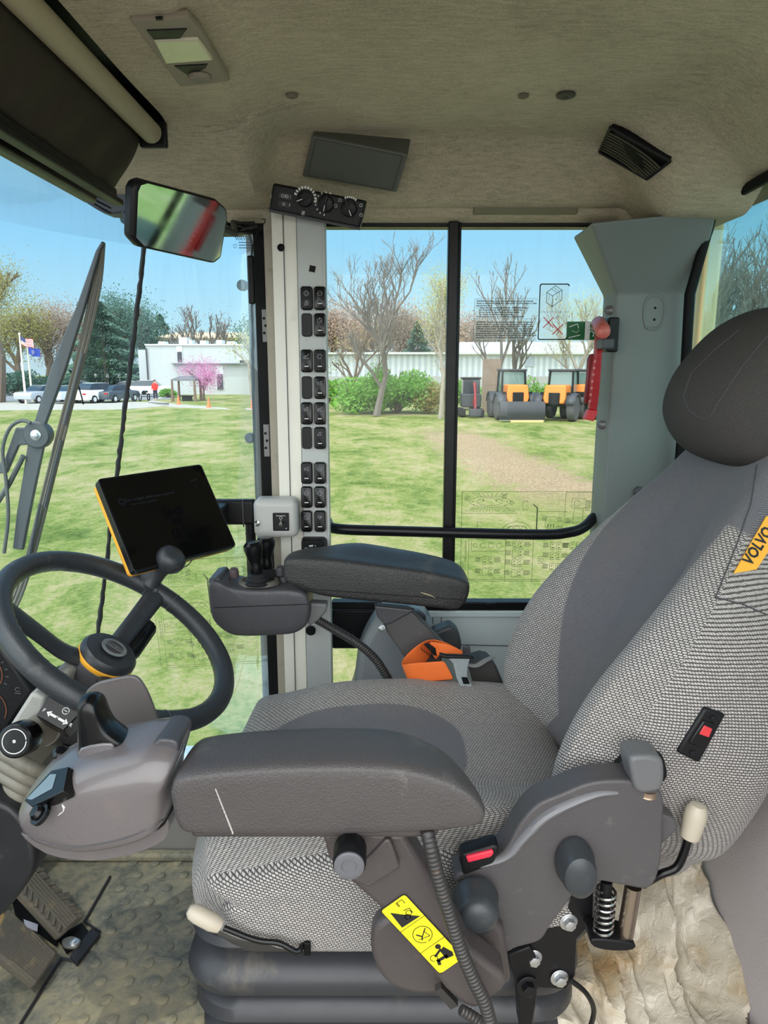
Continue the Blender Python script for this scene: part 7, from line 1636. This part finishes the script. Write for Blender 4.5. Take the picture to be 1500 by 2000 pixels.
# ---- person in red
x, Y = gx(300, 66), 66
pr_ = thing('person', 'person in a red jacket and dark trousers standing by the white suv', 'person', (x, Y, GZ))
def ring_(c, rx, ry, n=14): return [Vector((c[0]+rx*cos(2*pi*k/n), c[1]+ry*sin(2*pi*k/n), c[2])) for k in range(n)]
me = bpy.data.meshes.new('body'); P = [(0, 0, .92), (0, 0, 1.2), (0, 0, 1.42), (0, 0, 1.52), (0, 0, 1.62), (0, 0, 1.72), (.19, 0, 1.40), (.25, -.03, 1.12), (.24, -.12, .88), (-.19, 0, 1.40), (-.25, -.03, 1.12), (-.22, -.14, .90), (.10, 0, .86), (.11, -.02, .48), (.12, .02, .08), (.12, -.13, .04), (-.10, 0, .86), (-.11, .02, .48), (-.12, .06, .08), (-.12, -.09, .04)]
E_ = [(0, 1), (1, 2), (2, 3), (3, 4), (4, 5), (2, 6), (6, 7), (7, 8), (2, 9), (9, 10), (10, 11), (0, 12), (12, 13), (13, 14), (14, 15), (0, 16), (16, 17), (17, 18), (18, 19)]
me.from_pydata(P, E_, []); bo = bpy.data.objects.new('body', me); COL.objects.link(bo); sk_ = bo.modifiers.new('k', 'SKIN'); R_ = [.14, .14, .13, .06, .10, .07, .065, .05, .035, .065, .05, .035, .09, .065, .045, .04, .09, .065, .045, .04]
for v, r_ in zip(me.skin_vertices[0].data, R_): v.radius = (r_, r_)
me.skin_vertices[0].data[0].use_root = True; ss = bo.modifiers.new('s', 'SUBSURF'); ss.levels = 2; ss.render_levels = 2
me.materials.append(mat('skin_tone', srgb(205, 160, 135), .6)); bo.parent = pr_
g = G(); o_ = (x, Y); g.loft([ring_((x, Y, GZ+z), a, b) for z, a, b in ((.84, .20, .15), (1.0, .19, .15), (1.25, .20, .15), (1.42, .21, .14), (1.49, .12, .10))]); 
for s in (-1, 1): g.tube([(x+s*.17, Y, GZ+1.42), (x+s*.25, Y-.03, GZ+1.12), (x+s*.235, Y-.12, GZ+.92)], [.085, .07, .055], 10)
part('jacket', g, mat('red_jacket', srgb(226, 62, 58), .8), pr_)
g = G()
for s in (-1, 1): g.tube([(x+s*.09, Y, GZ+.88), (x+s*.11, Y, GZ+.48), (x+s*.12, Y+.03, GZ+.08)], [.115, .09, .07], 10)
part('trousers', g, mat('dark_trousers', srgb(58, 60, 78), .8), pr_)
g = G(); g.ell((x, Y+.01, GZ+1.71), (.095, .105, .09), 12); part('hair', g, mat('brown_hair', srgb(70, 52, 42), .8), pr_)
# ---- covered seating
x, Y = gx(356, 62), 62; gz_ = thing('pavilion', 'small pavilion with grey canopy and brown curtained posts by the path', 'pavilion', (x, Y, GZ))
g = G(); hw = 1.05; g.loft([[Vector((x+a*s, Y+1+b*s, GZ+z)) for a, b in ((-1, -1), (1, -1), (1, 1), (-1, 1))] for s, z in ((hw, 1.75), (hw*.98, 1.9), (.4, 2.15))]); part('canopy', g, mat('canopy_cloth', srgb(110, 108, 114), .8), gz_, smooth=False)
for a, b in ((-1, 0), (1, 0), (-1, 2), (1, 2)): g = G(); g.tube([(x+a*.98, Y+b, GZ), (x+a*.95, Y+b, GZ+1.8)], [.13, .09], 8); part('post', g, mat('post_brown', srgb(120, 96, 84), .8) if 'post_brown' not in MATS else MATS['post_brown'], gz_)
g = G(); g.box((x, Y+1, GZ+.45), (1.2, .5, .08)); g.box((x, Y+1, GZ+.22), (.9, .1, .44)); part('table', g, tyre, gz_)
# ---- cones
orange = mat('cone_orange', srgb(236, 120, 70), .6)
for i, (px, py, lab) in enumerate(((408, 796, 'orange traffic cone on the footpath below the redbud'), (493, 798, 'orange traffic cone beside the pillar edge'), (349, 790, 'orange traffic cone in front of the pavilion'))):
    c = UZ(px, py, GZ+.02); t = thing('traffic_cone', lab, 'cone', c, 'traffic cones'); g = G(); g.lathe([(.15, .02), (.03, .7), (0, .7)], c, (0, 0, 1), 12); part('cone', g, orange, t)
    g = G(); g.lathe([(.118, .2), (.09, .36)], c, (0, 0, 1), 12, cap=False); part('collar', g, white_print, t); g = G(); g.box(c+Vector((0, 0, .015)), (.36, .36, .03)); part('foot', g, orange, t)
# marker posts along the car park
for i, px in enumerate((152, 166, 186, 209, 232, 246)):
    x, Y = gx(px, 90), 90; t = thing('marker_post', 'small white marker post along the far edge of the car park', 'post', (x, Y, GZ), 'white marker posts'); g = G(); g.cyl((x, Y, GZ), (x, Y, GZ+1.6), .04, 6); part('post', g, polem, t); g = G(); g.box((x, Y-.05, GZ+1.85), (.34, .04, .5)); part('plate', g, white_print, t)
# ---- wheel loaders
lo_or = mat('loader_orange', srgb(224, 128, 44), .45, var=.03); lo_dk = mat('loader_dark', srgb(62, 66, 72), .5); lo_gl = mat('loader_glass', srgb(96, 122, 118), .12, coat=.6); tyre2 = mat('loader_tyre', srgb(84, 84, 86), .85, bump=.8, bs_=6)
def loader(px, py, rz, lab, blade=True, W=1.05):
    c = UZ(px, py, GZ); x, Y = c.x, c.y; t = thing('wheel_loader', lab, 'wheel loader', (x, Y, GZ), 'compact orange wheel loaders'); R = Matrix.Rotation(rz, 3, 'Z'); T = lambda v: Vector((x, Y, GZ))+R@Vector(v)
    # local: front is -Y
    for wy in (.8, 3.0):
        for s in (-1, 1):
            g = G(); a = R@Vector((1, 0, 0)); cc = T((s*W*.86, wy, .68)); 
            prof = [(.36, -.2), (.60, -.22), (.66, -.17), (.68, -.05), (.68, .05), (.66, .17), (.60, .22), (.36, .2)]
            g.lathe(prof, cc, a, 28); wh = part('wheel', g, tyre2, t)
            g = G(); g.lathe([(.34, -.19), (.30, -.12), (.12, -.10), (.12, .10), (.30, .12), (.34, .19)], cc, a, 18); part('wheel_rim', g, lo_dk, wh)
            g = G(); P = [T((s*W*.86, wy+cos(a_)*.82, .68+sin(a_)*.82)) for a_ in [pi*k/10 for k in range(1, 10)]]
            ra_ = R@Vector((.26, 0, 0)); g.grid([[p-ra_ for p in P], [p+ra_ for p in P]]); part('mudguard', g, lo_dk, t, solid=.04)
    g = G(); g.prism([T(v) for v in ((-.55, .2, .95), (.55, .2, .95), (.62, .2, 1.25), (.56, .35, 1.95), (-.56, .35, 1.95), (-.62, .2, 1.25))], R@Vector((0, 1.2, 0))); hd = part('hood', g, lo_or, t, bevel=.08)
    g = G(); g.prism([T(v) for v in ((-.3, .17, .9), (.3, .17, .9), (.3, .17, 1.55), (-.3, .17, 1.55))], R@Vector((0, .1, 0))); part('grille', g, black, hd, bevel=.03)
    g = G(); g.prism([T(v) for v in ((-.7, 1.3, .75), (.7, 1.3, .75), (.7, 1.3, 1.5), (-.7, 1.3, 1.5))], R@Vector((0, 2.3, 0))); part('chassis', g, lo_dk, t, bevel=.05)
    g = G(); g.prism([T(v) for v in ((-.66, 1.45, 1.5), (.66, 1.45, 1.5), (.62, 1.6, 2.68), (-.62, 1.6, 2.68))], R@Vector((0, 1.25, 0))); part('cab_glass', g, lo_gl, t, bevel=.03)
    g = G()
    for s in (-1, 1):
        for yy in (1.43, 2.75): g.tube([T((s*.68, yy, 1.4)), T((s*.64, yy+(.12 if yy < 2 else -.1), 2.7))], .06, 6)
    part('cab_frame', g, black, t)
    g = G(); g.prism([T(v) for v in ((-.74, 1.45, 2.68), (.74, 1.45, 2.68), (.74, 2.85, 2.68), (-.74, 2.85, 2.68))], (0, 0, .12)); part('cab_roof', g, lo_dk, t, bevel=.04)
    g = G(); g.box(T((0, 1.9, 1.75)), (.4, .4, .55), R); g.box(T((0, 2.05, 2.1)), (.3, .1, .35), R); part('operator_seat', g, black, t, bevel=.04)
    for s in (-1, 1): g = G(); g.box(T((s*.72, .5, 1.5)), (.2, .1, .14), R); g.cyl(T((s*.7, .6, .9)), T((s*.72, .5, 1.5)), .025, 6); part('work_light', g, black, t, bevel=.02)
    if blade:
        g = G(); W2 = 1.22; pr2 = [(-.75, .05), (-.95, .12), (-1.05, .45), (-1.0, .85), (-.85, 1.1), (-.80, 1.05), (-.92, .8), (-.95, .45), (-.82, .2)]
        g.loft([[T((s, a, b)) for a, b in pr2] for s in (-W2, -W2*.5, 0, W2*.5, W2)]); bl_ = part('blade', g, mat('blade_dark', srgb(52, 54, 60), .4) if 'blade_dark' not in MATS else MATS['blade_dark'], t)
        g = G(); g.box(T((0, -.86, .1)), (W2*2, .14, .05), R); part('cutting_edge', g, steel, bl_)
        for s in (-1, 1): g = G(); g.tube([T((s*.35, -.8, .5)), T((s*.35, .3, .9))], .08, 8); part('push_arm', g, lo_dk, t)
    return t
loader(1012, 822, radians(2), 'orange wheel loader with a wide dark blade, leftmost of the orange machines')
loader(1078, 824, radians(-28), 'orange wheel loader without a blade, second from the left', False)
loader(1130, 820, radians(-24), 'orange wheel loader farthest right, half hidden by the red hammer', False)
c = UZ(1027, 824, GZ); g = G(); g.box(c+Vector((0, -.2, .05)), (1.75, .35, .1)); tag(obj('timber_plank', g, mat('pale_timber', srgb(214, 186, 130), .8), bevel=.01), 'pale timber plank lying in front of the loader blade', 'plank')
# compact dark machine with red hoses
c = UZ(922, 815, GZ); x, Y = c.x, c.y; ce = thing('compact_machine', 'small dark compact machine with red hydraulic arm near the divider', 'machine', (x, Y, GZ))
for s in (-1, 1): g = G(); g.box((x+s*.55, Y+.9, GZ+.25), (.34, 2., .5)); part('track', g, tyre, ce, bevel=.12)
g = G(); g.box((x, Y+1, GZ+.95), (1.15, 1.3, .8)); part('body', g, lo_dk, ce, bevel=.08)
g = G(); g.box((x, Y+1.1, GZ+1.75), (1.0, 1.0, .9)); part('cab', g, cglass, ce, bevel=.05)
g = G(); g.box((x, Y+1.1, GZ+2.25), (1.12, 1.1, .1)); part('cab_roof', g, black, ce, bevel=.03)
g = G(); g.tube(crom([(x+.1, Y+.3, GZ+.7), (x+.15, Y-.1, GZ+1.6), (x+.05, Y-.3, GZ+2.0), (x+.1, Y-.5, GZ+1.2), (x+.1, Y-.6, GZ+.5)], 4, False), .07, 8); part('boom', g, mat('boom_red', srgb(150, 50, 56), .5), ce)
g = G(); g.box((x+.1, Y-.6, GZ+.3), (.7, .4, .45)); part('bucket', g, lo_dk, ce, bevel=.05)
# red machine and white vehicle glimpsed beyond the rear window
p = U(1392, 668, 16.0); rm = thing('red_machine', 'red rounded machine roof glimpsed beyond the rear window', 'machine', (p.x+.5, 16.0, GZ)); g = G(); g.box((p.x+.6, 16.6, (GZ+p.z)/2), (1.4, 1.4, p.z-GZ)); part('body', g, red, rm, bevel=.3)
